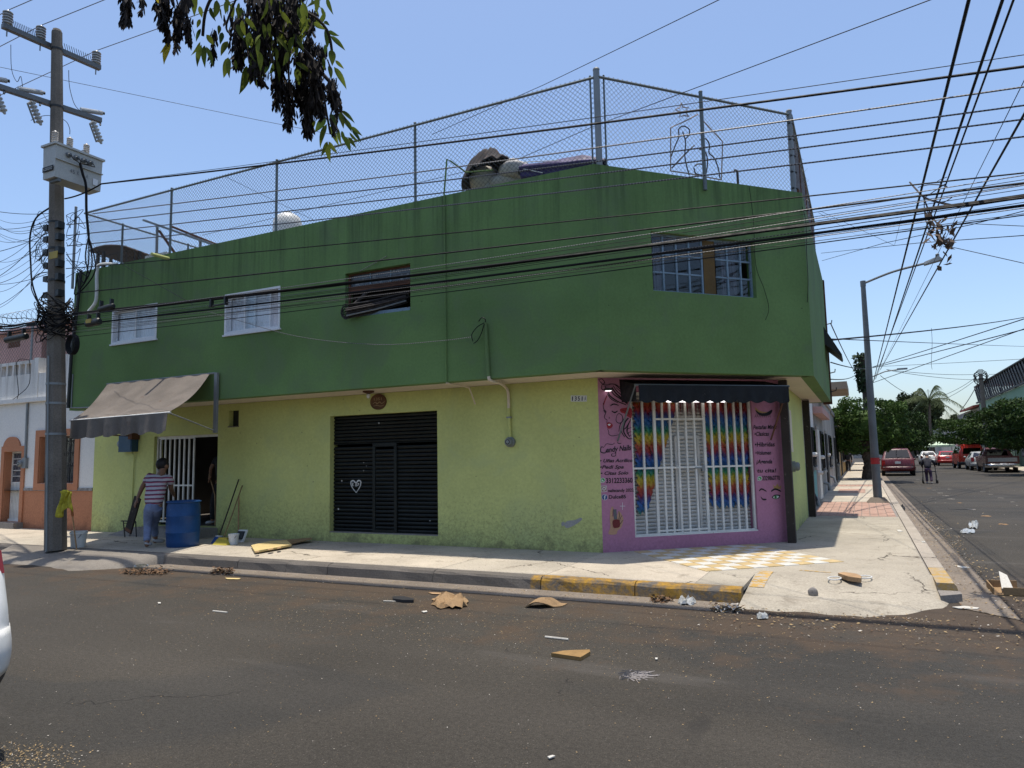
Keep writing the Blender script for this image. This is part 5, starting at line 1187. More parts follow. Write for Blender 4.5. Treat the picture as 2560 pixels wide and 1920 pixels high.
sg_ = WY('B',445,455,7.55); MB().box(sg_.x-.12,sg_.x+.12,sg_.y-.012,sg_.y,sg_.z-.07,sg_.z+.06).build('pole_tag', M['yellow_sticker'], pole)
# side street cables overhead, running away to the far pole
FPx = WY('K',515,470,44.0)
fpole = thing('ivy_pole', 'far dark utility pole wrapped in climbing plant above the clipped trees', 'pole', (FPx.x,44,S))
MB().tube([(FPx.x,44,S),(FPx.x,44,FPx.z+1.0)], [.22,.17], 9).build('shaft', M['dark_wood'], fpole)
M['ivy'] = mat('dark_ivy', (0.022,0.04,0.016), .8, var=.4)
b = MB()
for i in range(420):
    z_ = FPx.z+random.uniform(-1.1,1.05); an = random.uniform(0,6.28); rr_ = random.uniform(.15,.42)*(1 if z_ > FPx.z-.5 else .7); c_ = V((FPx.x-.12+rr_*math.cos(an),44+rr_*math.sin(an),z_)); d_ = V((random.gauss(0,1),random.gauss(0,1),random.gauss(0,1))).normalized()*.12; e_ = d_.orthogonal().normalized()*.09
    b.add([c_-d_,c_+e_,c_+d_,c_-e_], [(0,1,2,3)])
o = b.build('ivy', M['ivy'], fpole); o['kind'] = 'stuff'
MB().tube([(FPx.x+.1,43.8,FPx.z-2.2),(FPx.x-.55,43.6,FPx.z-2.25)], .22, 8).build('pole_drum', M['black_metal'], fpole); MB().tube([(FPx.x+.2,43.9,FPx.z+.2),(FPx.x+.35,43.9,FPx.z-.9)], .05, 6).build('riser', M['black_metal'], fpole)
MB().tube([(FPx.x+.1,43.9,FPx.z-.4),(FPx.x+1.0,43.9,FPx.z-.05),(FPx.x+1.6,43.9,FPx.z+.02)], .035, 6).build('lamp_arm', M['galv'], fpole); MB().box(FPx.x+1.6,FPx.x+2.1,43.8,44,FPx.z,FPx.z+.08).build('lamp_head', M['galv'], fpole)
def back(a_, b_, r, label, m='black_cable', sag=.0):
    wire(label, [a_+(a_-b_).normalized()*6, a_, b_], r, m, sag)
back(WX('J',1000,0,1.0), WY('F',740,450,43.9), .016, 'thick black cable overhead along the side street, leftmost of three')
back(WX('J',1200,0,1.12), WY('F',760,425,43.9), .013, 'black cable overhead along the side street, middle of three')
back(WX('J',1265,0,1.15), WY('F',745,440,43.9), .009, 'black cable overhead along the side street, rightmost of three')
back(WX('J',1327,680,1.5), WY('F',800,345,43.9), .012, 'black cable entering low at the right edge and running down the side street')
back(WX('J',1327,480,1.6), WY('F',785,370,43.9), .0045, 'pair of thin wires low at the right edge along the side street')
far = (((392,100),19,(1280,-10),30,'thick curved cable from the house corner bracket across the side street',.022), ((388,90),19,(1991,142),60,'thin level wire high across the side street',.012), ((388,285),19,(740,325),44,'cable from the green house to the far ivy pole',.016),
 ((740,322),44,(1720,-10),30,'cable rising from the far pole to the upper right, upper of the pair',.018), ((740,330),44,(1960,-5),28,'cable rising from the far pole to the upper right, lower of the pair',.018), ((735,455),44,(1970,-8),30,'long cable from the far pole foot of the wires to the upper right',.016),
 ((850,345),44,(1600,385),62,'thin wire from the far pole to the far right pole, upper',.014), ((860,350),44,(1600,430),62,'thin wire from the far pole to the far right pole, lower',.014), ((1700,385),62,(1991,360),60,'thin wire right of the far right pole',.014),
 ((735,322),44,(1991,240),40,'thin pale wire slanting gently up to the right edge',.010), ((386,-40),19,(600,380),44,'wire dropping from the green wall to the ivy pole',.014), ((388,425),19,(610,375),44,'wire from the lower wall bracket to the ivy pole',.014),
 ((800,395),44,(1060,560),70,'wire from the far pole down into the trees',.016), ((1600,400),62,(1320,560),55,'drop wire fanning left from the far right pole, upper',.014), ((1600,420),62,(1310,600),55,'drop wire fanning left from the far right pole, lower',.014), ((1610,450),62,(1460,690),55,'dark drop wire falling steeply from the far right pole',.025), ((1680,440),62,(1850,610),60,'drop wire fanning right from the far right pole',.014))
for a_, ya, b_, yb, lb, r_ in far:
    A_, B_ = WY('F',*a_,ya), WY('F',*b_,yb)
    if b_[1] <= 0 or b_[0] >= 1985: B_ = B_+(B_-A_)*2.6
    wire(lb, [A_, B_], r_, 'black_cable', .12, 'side street wires')
wire('short cut wire hanging free over the side street', cat_rom([WX('F',1222,0,1.9), WX('F',1229,120,1.9), WX('F',1222,290,1.9), WX('F',1229,342,1.9)],4), .005, n=1)
wire('slack wire slanting across the sky right of the green house, upper', [WX('J',120,1250,-.6), WX('J',560,1455,1.3), WX('J',600,1290,1.2)], .005); wire('slack wire slanting across the sky right of the green house, lower', [WX('J',110,1260,-.6), WX('J',330,1390,.6), WY('J',1000,1325,12), WY('J',1327,1340,11)], .005)
wire('wire rising from the green wall edge to the upper right', [WX('J',130,1545,-.6), WY('J',500,1440,12), WY('J',1020,1330,10), WY('J',1327,1250,9)], .005); wire('level wire from the green wall edge to the right edge', [WX('J',125,1500,-.6), WY('J',700,1440,12), WY('J',1327,1395,9)], .005)
wire('thin wire slanting down to the right from the dangling twigs', [WX('J',860,1455,1.0), WY('J',1327,1560,9)], .004)
# street lamp
lb_ = V((0.29,22.9,S)); lt = WY('d',1864,610,22.9); le = WY('J',735,1562,22.9); lh = WY('J',845,1530,22.9)
sl = thing('street_lamp', 'grey steel street lamp with a red band, standing at the kerb of the side street', 'street lamp', lb_)
MB().tube([lb_+V((0,0,.12)), lb_+V((0,0,2.4)), lt], [.115,.10,.065], 12).build('column', M['grey_metal'], sl, smooth=True)
b = MB(); b.hexa([lb_+V((-.3,-.3,-.01)),lb_+V((.3,-.3,-.01)),lb_+V((.3,.3,-.01)),lb_+V((-.3,.3,-.01)),lb_+V((-.17,-.17,.14)),lb_+V((.17,-.17,.14)),lb_+V((.17,.17,.14)),lb_+V((-.17,.17,.14))]); b.build('footing', M['gutter'], sl)
q = WY('F',765,1102,22.9); MB().lathe([(.118,-.09),(.116,.09)], 14, (lb_.x,lb_.y,q.z), caps=False).build('red_band', mat('red_band', (.35,.03,.03), .6), sl)
MB().lathe([(.075,0),(.075,.16)], 10, (lt.x,lt.y,lt.z-.12)).build('arm_collar', M['grey_metal'], sl)
MB().tube(cat_rom([lt+V((.03,0,-.03)), lt.lerp(le,.5)+V((0,0,.04)), le],5), .032, 8).build('arm', M['grey_metal'], sl, smooth=True)
hd = MB(); dirh = (lh-le).normalized(); hd.hexa([le+V((0,-.1,-.05)),lh+V((0,-.12,-.05)),lh+V((0,.12,-.05)),le+V((0,.1,-.05)),le+V((0,-.08,.03)),lh+V((-.1,-.1,.06)),lh+V((-.1,.1,.06)),le+V((0,.08,.03))]); hd.build('lamp_head', M['galv'], sl)
MB().lathe([(.05,0),(.05,.08),(.03,.1)], 10, lh+V((-.12,0,.05))).build('photocell', M['galv'], sl)
# dry twigs caught on the cables
tw = thing('caught_branch', 'dry branch with a clump of dead leaves caught on the overhead cables', 'branch', WX('J',720,1150,1.0))
M['dead_leaf'] = mat('dead_leaf', (0.10,0.07,0.05), .9, var=.4, sc=20); M['twig'] = mat('twig_bark', (0.045,0.035,0.03), .9)
for pts, r_ in (([(650,1080),(690,1125),(730,1165),(790,1190),(940,1225)],.014), ([(700,1110),(760,1095),(830,1095),(870,1105)],.007), ([(730,1165),(760,1240),(800,1310),(840,1345)],.010), ([(735,1170),(740,1280),(770,1380),(800,1425)],.007), ([(740,1170),(830,1110),(860,1090)],.006), ([(800,1085),(830,1065),(870,1050)],.004), ([(760,1180),(840,1200),(900,1170)],.005)):
    MB().tube(cat_rom([WX('J',x,y,1.0+random.uniform(-.02,.02)) for x, y in pts],4), r_, 5).build('twig', M['twig'], tw)
b = MB(); c_ = WX('J',845,1405,1.0)
for i in range(70):
    p = c_+V((random.gauss(0,.06),random.gauss(0,.10),random.gauss(0,.13))); d_ = V((random.gauss(0,1),random.gauss(0,1),random.gauss(0,1))).normalized()*.06; e_ = d_.orthogonal().normalized()*.03
    b.add([p-d_,p+e_+d_*.2,p+d_,p-e_+d_*.2], [(0,1,2,3)])
o = b.build('dead_leaves', M['dead_leaf'], tw); o['kind'] = 'stuff'
# ================================================================== neighbouring houses
M['white_wall'] = wallmat('white_house_paint', (0.66,0.64,0.60), (0.22,0.2,0.17), streak=(4.2,1.2,.7), blot=.06); M['peach'] = wallmat('peach_paint', (0.42,0.185,0.10), (0.16,0.07,0.04), splash=(1.4,.5), blot=.10)
M['iron'] = mat('black_iron', (0.02,0.02,0.02), .6); M['tile_trim'] = mat('dark_tile_trim', (0.2,0.19,0.185), .4, var=.5, sc=14)
M['pink_wall'] = wallmat('pink_house_paint', (0.50,0.31,0.28), (0.2,0.12,0.1), blot=.1)
FH = Frame((-27,10.43), (-15.79,10.43))
wh = thing('white_house', 'low white house with peach dado and balustrade left of the green corner house', 'house', (-21,13,.1))
bld_keep = bld; bld = wh
hz = lambda x, y: FH.px('U', x, y)
zt0 = hz(150,410)[1]; zled = hz(200,705)[1]; zdado = hz(350,1335)[1]; ztrim = hz(350,1315)[1]
dA0, dA1, dZ1 = hz(28,1300)[0], hz(152,1300)[0], hz(90,1055)[1]; wA0, wA1 = hz(285,1100)[0], hz(540,1100)[0]; wZ0, wZ1 = hz(400,1282)[1], hz(400,945)[1]
hd_, hw_ = (dA0,dA1,.3,dZ1), (wA0,wA1,wZ0,wZ1)
wall(FH, 0, FH.len, zdado, zled, [(dA0,dA1,zdado,dZ1), hw_], m=M['white_wall'], name='wall', th=.25)
wall(FH, 0, FH.len, .1, zdado-.001, [(dA0,dA1,.3,zdado-.001)], m=M['peach'], name='dado', th=.26)
for a0_, a1_ in ((0,dA0-.14),(dA1+.14,wA0+3)): 
    a1_ = min(a1_, FH.len); MB().fbox(FH, a0_, a1_, zdado-.0, ztrim, 0.003, .025).build('tile_trim', M['tile_trim'], wh)
MB().fbox(FH, 0, FH.len, zled, zled+.10, -.25, .10).build('ledge', M['white_wall'], wh)
# balustrade: wall with a row of vase shaped holes
bz0, bz1 = hz(100,512)[1], hz(100,438)[1]; hs = []
a_ = FH.px('U',205,470)[0]
while a_ > 1: hs.append((a_-.10, a_+.10, bz0, bz1)); a_ -= abs(FH.px('U',205,470)[0]-FH.px('U',160,470)[0])
wall(FH, 0, hz(250,450)[0], zled+.1, zt0, hs, m=M['white_wall'], name='balustrade', th=.16)
MB().fbox(FH, hz(248,450)[0], hz(280,450)[0], zled+.1, hz(265,385)[1], -.2, .02).build('pier', M['white_wall'], wh)
wall(FH, hz(280,450)[0], FH.len, zled+.1, hz(320,490)[1], [], m=M['white_wall'], name='parapet', th=.16)
MB().fbox(FH, hz(335,450)[0], FH.len, hz(320,490)[1], hz(345,375)[1], -.2, 0.0).build('pier', M['white_wall'], wh)
MB().box(-27,-15.8,10.7,17,3.35,3.5).build('roof_deck', M['gutter'], wh); MB().box(-27,-15.8,16.8,17,.1,3.5).build('rear_wall', M['white_wall'], wh)
def surround(h, w, d=.035, m='peach', bottom=True):
    b = MB(); a0_, a1_, z0_, z1_ = h
    b.fbox(FH, a0_-w, a0_, z0_-(w if bottom else 0), z1_+w, 0, d); b.fbox(FH, a1_, a1_+w, z0_-(w if bottom else 0), z1_+w, 0, d); b.fbox(FH, a0_, a1_, z1_, z1_+w, 0, d)
    if bottom: b.fbox(FH, a0_, a1_, z0_-w, z0_, 0, d)
    for a2, s_ in ((a0_,1),(a1_,-1)): b.fbox(FH, a2 if s_ > 0 else a2-.012, a2+.012 if s_ > 0 else a2, z0_, z1_, -.2, 0)
    return b.build('surround', M[m], wh)
surround(hd_, .13, bottom=False); surround(hw_, .16)
b = MB(); ax = hz(92,1000)[0]; az0 = dZ1+.131; ah = hz(92,950)[1]-az0
b.prism([FH.P(ax+.36*u, az0+ah*max(0,(1-abs(u)**2.6))**.75, 0) for u in [i/8-1 for i in range(17)]], FH.n*.035); b.build('arch_ornament', M['peach'], wh)
dr = MB().fbox(FH, dA0+.004, dA1-.004, .3, .36, -.2, -.12).build('door', M['white_paint'], wh)
zmid = hz(90,1283)[1]; n_ = 11
for i in range(n_): MB().fbox(FH, dA0+.03+(dA1-dA0-.06)*i/n_, dA0+.03+(dA1-dA0-.06)*(i+.72)/n_, .36, zmid, -.18, -.145).build('door_rib', M['white_paint'], dr)
MB().fbox(FH, dA0+.01, dA1-.01, .36, zmid, -.20, -.181).build('door_panel', M['white_paint'], dr)
b = MB(); frame4(b, FH, (dA0+.01,dA1-.01,zmid,dZ1-.01), .03, -.19, -.15); b.build('door_frame', M['white_paint'], dr)
MB().fbox(FH, (dA0+dA1)/2+.09, (dA0+dA1)/2+.11, zmid+.03, dZ1-.04, -.185, -.155).build('glazing_bar', M['white_paint'], dr)
for i in range(5):
    z_ = zmid+.03+(dZ1-zmid-.07)*i/5; z2 = zmid+.03+(dZ1-zmid-.07)*(i+1)/5
    MB().fbox(FH, dA0+.035, dA1-.035, z_+.012, z2-.006, -.178, -.172).build('pane', M['grime_glass'], dr)
    if i: MB().fbox(FH, dA0+.03, dA1-.03, z_-.006, z_+.010, -.186, -.156).build('glazing_bar', M['white_paint'], dr)
MB().fbox(FH, dA0-.15, dA1+.15, S-.02, .298, -.1, .22).build('door_step', M['grey_step'], wh)
wn = MB(); frame4(wn, FH, hw_, .04, -.22, -.17); wn = wn.build('window', M['rust'], wh)
MB().fbox(FH, wA0+.04, (wA0+wA1)/2-.01, wZ0+.04, wZ1-.04, -.20, -.19).build('pane', M['glass'], wn); MB().fbox(FH, (wA0+wA1)/2+.01, wA1-.04, wZ0+.04, wZ1-.04, -.20, -.19).build('pane', M['glass'], wn)
MB().fbox(FH, wA0, wA1, wZ0, wZ1, -.34, -.30).build('blind', mat('dusty_blind', (.12,.11,.10), .9), wn)
for i in range(9):
    t = wA0+.05+(wA1-wA0-.1)*i/8; MB().fbox(FH, t-.008, t+.008, wZ0+.02, wZ1-.02, -.12, -.10).build('grille_bar', M['iron'], wn)
for i in range(4):
    z_ = wZ0+.12+(wZ1-wZ0-.24)*i/3; MB().fbox(FH, wA0+.02, wA1-.02, z_-.01, z_+.01, -.13, -.11).build('grille_bar', M['iron'], wn)
for i in range(4):
    for j in range(3):
        c_ = FH.P(wA0+.2+(wA1-wA0-.4)*i/3, wZ0+.3+(wZ1-wZ0-.6)*j/2, -.11)
        MB().tube([c_+FH.u*(.13*math.cos(t))+V((0,0,.2*math.sin(t)*abs(math.sin(t))**.4)) for t in [6.2832*k/12 for k in range(12)]], .007, 4, closed=True).build('grille_scroll', M['iron'], wn)
pa_, pz_ = hz(168,1140); pipe([FH.P(hz(205,720)[0],zled-.02,.03), FH.P(hz(190,1100)[0],pz_+.1,.03)], .028, 'service_pipe', M['galv'], wh); meter(FH, pa_, pz_, wh, r=.10); MB().fbox(FH, pa_+.05, pa_+.2, pz_-.12, pz_+.14, .002, .07).build('meter_case', M['galv'], wh)
for x, y, r_ in ((60,500,.008),(150,650,.008)): pipe(cat_rom([FH.P(hz(0,690)[0],hz(0,712)[1],.06), FH.P(*hz(100,690),.08), FH.P(*hz(155,655),.08), FH.P(*hz(x+90,y-80),.10), FH.P(*hz(215,400),.02)],5), r_, 'cable', M['black_cable'], wh, 5)
bld = bld_keep
# pink house behind with its own fence
FP = Frame((-34,14.2), (-17.5,14.2)); pk_ = thing('pink_house', 'pink plastered upper storey behind the white house balustrade', 'house', (-25,15,0.1)); keep = bld; bld = pk_
hw2 = (FP.px('U',298,300)[0], FP.px('U',352,300)[0], FP.px('U',320,440)[1], FP.px('U',320,240)[1]); hb2 = (FP.px('U',55,280)[0], FP.px('U',145,280)[0], FP.px('U',100,312)[1], FP.px('U',100,240)[1])
wall(FP, 0, FP.len, .1, FP.px('U',250,190)[1], [hw2, hb2], m=M['pink_wall'], name='wall', th=.25); bld = keep
MB().fbox(FP, hw2[0], hw2[1], hw2[2], hw2[3], -.22, -.18).build('dark_window', M['black_metal'], pk_); MB().fbox(FP, hb2[0], hb2[1], hb2[2], hb2[3], -.1, -.05).build('brown_shutter', M['rust'], pk_)
MB().fbox(FP, 0, FP.len, FP.px('U',250,190)[1], FP.px('U',250,170)[1], -3, .25).build('roof_slab', M['pink_wall'], pk_)
MB().box(-34,-17.5,14.46,17.5,.1,FP.px('U',250,190)[1]).build('side_mass', M['pink_wall'], pk_)
M['brick_red'] = mat('rough_brick', (.22,.10,.06), .9, var=.3, sc=9)
bz_ = hz(300,485)[1]
for j in range(4):
    for i in range(4): MB().box(-17.2+.25*i+.1*(j % 2),-16.97+.25*i+.1*(j % 2),11.1,11.25,bz_-.15+.085*j,bz_-.075+.085*j).build('brick', M['brick_red'], wh)
fz0, fz1 = FH.px('U',100,380)[1]-.1, FH.px('U',100,150)[1]; f2 = thing('terrace_fence', 'chain link fence with coiled barbed wire on the white house terrace', 'fence', (-21,11.9,3.5)); FT = Frame((-30,11.9), (-16.2,11.9))
o = links(MB(), FT, 4, FT.len, 3.5, fz1+.5, .13, .004).build('chain_link_mesh', M['mesh'], f2); o['kind'] = 'stuff'
for u in (4.2,6.6,9.0,11.3,13.6): MB().tube([FT.P(u,3.5), FT.P(u,fz1+.55)], .03, 7).build('post', M['galv'], f2)
MB().tube([FT.P(4,fz1+.5,.02), FT.P(FT.len,fz1+.5,.02)], .02, 6).build('top_rail', M['rust'], f2); MB().tube([FT.P(4,3.9,.02), FT.P(FT.len,3.9,.02)], .02, 6).build('bottom_rail', M['galv'], f2)
MB().tube([FT.P(4+9.8*t/420, fz1+.72+.17*math.sin(t*.62), .17*math.cos(t*.62)) for t in range(420)], .006, 4, caps=False).build('barbed_coil', M['galv'], f2)
# ---- side street, left hand row
M['teal'] = wallmat('teal_paint', (0.12,0.30,0.30), (.06,.12,.12), blot=.08); M['grey_block'] = wallmat('bare_grey_block', (0.24,0.23,0.21), (.1,.09,.08), blot=.2, bump=.6); M['grey_plaster'] = wallmat('grey_plaster', (0.33,0.31,0.28), (.12,.1,.09), blot=.2); M['ochre'] = wallmat('ochre_paint', (0.36,0.24,0.10), (.1,.08,.05)); M['mint'] = wallmat('mint_paint', (0.20,0.31,0.22), (.08,.15,.1), blot=.08); M['tan_wall'] = wallmat('tan_paint', (.36,.29,.21), (.1,.08,.06)); M['brick_wall'] = mat('brick_wall', (.20,.09,.055), .9, var=.25, sc=6)
def row_house(y0, y1, h, m, name, label, m2=None, split=0, x=-1.26, depth=6, feats=()):
    t_ = thing(name, label, 'house', (x-depth/2,(y0+y1)/2,.1)); s_ = 1 if depth > 0 else -1
    xa, xb = sorted((x-depth, x))
    if m2: MB().box(xa,xb,y0,y1,.1,split).build('dado', m2, t_); MB().box(xa,xb,y0,y1,split,h).build('wall', m, t_)
    else: MB().box(xa,xb,y0,y1,.1,h).build('wall', m, t_)
    MB().box(xa-.05,xb+.06,y0+.01,y1-.01,h,h+.18).build('cornice', m, t_)
    for kind, a0, a1, z0, z1, mm in feats:
        f_ = x+s_*.0; d_ = .05*s_
        if kind == 'door':
            o = MB().box(*sorted((f_, f_+d_)),a0,a1,z0,z1).build('door', mm, t_); MB().box(*sorted((f_+d_, f_+d_*1.6)),a1-.14,a1-.1,1.1,1.25).build('handle', M['galv'], o)
            MB().box(*sorted((f_, f_+d_*.8)),a0-.1,a1+.1,z1,z1+.1).build('lintel', M['grey_plaster'], o)
        else:
            o = MB().box(*sorted((f_, f_+d_)),a0,a1,z0,z1).build('window', M['iron'], t_); MB().box(*sorted((f_+d_*1.1, f_+d_*1.3)),a0+.08,a1-.08,z0+.08,z1-.08).build('pane', M['dark_glass'], o); MB().box(*sorted((f_, f_+d_*2)),a0-.06,a1+.06,z0-.08,z0).build('sill', M['grey_plaster'], o)
    return t_
r1 = row_house(17.85,22.6,3.3,M['white_wall'],'teal_house','narrow house with white wall above teal dado next to the green corner house',M['teal'],1.35, feats=(('door',19.4,20.5,.2,2.3,M['teal']),('window',21.2,22.2,1.2,2.3,None)))
r2 = row_house(22.62,28.0,3.7,M['grey_block'],'block_house','bare grey block house with a pale door, third along the side street', feats=(('door',23.4,24.5,.2,2.3,M['white_paint']),('window',25.6,27.2,1.0,2.3,None)))
MB().box(-1.26,-1.0,22.7,27.9,2.75,2.95).build('ledge', M['pink_wall'], r2)
r3 = row_house(28.02,36,3.5,M['grey_plaster'],'grey_house','grey plastered house beyond the block house on the side street', feats=(('door',29.0,30.2,.2,2.3,M['iron']),('window',32,34,1.0,2.3,None)))
r4 = row_house(36.02,46,3.4,M['grey_block'],'dark_house','dark grey house beside the first clipped tree', feats=(('door',38,39.2,.2,2.3,M['iron']),('window',41,43,1.0,2.3,None))); r5 = row_house(46.02,62,3.6,M['ochre'],'ochre_house','ochre house farther along the left side of the side street', feats=(('door',48,49.4,.2,2.4,M['iron']),('window',52,54,1.0,2.4,None),('window',56,58,1.0,2.4,None))); r6 = row_house(62.02,110,4.0,M['grey_plaster'],'far_row_house','long pale building at the far end of the left side', feats=(('door',66,68,.2,2.4,M['iron']),('window',72,75,1.0,2.4,None)))
s0_, s1_ = WY('F',390,570,27.5), WY('F',527,468,27.5)
MB().box(-1.9,s1_.x,26.2,29.6,s0_.z+.15,s1_.z).build('balcony_slab', M['tan_wall'], r2); MB().box(-6,-1.28,26.2,29.6,3.7,s1_.z).build('upper_block', M['grey_plaster'], r2)
for yy, zz in ((20.9,1.55),(24.9,1.45),(29.6,1.5),(23.2,1.0)): 
    m_ = MB().lathe([(.06,0),(.06,.10),(.035,.14)], 12, (-1.25,yy,zz), axis=(1,0,0)).build('white_meter', M['plastic_white'], {20.9:r1,24.9:r2,29.6:r3,23.2:r2}[yy], smooth=True)
for yy, zz in ((19.0,.3),(26.0,.35),(31,.4)): MB().tube([(-1.24,yy,zz+.25),(-1.1,yy,zz+.2),(-1.05,yy,zz)], .05, 8).build('water_outlet', M['galv'], {19.0:r1,26.0:r2,31:r3}[yy], smooth=True)
MB().tube([(-1.15,18.1,.16),(-1.05,18.3,.5),(-1.15,18.4,.75)], .03, 6).build('bent_pipe', M['iron'], r1)
# ---- side street, right hand row
XR = 11.7
pb_ = thing('pergola_house', 'tall brick and mint house with a dark slatted roof terrace on the right side', 'house', (XR+4,75,.1))
MB().box(XR,XR+9,58,92,.1,6.6).build('wall', M['mint'], pb_); MB().box(XR+.3,XR+9,58,65,6.6,8.6).build('upper_wall', M['brick_wall'], pb_)
for k in range(3):
    for j in range(9): MB().box(XR+.26,XR+.3,58+2.3*k+.06,58+2.3*k+2.2,6.65+.215*j,6.65+.215*j+.19).build('brick_course', M['brick_red'], pb_)
zp_ = WX('F',1640,440,XR).z; M['slat_black'] = mat('dark_slat', (.012,.013,.02), .6)
MB().box(XR-.25,XR+3.5,57.5,93,zp_-.35,zp_-.25).build('roof_sheet', M['slat_black'], pb_)
for k in range(30): MB().bar((XR-.1,58+1.15*k,6.7), (XR-.1,60.2+1.15*k,zp_-.36), .08, .34).build('slat', M['slat_black'], pb_)
for k in range(6): MB().box(XR-.05,XR+.1,58.2+6.5*k,58.45+6.5*k,6.6,zp_-.35).build('post', M['grey_metal'], pb_)
MB().box(XR-.2,XR-.02,57.8,92.8,6.6,6.75).build('beam', M['slat_black'], pb_)
for y_ in (62,69,76,84):
    o = MB().box(XR-.04,XR,y_,y_+2,4.2,5.7).build('window', M['iron'], pb_); MB().box(XR-.06,XR-.041,y_+.1,y_+1.9,4.3,5.6).build('pane', M['dark_glass'], o); o = MB().box(XR-.04,XR,y_,y_+2,.9,2.4).build('window', M['iron'], pb_); MB().box(XR-.06,XR-.041,y_+.1,y_+1.9,1,2.3).build('pane', M['dark_glass'], o)
h2 = row_house(92.1,112,6.0,M['grey_block'],'red_roof_house','grey house with a red sloping roof beyond the brick house', x=XR, depth=-8, feats=(('window',95,98,3.6,5,None),('window',102,105,3.6,5,None)))
b = MB(); b.hexa([(XR-.6,92.2,6.2),(XR+8,92.2,8.0),(XR+8,104,8.0),(XR-.6,104,6.2),(XR-.6,92.2,6.4),(XR+8,92.2,8.2),(XR+8,104,8.2),(XR-.6,104,6.4)]); b.build('red_roof', mat('red_tiles', (.28,.07,.05), .8), h2)
h3 = row_house(112.1,150,5.0,M['grey_plaster'],'end_house','grey flat house farthest along the right side', x=XR, depth=-8, feats=(('window',116,120,2.5,4,None),))
h4 = row_house(40,57.9,3.4,M['mint'],'mint_house','low mint green house at the right edge behind the clipped tree', x=XR, depth=-8, feats=(('door',44,45.4,.2,2.4,M['tan_wall']),('window',48,51,1.0,2.3,None),('door',53,54.4,.2,2.4,M['tan_wall'])))
rp = WY('F',1640,480,62); fp2 = thing('far_right_pole', 'concrete utility pole with a mesh of drop wires in front of the brick house', 'pole', (rp.x,62,.15)); zt_p = WY('F',1635,378,62).z
MB().tube([(rp.x,62,.15),(rp.x,62,zt_p)], [.2,.13], 8).build('shaft', M['pole_conc'], fp2); MB().lathe([(.2,-.05),(.2,.05)], 10, (rp.x,62,zt_p-.4), caps=False).build('steel_band', M['black_metal'], fp2)
for k in range(8): MB().tube([V((rp.x+.5*math.cos(t)*random.uniform(.6,1),62,zt_p-.5+.4*math.sin(t)+.06*k)) for t in [6.28*j/10 for j in range(10)]], .02, 4, closed=True).build('wire_loop', M['black_cable'], fp2)
# street end
eh = thing('street_end_house', 'low pale building closing the far end of the side street', 'house', (5,190,0)); MB().box(-25,45,190,200,.0,4.5).build('wall', M['grey_plaster'], eh); MB().box(-25.2,45.2,189.8,200,4.5,4.8).build('cornice', M['grey_plaster'], eh)
for k in range(8): o = MB().box(-18+7*k,-15.5+7*k,189.95,190,1,2.8).build('window', M['iron'], eh); MB().box(-17.8+7*k,-15.7+7*k,189.92,189.949,1.1,2.7).build('pane', M['dark_glass'], o)
# market tent
tp_ = G('F',1205,1085,0); tY = 96.0; tc = WY('F',1265,930,tY); te = WY('F',1135,975,tY); tn = thing('market_tent', 'pale green pop-up tent standing by the parked cars far down the side street', 'tent', (tc.x,tY,0)); hw3 = tc.x-te.x
M['tent_cloth'] = mat('pale_green_canvas', (.42,.52,.38), .8, var=.05)
b = MB(); b.sheet(lambda u, v: V((tc.x+hw3*(2*u-1), tY+hw3*(2*v-1), te.z+(tc.z-te.z)*max(0,1-max(abs(2*u-1),abs(2*v-1)))**1.25)), 12, 12, .02); b.build('canopy', M['tent_cloth'], tn)
for sx in (-1,1):
    MB().box(tc.x-hw3,tc.x+hw3,tY+sx*hw3-.01,tY+sx*hw3+.01,te.z-.22,te.z).build('valance', M['tent_cloth'], tn)
    for sy in (-1,1): MB().tube([(tc.x+sx*hw3*.98,tY+sy*hw3*.98,0),(tc.x+sx*hw3*.98,tY+sy*hw3*.98,te.z)], .03, 6).build('leg', M['grey_metal'], tn)
# ================================================================== trees
def leafmat(name, c, c2, trans=.35):
    g = NG(name); rnd = g.n('ObjectInfo').outputs['Random']
    k = g.math('MULTIPLY', g.remap(g.noise(2.2, 3), .3, .7, .4, 1.6), g.remap(g.noise(30, 2), .3, .7, .7, 1.3))
    cc = g.scale(g.mix(g.remap(g.math('ADD', g.noise(6, 3), g.math('MULTIPLY', rnd, .35)), .45, .85), c, c2), k)
    g.fin(cc, .6, 0, .15)
    tr = g.n('BsdfTranslucent'); g.put(tr.inputs[0], cc); mx = g.n('MixShader'); mx.inputs[0].default_value = trans
    g.t.links.new(g.bs.outputs[0], mx.inputs[1]); g.t.links.new(tr.outputs[0], mx.inputs[2]); g.t.links.new(mx.outputs[0], g.out.inputs[0])
    return g.m
M['ficus'] = leafmat('ficus_leaf', (0.017,0.034,0.009), (0.052,0.095,0.017), .2); M['dark_tree'] = leafmat('dark_foliage', (0.028,0.042,0.018), (0.06,0.075,0.03), .2)
M['palm'] = leafmat('palm_leaf', (0.05,0.075,0.035), (0.09,0.11,0.05), .25); M['bark'] = mat('grey_brown_bark', (.09,.07,.055), .9, var=.35, sc=7, bump=.7, bsc=25)
def leaf_cloud(seed, fn, n, s, core=None):
    rnd = random.Random(seed); b = MB()
    for _ in range(n):
        p, nr = fn(rnd); d = (V((rnd.gauss(0,1),rnd.gauss(0,1),rnd.gauss(0,1)))+nr*.5).normalized(); a_ = d.orthogonal().normalized(); bb = d.cross(a_)
        an = rnd.uniform(0,6.28); t = a_*math.cos(an)+bb*math.sin(an); q = d.cross(t); L = s*rnd.uniform(.6,1.4)
        b.add([p-t*L, p+q*L*.42+d*L*.1, p+t*L, p-q*L*.42+d*L*.1], [(0,1,2,3)])
    return b
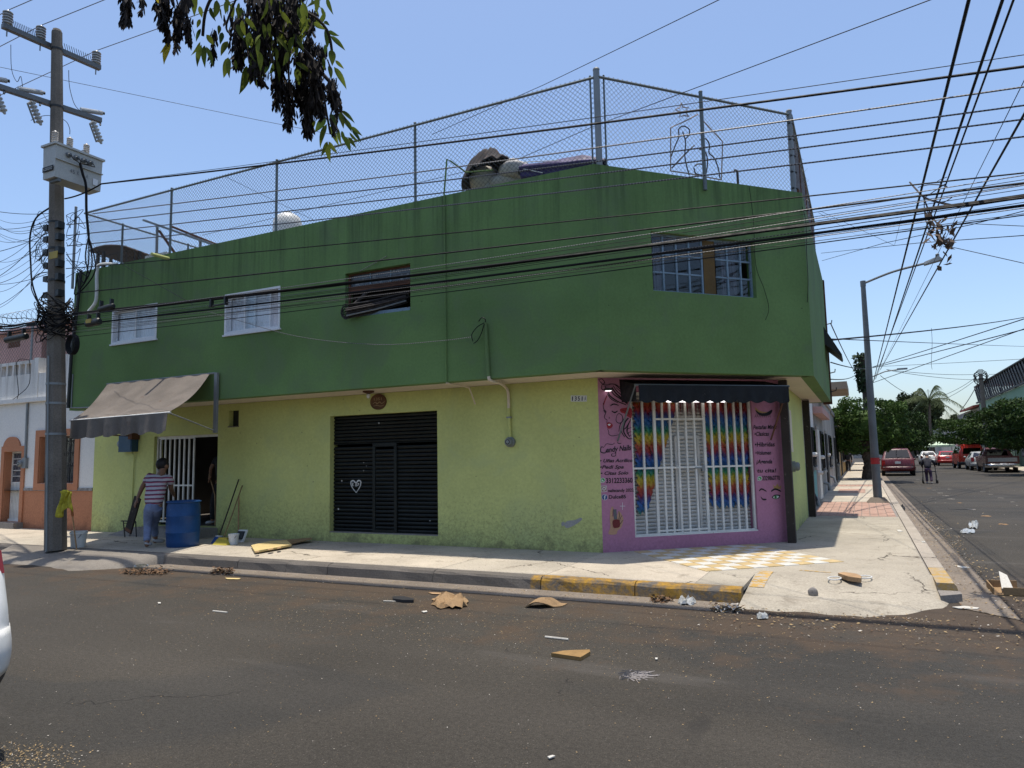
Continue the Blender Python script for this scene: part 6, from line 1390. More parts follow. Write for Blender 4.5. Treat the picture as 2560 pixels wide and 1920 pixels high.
def ficus_mesh(seed, rx, ry, rz, n=3400, s=.085):
    ph = [random.Random(seed+k).uniform(0,6.28) for k in range(6)]
    def bulge(v): return 1+.11*math.sin(v.x*5+ph[0])*math.sin(v.y*4+ph[1])+.08*math.sin(v.z*7+ph[2]+v.x*3)+.07*math.sin(v.y*9+ph[3]+v.x*6)
    def fn(rnd):
        v = V((rnd.gauss(0,1),rnd.gauss(0,1),rnd.gauss(0,1))).normalized(); e = .62     # boxy, clipped
        v2 = V([math.copysign(abs(c)**e, c) for c in v]); v2 = v2/max(.001,(abs(v2.x)**3.2+abs(v2.y)**3.2+abs(v2.z)**3.2)**(1/3.2))
        r = bulge(v)*(1-abs(rnd.gauss(0,.10)))*(1.05 if rnd.random() < .06 else 1)
        return V((v2.x*rx*r, v2.y*ry*r, v2.z*rz*r)), v
    b = leaf_cloud(seed, fn, n, s)
    b.ell((0,0,0), (rx*.66,ry*.66,rz*.66), 14, 10, fn=lambda p: (1/max(.001,(abs(p.x)**3+abs(p.y)**3+abs(p.z)**3)**(1/3)))*.95)
    return b
def trunk_mesh(seed, h, r, tw=0.0):
    rnd = random.Random(seed); b = MB(); n = 7
    b.tube([V((.08*math.sin(i*1.3+seed),.08*math.cos(i*1.7),h*i/n)) for i in range(n+1)], [r*(1.35-.5*i/n)*(1+.12*math.sin(i*2.3)) for i in range(n+1)], 9)
    for k in range(5):
        a_ = 6.28*k/5+rnd.random(); z0 = h*rnd.uniform(.6,.9); b.tube([V((0,0,z0)), V((.35*math.cos(a_),.35*math.sin(a_),h+.2)), V((.9*math.cos(a_),.9*math.sin(a_),h+.75))], [r*.6,r*.4,r*.15], 6)
    if tw:
        for k in range(2): b.tube([V((r*1.05*math.cos(i*.8+3.14*k),r*1.05*math.sin(i*.8+3.14*k),h*i/14)) for i in range(15)], r*.32, 6)
    return b
def clipped(label, x, y, cz, rx, ry, rz, seed, tr=.2, zg=S, n=3400):
    t_ = thing('clipped_tree', label, 'tree', (x,y,zg), group='clipped street trees')
    o = trunk_mesh(seed, cz-rz*.6-zg, tr, 1).build('trunk', M['bark'], t_, smooth=True, local=True)
    o = ficus_mesh(seed, rx, ry, rz, n, .085 if seed == 11 else .12).build('crown', M['ficus'], t_, local=True); o.location = (0,0,cz-zg)
    return t_
def crown_px(c, x0, y0, x1, y1, Y):
    a_, b_ = WY(c,x0,(y0+y1)/2,Y), WY(c,x1,(y0+y1)/2,Y); zt, zb = WY(c,(x0+x1)/2,y0,Y).z, WY(c,(x0+x1)/2,y1,Y).z
    return (a_.x+b_.x)/2, (zt+zb)/2, abs(b_.x-a_.x)/2, (zt-zb)/2
for lb, box, Y, sd, ry in (('large clipped ficus tree on the left pavement in front of the maroon minivan',(362,605,1015,1015),42,11,2.0), ('second clipped tree on the left, half hidden behind the large ficus',(840,690,1185,1040),62,12,2.4), ('flat topped clipped tree on the right above the red van',(1245,752,1620,975),72,13,3), ('clipped tree overhanging the green wall at the right edge',(1590,612,2080,995),52,14,2.8), ('small dark clipped tree at the far left of the street',(900,820,1180,1030),90,15,3)):
    cx, cz, rx, rzz = crown_px('F', *box, Y); xr_ = cx+rx; xl_ = cx-rx
    if sd in (12, 15): cx = .3; rx = xr_-cx
    if sd in (13, 14): cx = 10.0; rx = cx-xl_
    clipped(lb, cx, Y, cz, rx, ry, rzz, sd, .24, n=11000 if sd in (11,14) else 9000)
# queen palm
pY = WX('F',1210,900,10.4).y; pc = WY('F',1200,600,pY); pk = pY/88; palm = thing('palm_tree', 'tall feathery palm rising above the trees at the end of the side street', 'tree', (pc.x,pY,0))
MB().tube([V((.1*math.sin(i),0,pc.z*i/8)) for i in range(9)], [.28-.015*i for i in range(9)], 9).build('trunk', M['bark'], palm, smooth=True, local=True)
rp_ = random.Random(4)
for k in range(17):
    an = 6.283*k/17+rp_.uniform(-.2,.2); el = rp_.uniform(.25,1.35) if k % 2 else rp_.uniform(-.2,.8); L = rp_.uniform(3.2,4.6)*pk; b = MB()
    hd2 = V((math.cos(an),math.sin(an),0)); path = []
    for i in range(13):
        t = i/12; path.append(V((0,0,pc.z))+hd2*(L*t*math.cos(el)*(1-.12*t))+V((0,0,L*t*math.sin(el)-L*.62*t*t)))
    b.tube(path, [.05*(1-.8*i/12) for i in range(13)], 4)
    for i in range(1,13):
        for s_ in (-1,1):
            for m_ in range(3):
                p = path[i-1].lerp(path[i], m_/3); sd_ = hd2.cross(V((0,0,1)))*s_; q = p+sd_*rp_.uniform(.3,.6)*pk+hd2*.3+V((0,0,-rp_.uniform(.3,.75)*pk))
                b.add([p, p+hd2*.09, q], [(0,1,2)])
    b.build('frond', M['palm'], palm, local=True)
# loose trees behind
def loose(label, c, box, Y, seed, n=5000, s=.42, m='dark_tree'):
    cx, cz, rx, rzz = crown_px(c, *box, Y); t_ = thing('leafy_tree', label, 'tree', (cx,Y,0), group='trees at the end of the side street')
    trunk_mesh(seed, cz-rzz*.3, .25).build('trunk', M['bark'], t_, smooth=True, local=True); rnd0 = random.Random(seed)
    bl = [(V((rnd0.uniform(-.7,.7),rnd0.uniform(-.5,.5),rnd0.uniform(-.7,.75))), rnd0.uniform(.28,.5)) for _ in range(12)]
    def fn(rnd):
        c_, r_ = rnd.choice(bl); v = V((rnd.gauss(0,1),rnd.gauss(0,1),rnd.gauss(0,1))).normalized(); k = r_*rnd.random()**.4; p = c_+v*k
        return V((p.x*rx, p.y*rx*.8, p.z*rzz)), v
    o = leaf_cloud(seed, fn, n, s).build('crown', M[m], t_, local=True); o.location = (0,0,cz)
for lb, box, Y, sd in (('dark leafy tree left of the palm behind the clipped trees',(920,570,1180,1000),158,21), ('dark leafy tree under the palm crown',(1080,600,1340,1010),166,22), ('grey green tree right of the palm trunk',(1240,700,1480,980),172,23), ('low dark tree far down the middle of the street',(960,800,1240,1060),178,24), ('dark leafy tree far behind the red roof house',(1280,770,1700,1040),160,25)): loose(lb, 'F', box, Y, sd)
# ================================================================== ash branch hanging into the top of the picture
DB = 2.35
M['ash'] = leafmat('ash_leaflet', (0.040,0.075,0.018), (0.13,0.16,0.025), .42); M['ash_yellow'] = leafmat('yellow_ash_leaflet', (0.45,0.36,0.03), (0.5,0.42,0.06), .5); M['samara'] = mat('dry_ash_seed', (0.018,0.013,0.011), .85, var=.5, sc=60, bump=0)
root = V((-2.6,-1.7,0)); ash = thing('ash_tree', 'ash branch with leaflets and dark seed clusters hanging from the top edge', 'tree', root)
crown0 = at('I',1250,-420,DB+.1)
MB().tube([root, root+V((.05,.1,1.5)), root+V((.1,.2,3.2)), root+V((.2,.4,4.6))], [.22,.17,.15,.12], 10).build('trunk', M['bark'], ash, smooth=True)
MB().tube(cat_rom([root+V((.1,.2,3.0)), root+V((.3,.9,3.9)), crown0+V((-.3,-.5,.6)), crown0],6), .035, 8).build('limb', M['bark'], ash, smooth=True)
def bp(x, y, dd=0.0): return at('I', x, y, DB+dd)
for pts, r_ in (([(1250,-420),(1240,-100),(1300,180),(1500,330),(1640,450),(1740,590),(1830,690)],.0055), ([(1250,-420),(1150,0),(1130,300),(1170,560),(1310,745)],.0045), ([(1240,-100),(900,-60),(790,80),(760,300)],.004), ([(1100,-150),(960,200),(1000,290)],.003), ([(1150,-300),(600,-120),(440,0)],.004), ([(700,-130),(300,-100),(150,-20)],.003), ([(1300,180),(1600,100),(1800,250),(1850,500)],.004), ([(1640,450),(1760,760),(1800,960),(1830,1120)],.0035), ([(1500,330),(1480,600),(1500,800)],.003), ([(1830,690),(1860,860),(1960,1000)],.003), ([(520,-100),(560,60),(620,130)],.002)):
    MB().tube(cat_rom([bp(x,y,random.uniform(-.05,.05)) for x, y in pts],5), r_, 6).build('twig', M['twig'], ash, smooth=True)
def leafmesh():
    b = MB(); n = 7; vs = []
    for i in range(n+1):
        t = i/n; wd = .5*math.sin(math.pi*t**.75)**.9*(1-.25*t); zc = .10*math.sin(t*3.0)
        vs += [V((-wd,t,zc+.10*wd)), V((0,t,zc-.03)), V((wd,t,zc+.10*wd))]
    fs = []
    for i in range(n): k = 3*i; fs += [(k,k+1,k+4,k+3),(k+1,k+2,k+5,k+4)]
    return b.add(vs, fs)
protos = {}
def leaflet(x0, y0, x1, y1, wd=.36, dd=None, m='ash', roll=None):
    dd = random.uniform(-.18,.18) if dd is None else dd; p0_, p1_ = bp(x0,y0,dd), bp(x1,y1,dd+random.uniform(-.02,.02)); ax = p1_-p0_; L = ax.length; ax.normalize()
    view = (p0_-CAM).normalized(); nz = -(view-ax*view.dot(ax)).normalized(); ro = random.uniform(-.75,.75) if roll is None else roll
    nz = Matrix.Rotation(ro, 3, ax) @ nz; sx = ax.cross(nz)
    mx = Matrix(((sx.x*L*wd,ax.x*L,nz.x*L*.7,p0_.x),(sx.y*L*wd,ax.y*L,nz.y*L*.7,p0_.y),(sx.z*L*wd,ax.z*L,nz.z*L*.7,p0_.z),(0,0,0,1)))
    if m not in protos:
        o = leafmesh().build('leaflet', M[m], ash, smooth='all', local=True); o.matrix_basis = WM[ash].inverted() @ mx; WM[o] = mx; protos[m] = o
    else: again(protos[m], 'leaflet', mx, ash)
for q in ((1130,550,1065,790,.42),(975,480,935,655,.36),(985,490,985,655,.34),(970,345,912,470,.42),(925,270,905,375,.4),(900,210,890,295,.4),(740,160,712,235,.42),(740,350,660,465,.22),(750,375,715,560,.3),(775,380,780,570,.3),(790,390,845,560,.28),(745,240,705,350,.3),(790,290,850,380,.5),(1830,300,1955,425,.3),(1815,260,1905,300,.4),(1775,180,1825,215,.5),(1870,505,1945,578,.34),(1860,560,1965,750,.3),(1820,545,1835,670,.38),(1840,415,1845,555,.5),(1785,370,1780,490,.4),(1775,480,1778,600,.28),(1690,190,1790,250,.4),(1800,-20,1855,125,.3),(1720,-30,1715,110,.4),(1755,60,1785,160,.3),(1700,60,1735,130,.3),
  (1790,980,1700,1110,.42),(1800,1040,1745,1240,.3),(1810,1050,1900,1225,.3),(1805,1185,1750,1310,.34),(1805,1200,1830,1365,.34),(1815,1185,1895,1295,.3),(1900,1080,1925,1220,.3),(1925,1095,1960,1210,.3),(1950,1140,2000,1270,.34),(1980,1150,2050,1245,.3),(1920,925,2035,1035,.3),(1930,980,2010,1110,.34),(2000,1060,2100,1140,.3),(2010,1090,2090,1200,.3),(1990,1110,2075,1195,.3),(1910,940,1940,1080,.36),(1700,1010,1680,1090,.4),(1830,950,1880,1060,.34),(1960,1000,2020,1100,.3),
  (690,-60,690,140,.34),(735,50,755,150,.46),(880,0,850,160,.5),(1010,20,1010,180,.3),(960,0,950,120,.4),(910,70,925,170,.2),(820,60,870,180,.4),(650,330,655,335,.3),(1085,60,1045,230,.4),(1060,380,1085,570,.3),(1100,400,1110,540,.26),(1030,500,1040,590,.3),(1185,560,1225,745,.26),(1180,480,1190,680,.24),(1380,500,1400,700,.22),(1420,560,1440,720,.24),(1600,20,1640,150,.4),(1560,60,1600,200,.34),(1650,130,1690,250,.34),(1480,350,1500,480,.4)): leaflet(*q)
for q in ((485,355,435,540,.34),(470,360,400,450,.26)): leaflet(*q, m='ash_yellow', dd=0)
leaflet(375,-20,390,30,.5,m='ash_yellow')
rb = random.Random(9)
for i in range(95):
    x = rb.gauss(1330,300); y = rb.uniform(-120,330) if rb.random() < .7 else rb.uniform(250,560)
    if x < 690 or x > 1800: continue
    if y > 250: x = 1150+rb.random()*420
    L = rb.uniform(90,190); a_ = rb.gauss(1.57,.45); leaflet(x, y, x+L*math.cos(a_), y+L*math.sin(a_), rb.uniform(.28,.44), rb.uniform(-.2,.22), roll=rb.uniform(-1.2,1.2))
def seeds(x, y, wx, hy, n, dd=0.0):
    b = MB()
    for _ in range(n):
        u = rb.random(); yy = y-hy/2+hy*u; xx = x+rb.gauss(0,1)*wx*.30*(1.15-.75*u); d_ = dd+rb.gauss(0,.025)
        p = bp(xx,yy,d_); L = rb.uniform(.020,.034); wv = rb.uniform(.0032,.005); an = rb.uniform(0,3.14); sx = V((math.cos(an),math.sin(an),0))*wv; dn = V((rb.gauss(0,.25),rb.gauss(0,.25),-1)).normalized()*L
        b.add([p-sx*.3, p+sx*.3, p+sx+dn*.7, p+dn, p-sx+dn*.7], [(0,1,2,3,4)])
    o = b.build('seed_cluster', M['samara'], ash); o['kind'] = 'stuff'
for q in ((130,40,75,230,190),(92,150,26,60,24),(250,20,30,150,30),(430,60,110,300,420),(560,150,95,240,240),(640,230,50,170,90),(540,330,34,140,40),(470,250,40,120,50),(620,10,60,80,60),(1060,330,120,420,330),(850,350,40,260,60),(1250,230,210,560,760),(1420,250,230,620,760),(1200,500,90,260,160),(1390,720,110,320,260),(1480,850,120,380,360),(1600,640,140,460,420),(1640,920,110,380,330),(1690,700,120,420,330),(1760,830,75,280,170),(1850,760,70,220,130),(1890,860,46,200,70),(1740,480,80,260,120),(1650,250,110,360,210),(1250,620,60,120,50),(1530,120,160,420,320),(1860,1010,60,160,50)): seeds(*q, dd=rb.uniform(-.1,.1))
# ================================================================== vehicles
def paint(name, c, rough=.28): return mat(name, c, rough, var=.04, fine=.02, bump=0, spec=.5)
M['maroon'] = paint('maroon_car_paint', (.085,.010,.014)); M['red_car'] = paint('red_car_paint', (.34,.018,.016)); M['red_van'] = paint('orange_red_van_paint', (.48,.035,.018)); M['dark_car'] = paint('charcoal_car_paint', (.018,.021,.026)); M['silver'] = paint('silver_car_paint', (.30,.31,.30)); M['white_car'] = paint('white_car_paint', (.66,.66,.64), .22); M['brown_truck'] = paint('brown_truck_paint', (.085,.030,.026)); M['tail_red'] = mat('tail_light_red', (.30,.012,.014), .2, bump=0, spec=.5); M['lamp_clear'] = mat('clear_lamp', (.5,.5,.5), .15, bump=0, spec=.6); M['bumper'] = mat('black_plastic', (.022,.022,.024), .6); M['chrome'] = mat('chrome', (.5,.5,.5), .18, metal=.9, bump=0)
WHEEL = {}
def wheel(car, x, y, r, wd, side_):
    key = (round(r,2), round(wd,2))
    if key not in WHEEL:
        ty = MB().lathe([(r*.62,-wd/2),(r*.9,-wd/2),(r,-wd*.36),(r,wd*.36),(r*.9,wd/2),(r*.62,wd/2)], 20, (0,0,0), axis=(1,0,0), caps=False)
        rm = MB().lathe([(.02,wd*.30),(r*.2,wd*.34),(r*.5,wd*.22),(r*.6,wd*.42),(r*.63,wd*.48),(r*.63,-wd*.48),(.02,-wd*.4)], 16, (0,0,0), axis=(1,0,0))
        WHEEL[key] = (ty, rm)
    ty, rm = WHEEL[key]
    o = ty.build('wheel', M['tyre'], car, smooth=True, local=True); o.location = (x,y,r); o.rotation_euler = (0,0,0 if side_ > 0 else math.pi)
    o2 = rm.build('rim', M['galv'], o, smooth=True, local=True)
def make_car(name, label, kind, m, loc, rz, W=1.8, wr=.31, lights='tall', bump=None, group='cars parked along the side street'):
    """y forward from the rear bumper; each station: y, bottom, belt, roof, half width low, half width roof"""
    car = thing(name, label, 'van' if kind == 'van' else 'pickup' if kind == 'pickup' else 'car', loc, rz, group); h = W/2
    ST = {'minivan': [(0,.42,.62,.66,.80,.70),(.06,.33,.95,1.0,.97,.80),(.14,.30,1.02,1.10,1,.80),(.62,.28,1.02,1.70,1,.76),(1.2,.25,1.0,1.76,1,.76),(2.9,.25,.98,1.74,1,.76),(3.75,.25,.97,1.06,1,.72),(4.5,.28,.86,.90,.97,.72),(4.85,.34,.62,.68,.80,.62)],
          'hatch': [(0,.42,.60,.64,.82,.70),(.06,.34,.88,.93,.96,.80),(.16,.30,.94,1.02,1,.80),(.60,.26,.94,1.42,1,.72),(1.1,.25,.92,1.48,1,.72),(2.2,.25,.90,1.46,1,.72),(3.0,.25,.88,.96,1,.72),(3.6,.28,.74,.80,.96,.72),(3.9,.34,.56,.62,.8,.6)],
          'suv': [(0,.45,.68,.72,.86,.72),(.07,.38,.82,.88,.96,.82),(.20,.34,1.04,1.15,1,.82),(.56,.30,1.06,1.66,1,.78),(1.0,.30,1.04,1.72,1,.78),(2.6,.30,1.03,1.70,1,.78),(3.4,.30,1.02,1.10,1,.76),(4.2,.32,.94,.98,.97,.76),(4.5,.40,.70,.75,.82,.66)],
          'sedan': [(0,.40,.62,.66,.82,.7),(.08,.32,.88,.92,.97,.86),(.75,.26,.93,.98,1,.84),(1.35,.25,.92,1.38,1,.72),(2.4,.25,.90,1.42,1,.72),(3.2,.25,.88,.94,1,.74),(4.1,.28,.76,.80,.96,.74),(4.4,.36,.56,.6,.8,.6)],
          'van': [(0,.42,1.05,1.15,.90,.78),(.05,.35,1.12,1.75,.98,.82),(.16,.32,1.15,1.98,1,.80),(.6,.30,1.15,2.06,1,.78),(3.2,.30,1.15,2.06,1,.78),(3.9,.30,1.12,1.95,1,.78),(4.25,.32,1.05,1.2,.98,.8),(4.4,.38,.8,.85,.9,.75)],
          'pickup': [(2.0,.32,1.08,1.10,1,.86),(2.02,.32,1.08,1.60,1,.78),(2.3,.30,1.08,1.72,1,.74),(3.2,.30,1.06,1.70,1,.74),(3.9,.30,1.05,1.12,1,.78),(4.9,.34,1.0,1.04,.98,.8),(5.2,.42,.75,.8,.9,.7)]}[kind]
    b = MB(); rows = []
    for y, z0, zb, zr, kl, kr in ST:
        wl = h*kl; pr = [(0,z0),(wl*.82,z0),(wl*.97,z0+.10),(wl,(z0+zb)*.5+.05),(wl*.975,zb),(h*kr*.97 if zr-zb > .2 else wl*.93,zb+(zr-zb)*.86),(h*kr*.86 if zr-zb > .2 else wl*.8,zr),(0,zr+.02)]
        rows.append([V((x,y,z)) for x, z in pr]+[V((-x,y,z)) for x, z in pr[1:-1]][::-1])
    n = len(rows[0]); vs = [p for r in rows for p in r]; fs = []
    for i in range(len(rows)-1):
        for j in range(n): fs.append((i*n+j,(i+1)*n+j,(i+1)*n+(j+1)%n,i*n+(j+1)%n))
    fs.append(tuple(range(n))); fs.append(tuple(reversed(range((len(rows)-1)*n, len(rows)*n))))
    b.add(vs, fs); body = b.build('body', m, car, smooth=True, local=True)
    # glass laid on the shell
    def quad(pts, off, nm, mm, parent=car):
        c_ = sum(pts, V())/4; nr = (pts[1]-pts[0]).cross(pts[3]-pts[0]).normalized(); nr = nr if nr.dot(V((0,2,.8))-c_) < 0 else -nr
        return MB().prism([p+nr*off for p in pts], nr*.012).build(nm, mm, parent, local=True)
    k0 = next(i for i in range(len(ST)-1) if ST[i+1][3]-ST[i+1][2] > .3); k1 = max(i for i in range(len(ST)) if ST[i][3]-ST[i][2] > .3)
    A, B = rows[k0], rows[k0+1]
    lp = lambda p, q, t: p.lerp(q, t)
    rl_, rr2 = lp(A[n-6],B[n-6],.12), lp(A[6],B[6],.12)
    if kind in ('pickup',): pts = [V((-.62,2.0,1.16)),V((.62,2.0,1.16)),V((.56,2.005,1.54)),V((-.56,2.005,1.54))]; rw = MB().prism(pts, V((0,-.02,0))).build('rear_window', M['dark_glass'], car, local=True)
    elif kind == 'van': rw = MB().prism([V((-.66,-.002,1.22)),V((.66,-.002,1.22)),V((.60,.03,1.72)),V((-.60,.03,1.72))], V((0,-.02,0))).build('rear_window', M['dark_glass'], car, local=True)
    else:
        xa = rows[k0][6].x*.93; xb = rows[k0+1][6].x*.95; quad([V((-xa,ST[k0][0]+.03,ST[k0][3]+.05)),V((xa,ST[k0][0]+.03,ST[k0][3]+.05)),V((xb,ST[k0+1][0]-.05,ST[k0+1][3]-.05)),V((-xb,ST[k0+1][0]-.05,ST[k0+1][3]-.05))], .006, 'rear_window', M['dark_glass'])
        if kind in ('minivan','suv','hatch'): MB().bar((-.02,ST[k0][0]-.0,ST[k0][3]+.07), (.30,ST[k0][0]+.10,ST[k0][3]+.16), .02, .015).build('wiper', M['bumper'], car, local=True)
    A, B = rows[k1], rows[k1+1]; xa = A[6].x*.95; xb = B[6].x*.97; quad([V((-xa,ST[k1][0]+.05,ST[k1][3]-.05)),V((xa,ST[k1][0]+.05,ST[k1][3]-.05)),V((xb,ST[k1+1][0]-.05,ST[k1+1][3]+.04)),V((-xb,ST[k1+1][0]-.05,ST[k1+1][3]+.04))], .006, 'windscreen', M['dark_glass'])
    for s_ in (1,-1):
        for i in range(k0+1, k1):
            y0_, y1_ = ST[i][0]+.05, ST[i+1][0]-.05
            if y1_-y0_ < .2: continue
            def sp_(r, t): p = r[4].lerp(r[5], t); return V((p.x*s_, p.y, p.z))
            pa, pb2, pc_, pd = (sp_(rows[i],.16), sp_(rows[i+1],.16), sp_(rows[i+1],.95), sp_(rows[i],.95)); sh = V((0,.05,0))
            MB().prism([pa+sh, pb2-sh, pc_-sh, pd+sh], V((.012*s_,0,.002))).build('side_window', M['dark_glass'], car, local=True)
        zl0, zl1 = (.68,1.0) if lights == 'tall' else (.60,.80)
        if kind == 'pickup': zl0, zl1 = .68, .98
        if kind == 'van': zl0, zl1 = .72, .98
        if kind == 'suv': zl0, zl1 = 1.0, 1.13
        yb = -.012 if kind != 'suv' else .10
        tl_ = MB().hexa([(s_*h*.76,yb+.02,zl0),(s_*h*.955,yb+.05,zl0),(s_*h*.985,yb+.26,zl0),(s_*h*.8,yb+.26,zl0),(s_*h*.76,yb+.035,zl1),(s_*h*.94,yb+.07,zl1),(s_*h*.985,yb+.26,zl1),(s_*h*.8,yb+.26,zl1)]).build('tail_light', M['tail_red'], car, local=True)
        Lc = ST[-1][0]; MB().box(*sorted((s_*h*.55,s_*h*.86)),Lc-.28,Lc-.10,.60,.76).build('headlight', M['lamp_clear'], car, local=True)
        MB().ell((s_*(h+.09),ST[k1][0]+.35,1.02 if kind != 'van' else 1.25), (.09,.06,.07), 8, 6).build('mirror', m, car, smooth=True, local=True)
        for y in (.85 if kind != 'pickup' else 1.15, ST[-1][0]-.88): wheel(car, s_*(h-.10), y, wr, .21, s_)
    bm_ = bump if bump else M['bumper'] if kind in ('suv','van') else M['chrome'] if kind == 'pickup' else m
    zq = .12 if kind == 'suv' else 0
    def bpr(u, v):                            # wraps round the corners, bulging at mid height
        x = 2*u-1; y = .42*abs(x)**7-.07*(1-.5*abs(x)**3)-.03*math.sin(math.pi*v)
        return V((h*.99*math.copysign(min(1,abs(x)*1.06)**.9,x), y, .36+zq+.22*v))
    MB().sheet(bpr, 26, 6, -.05).build('rear_bumper', bm_, car, smooth='all', local=True)
    if kind == 'minivan': MB().box(-h*.9,h*.9,-.085,-.06,.55,.59).build('bumper_strip', M['chrome'], car, local=True)
    py = -.03 if kind not in ('suv',) else -.01; pz = .78 if kind != 'pickup' else .50
    MB().box(-.16,.16,py-.062,py-.045 if kind == 'pickup' else py+.03,pz,pz+.15).build('number_plate', M['plastic_white'], car, local=True)
    return car
def put(c, x, y): p = G(c, x, y, 0); return p
p = put('F',917,1228); make_car('minivan', 'maroon minivan parked at the left kerb of the side street behind the ficus', 'minivan', M['maroon'], (1.95,p.y,0), -.02, W=1.92, wr=.33)
p = put('F',1098,1090); make_car('dark_suv', 'charcoal car standing far down the middle of the side street', 'suv', M['dark_car'], (3.6,88,0), 0, W=1.85, wr=.34)
make_car('white_hatchback', 'white car partly hidden behind the old person with the walker', 'hatch', M['white_car'], (6.55,92,0), 0, W=1.7)
make_car('red_hatchback', 'bright red hatchback parked between the white car and the red van', 'hatch', M['red_car'], (7.6,84,0), 0, W=1.72)
make_car('red_van', 'old orange red van parked at the right kerb of the side street', 'van', M['red_van'], (8.15,70.5,0), .03, W=1.95, wr=.33)
make_car('silver_sedan', 'silver sedan tucked in front of the pickup at the right kerb', 'sedan', M['silver'], (8.15,63.9,0), 0, W=1.72)
pk = make_car('pickup_truck', 'brown pickup truck with a cargo rack, nearest on the right side', 'pickup', M['brown_truck'], (8.35,57.5,0), 0, W=1.9, wr=.36)
h = .95
for s_ in (1,-1): MB().box(*sorted((s_*h*.93,s_*h)),.08,1.99,.62,1.10).build('bed_side', M['brown_truck'], pk, local=True); MB().box(*sorted((s_*h*.60,s_*h*.98)),.2,1.99,.40,.62).build('bed_sill', M['brown_truck'], pk, local=True)
MB().box(-h*.98,h*.98,.02,.08,.62,1.10).build('tailgate', M['brown_truck'], pk, local=True); MB().box(-h*.86,h*.86,.005,.019,.74,1.0).build('tailgate_panel', M['silver'], pk, local=True); MB().box(-h*.9,h*.9,.1,1.98,.60,.66).build('bed_floor', M['bumper'], pk, local=True)
for s_ in (1,-1):
    for y in (.15,1.0,1.9): MB().tube([(s_*h*.95,y,1.10),(s_*h*.95,y,1.85)], .02, 6).build('rack_post', M['iron'], pk, local=True)
    for z in (1.45,1.85): MB().tube([(s_*h*.95,.15,z),(s_*h*.95,1.9,z)], .02, 6).build('rack_rail', M['iron'], pk, local=True)
for y, z in ((.15,1.85),(1.9,1.85),(1.9,1.45)): MB().tube([(-h*.95,y,z),(h*.95,y,z)], .02, 6).build('rack_rail', M['iron'], pk, local=True)
ns = make_car('white_suv', 'white car cut off by the left edge of the picture, its rear corner showing', 'suv', M['white_car'], (-4.36,1.62,0), math.pi/2, W=1.78, wr=.35, bump=M['white_car'], group='vehicles close to the viewer')
def lbp(u, v):
    x = 2*u-1; y = .44*abs(x)**7-.075*(1-.5*abs(x)**3)+.16*(1-v)**1.6
    return V((.885*math.copysign(min(1,abs(x)*1.06)**.9,x)*(.94+.06*v), y, .27+.225*v))
MB().sheet(lbp, 26, 6, -.05).build('lower_bumper', M['bumper'], ns, smooth='all', local=True)
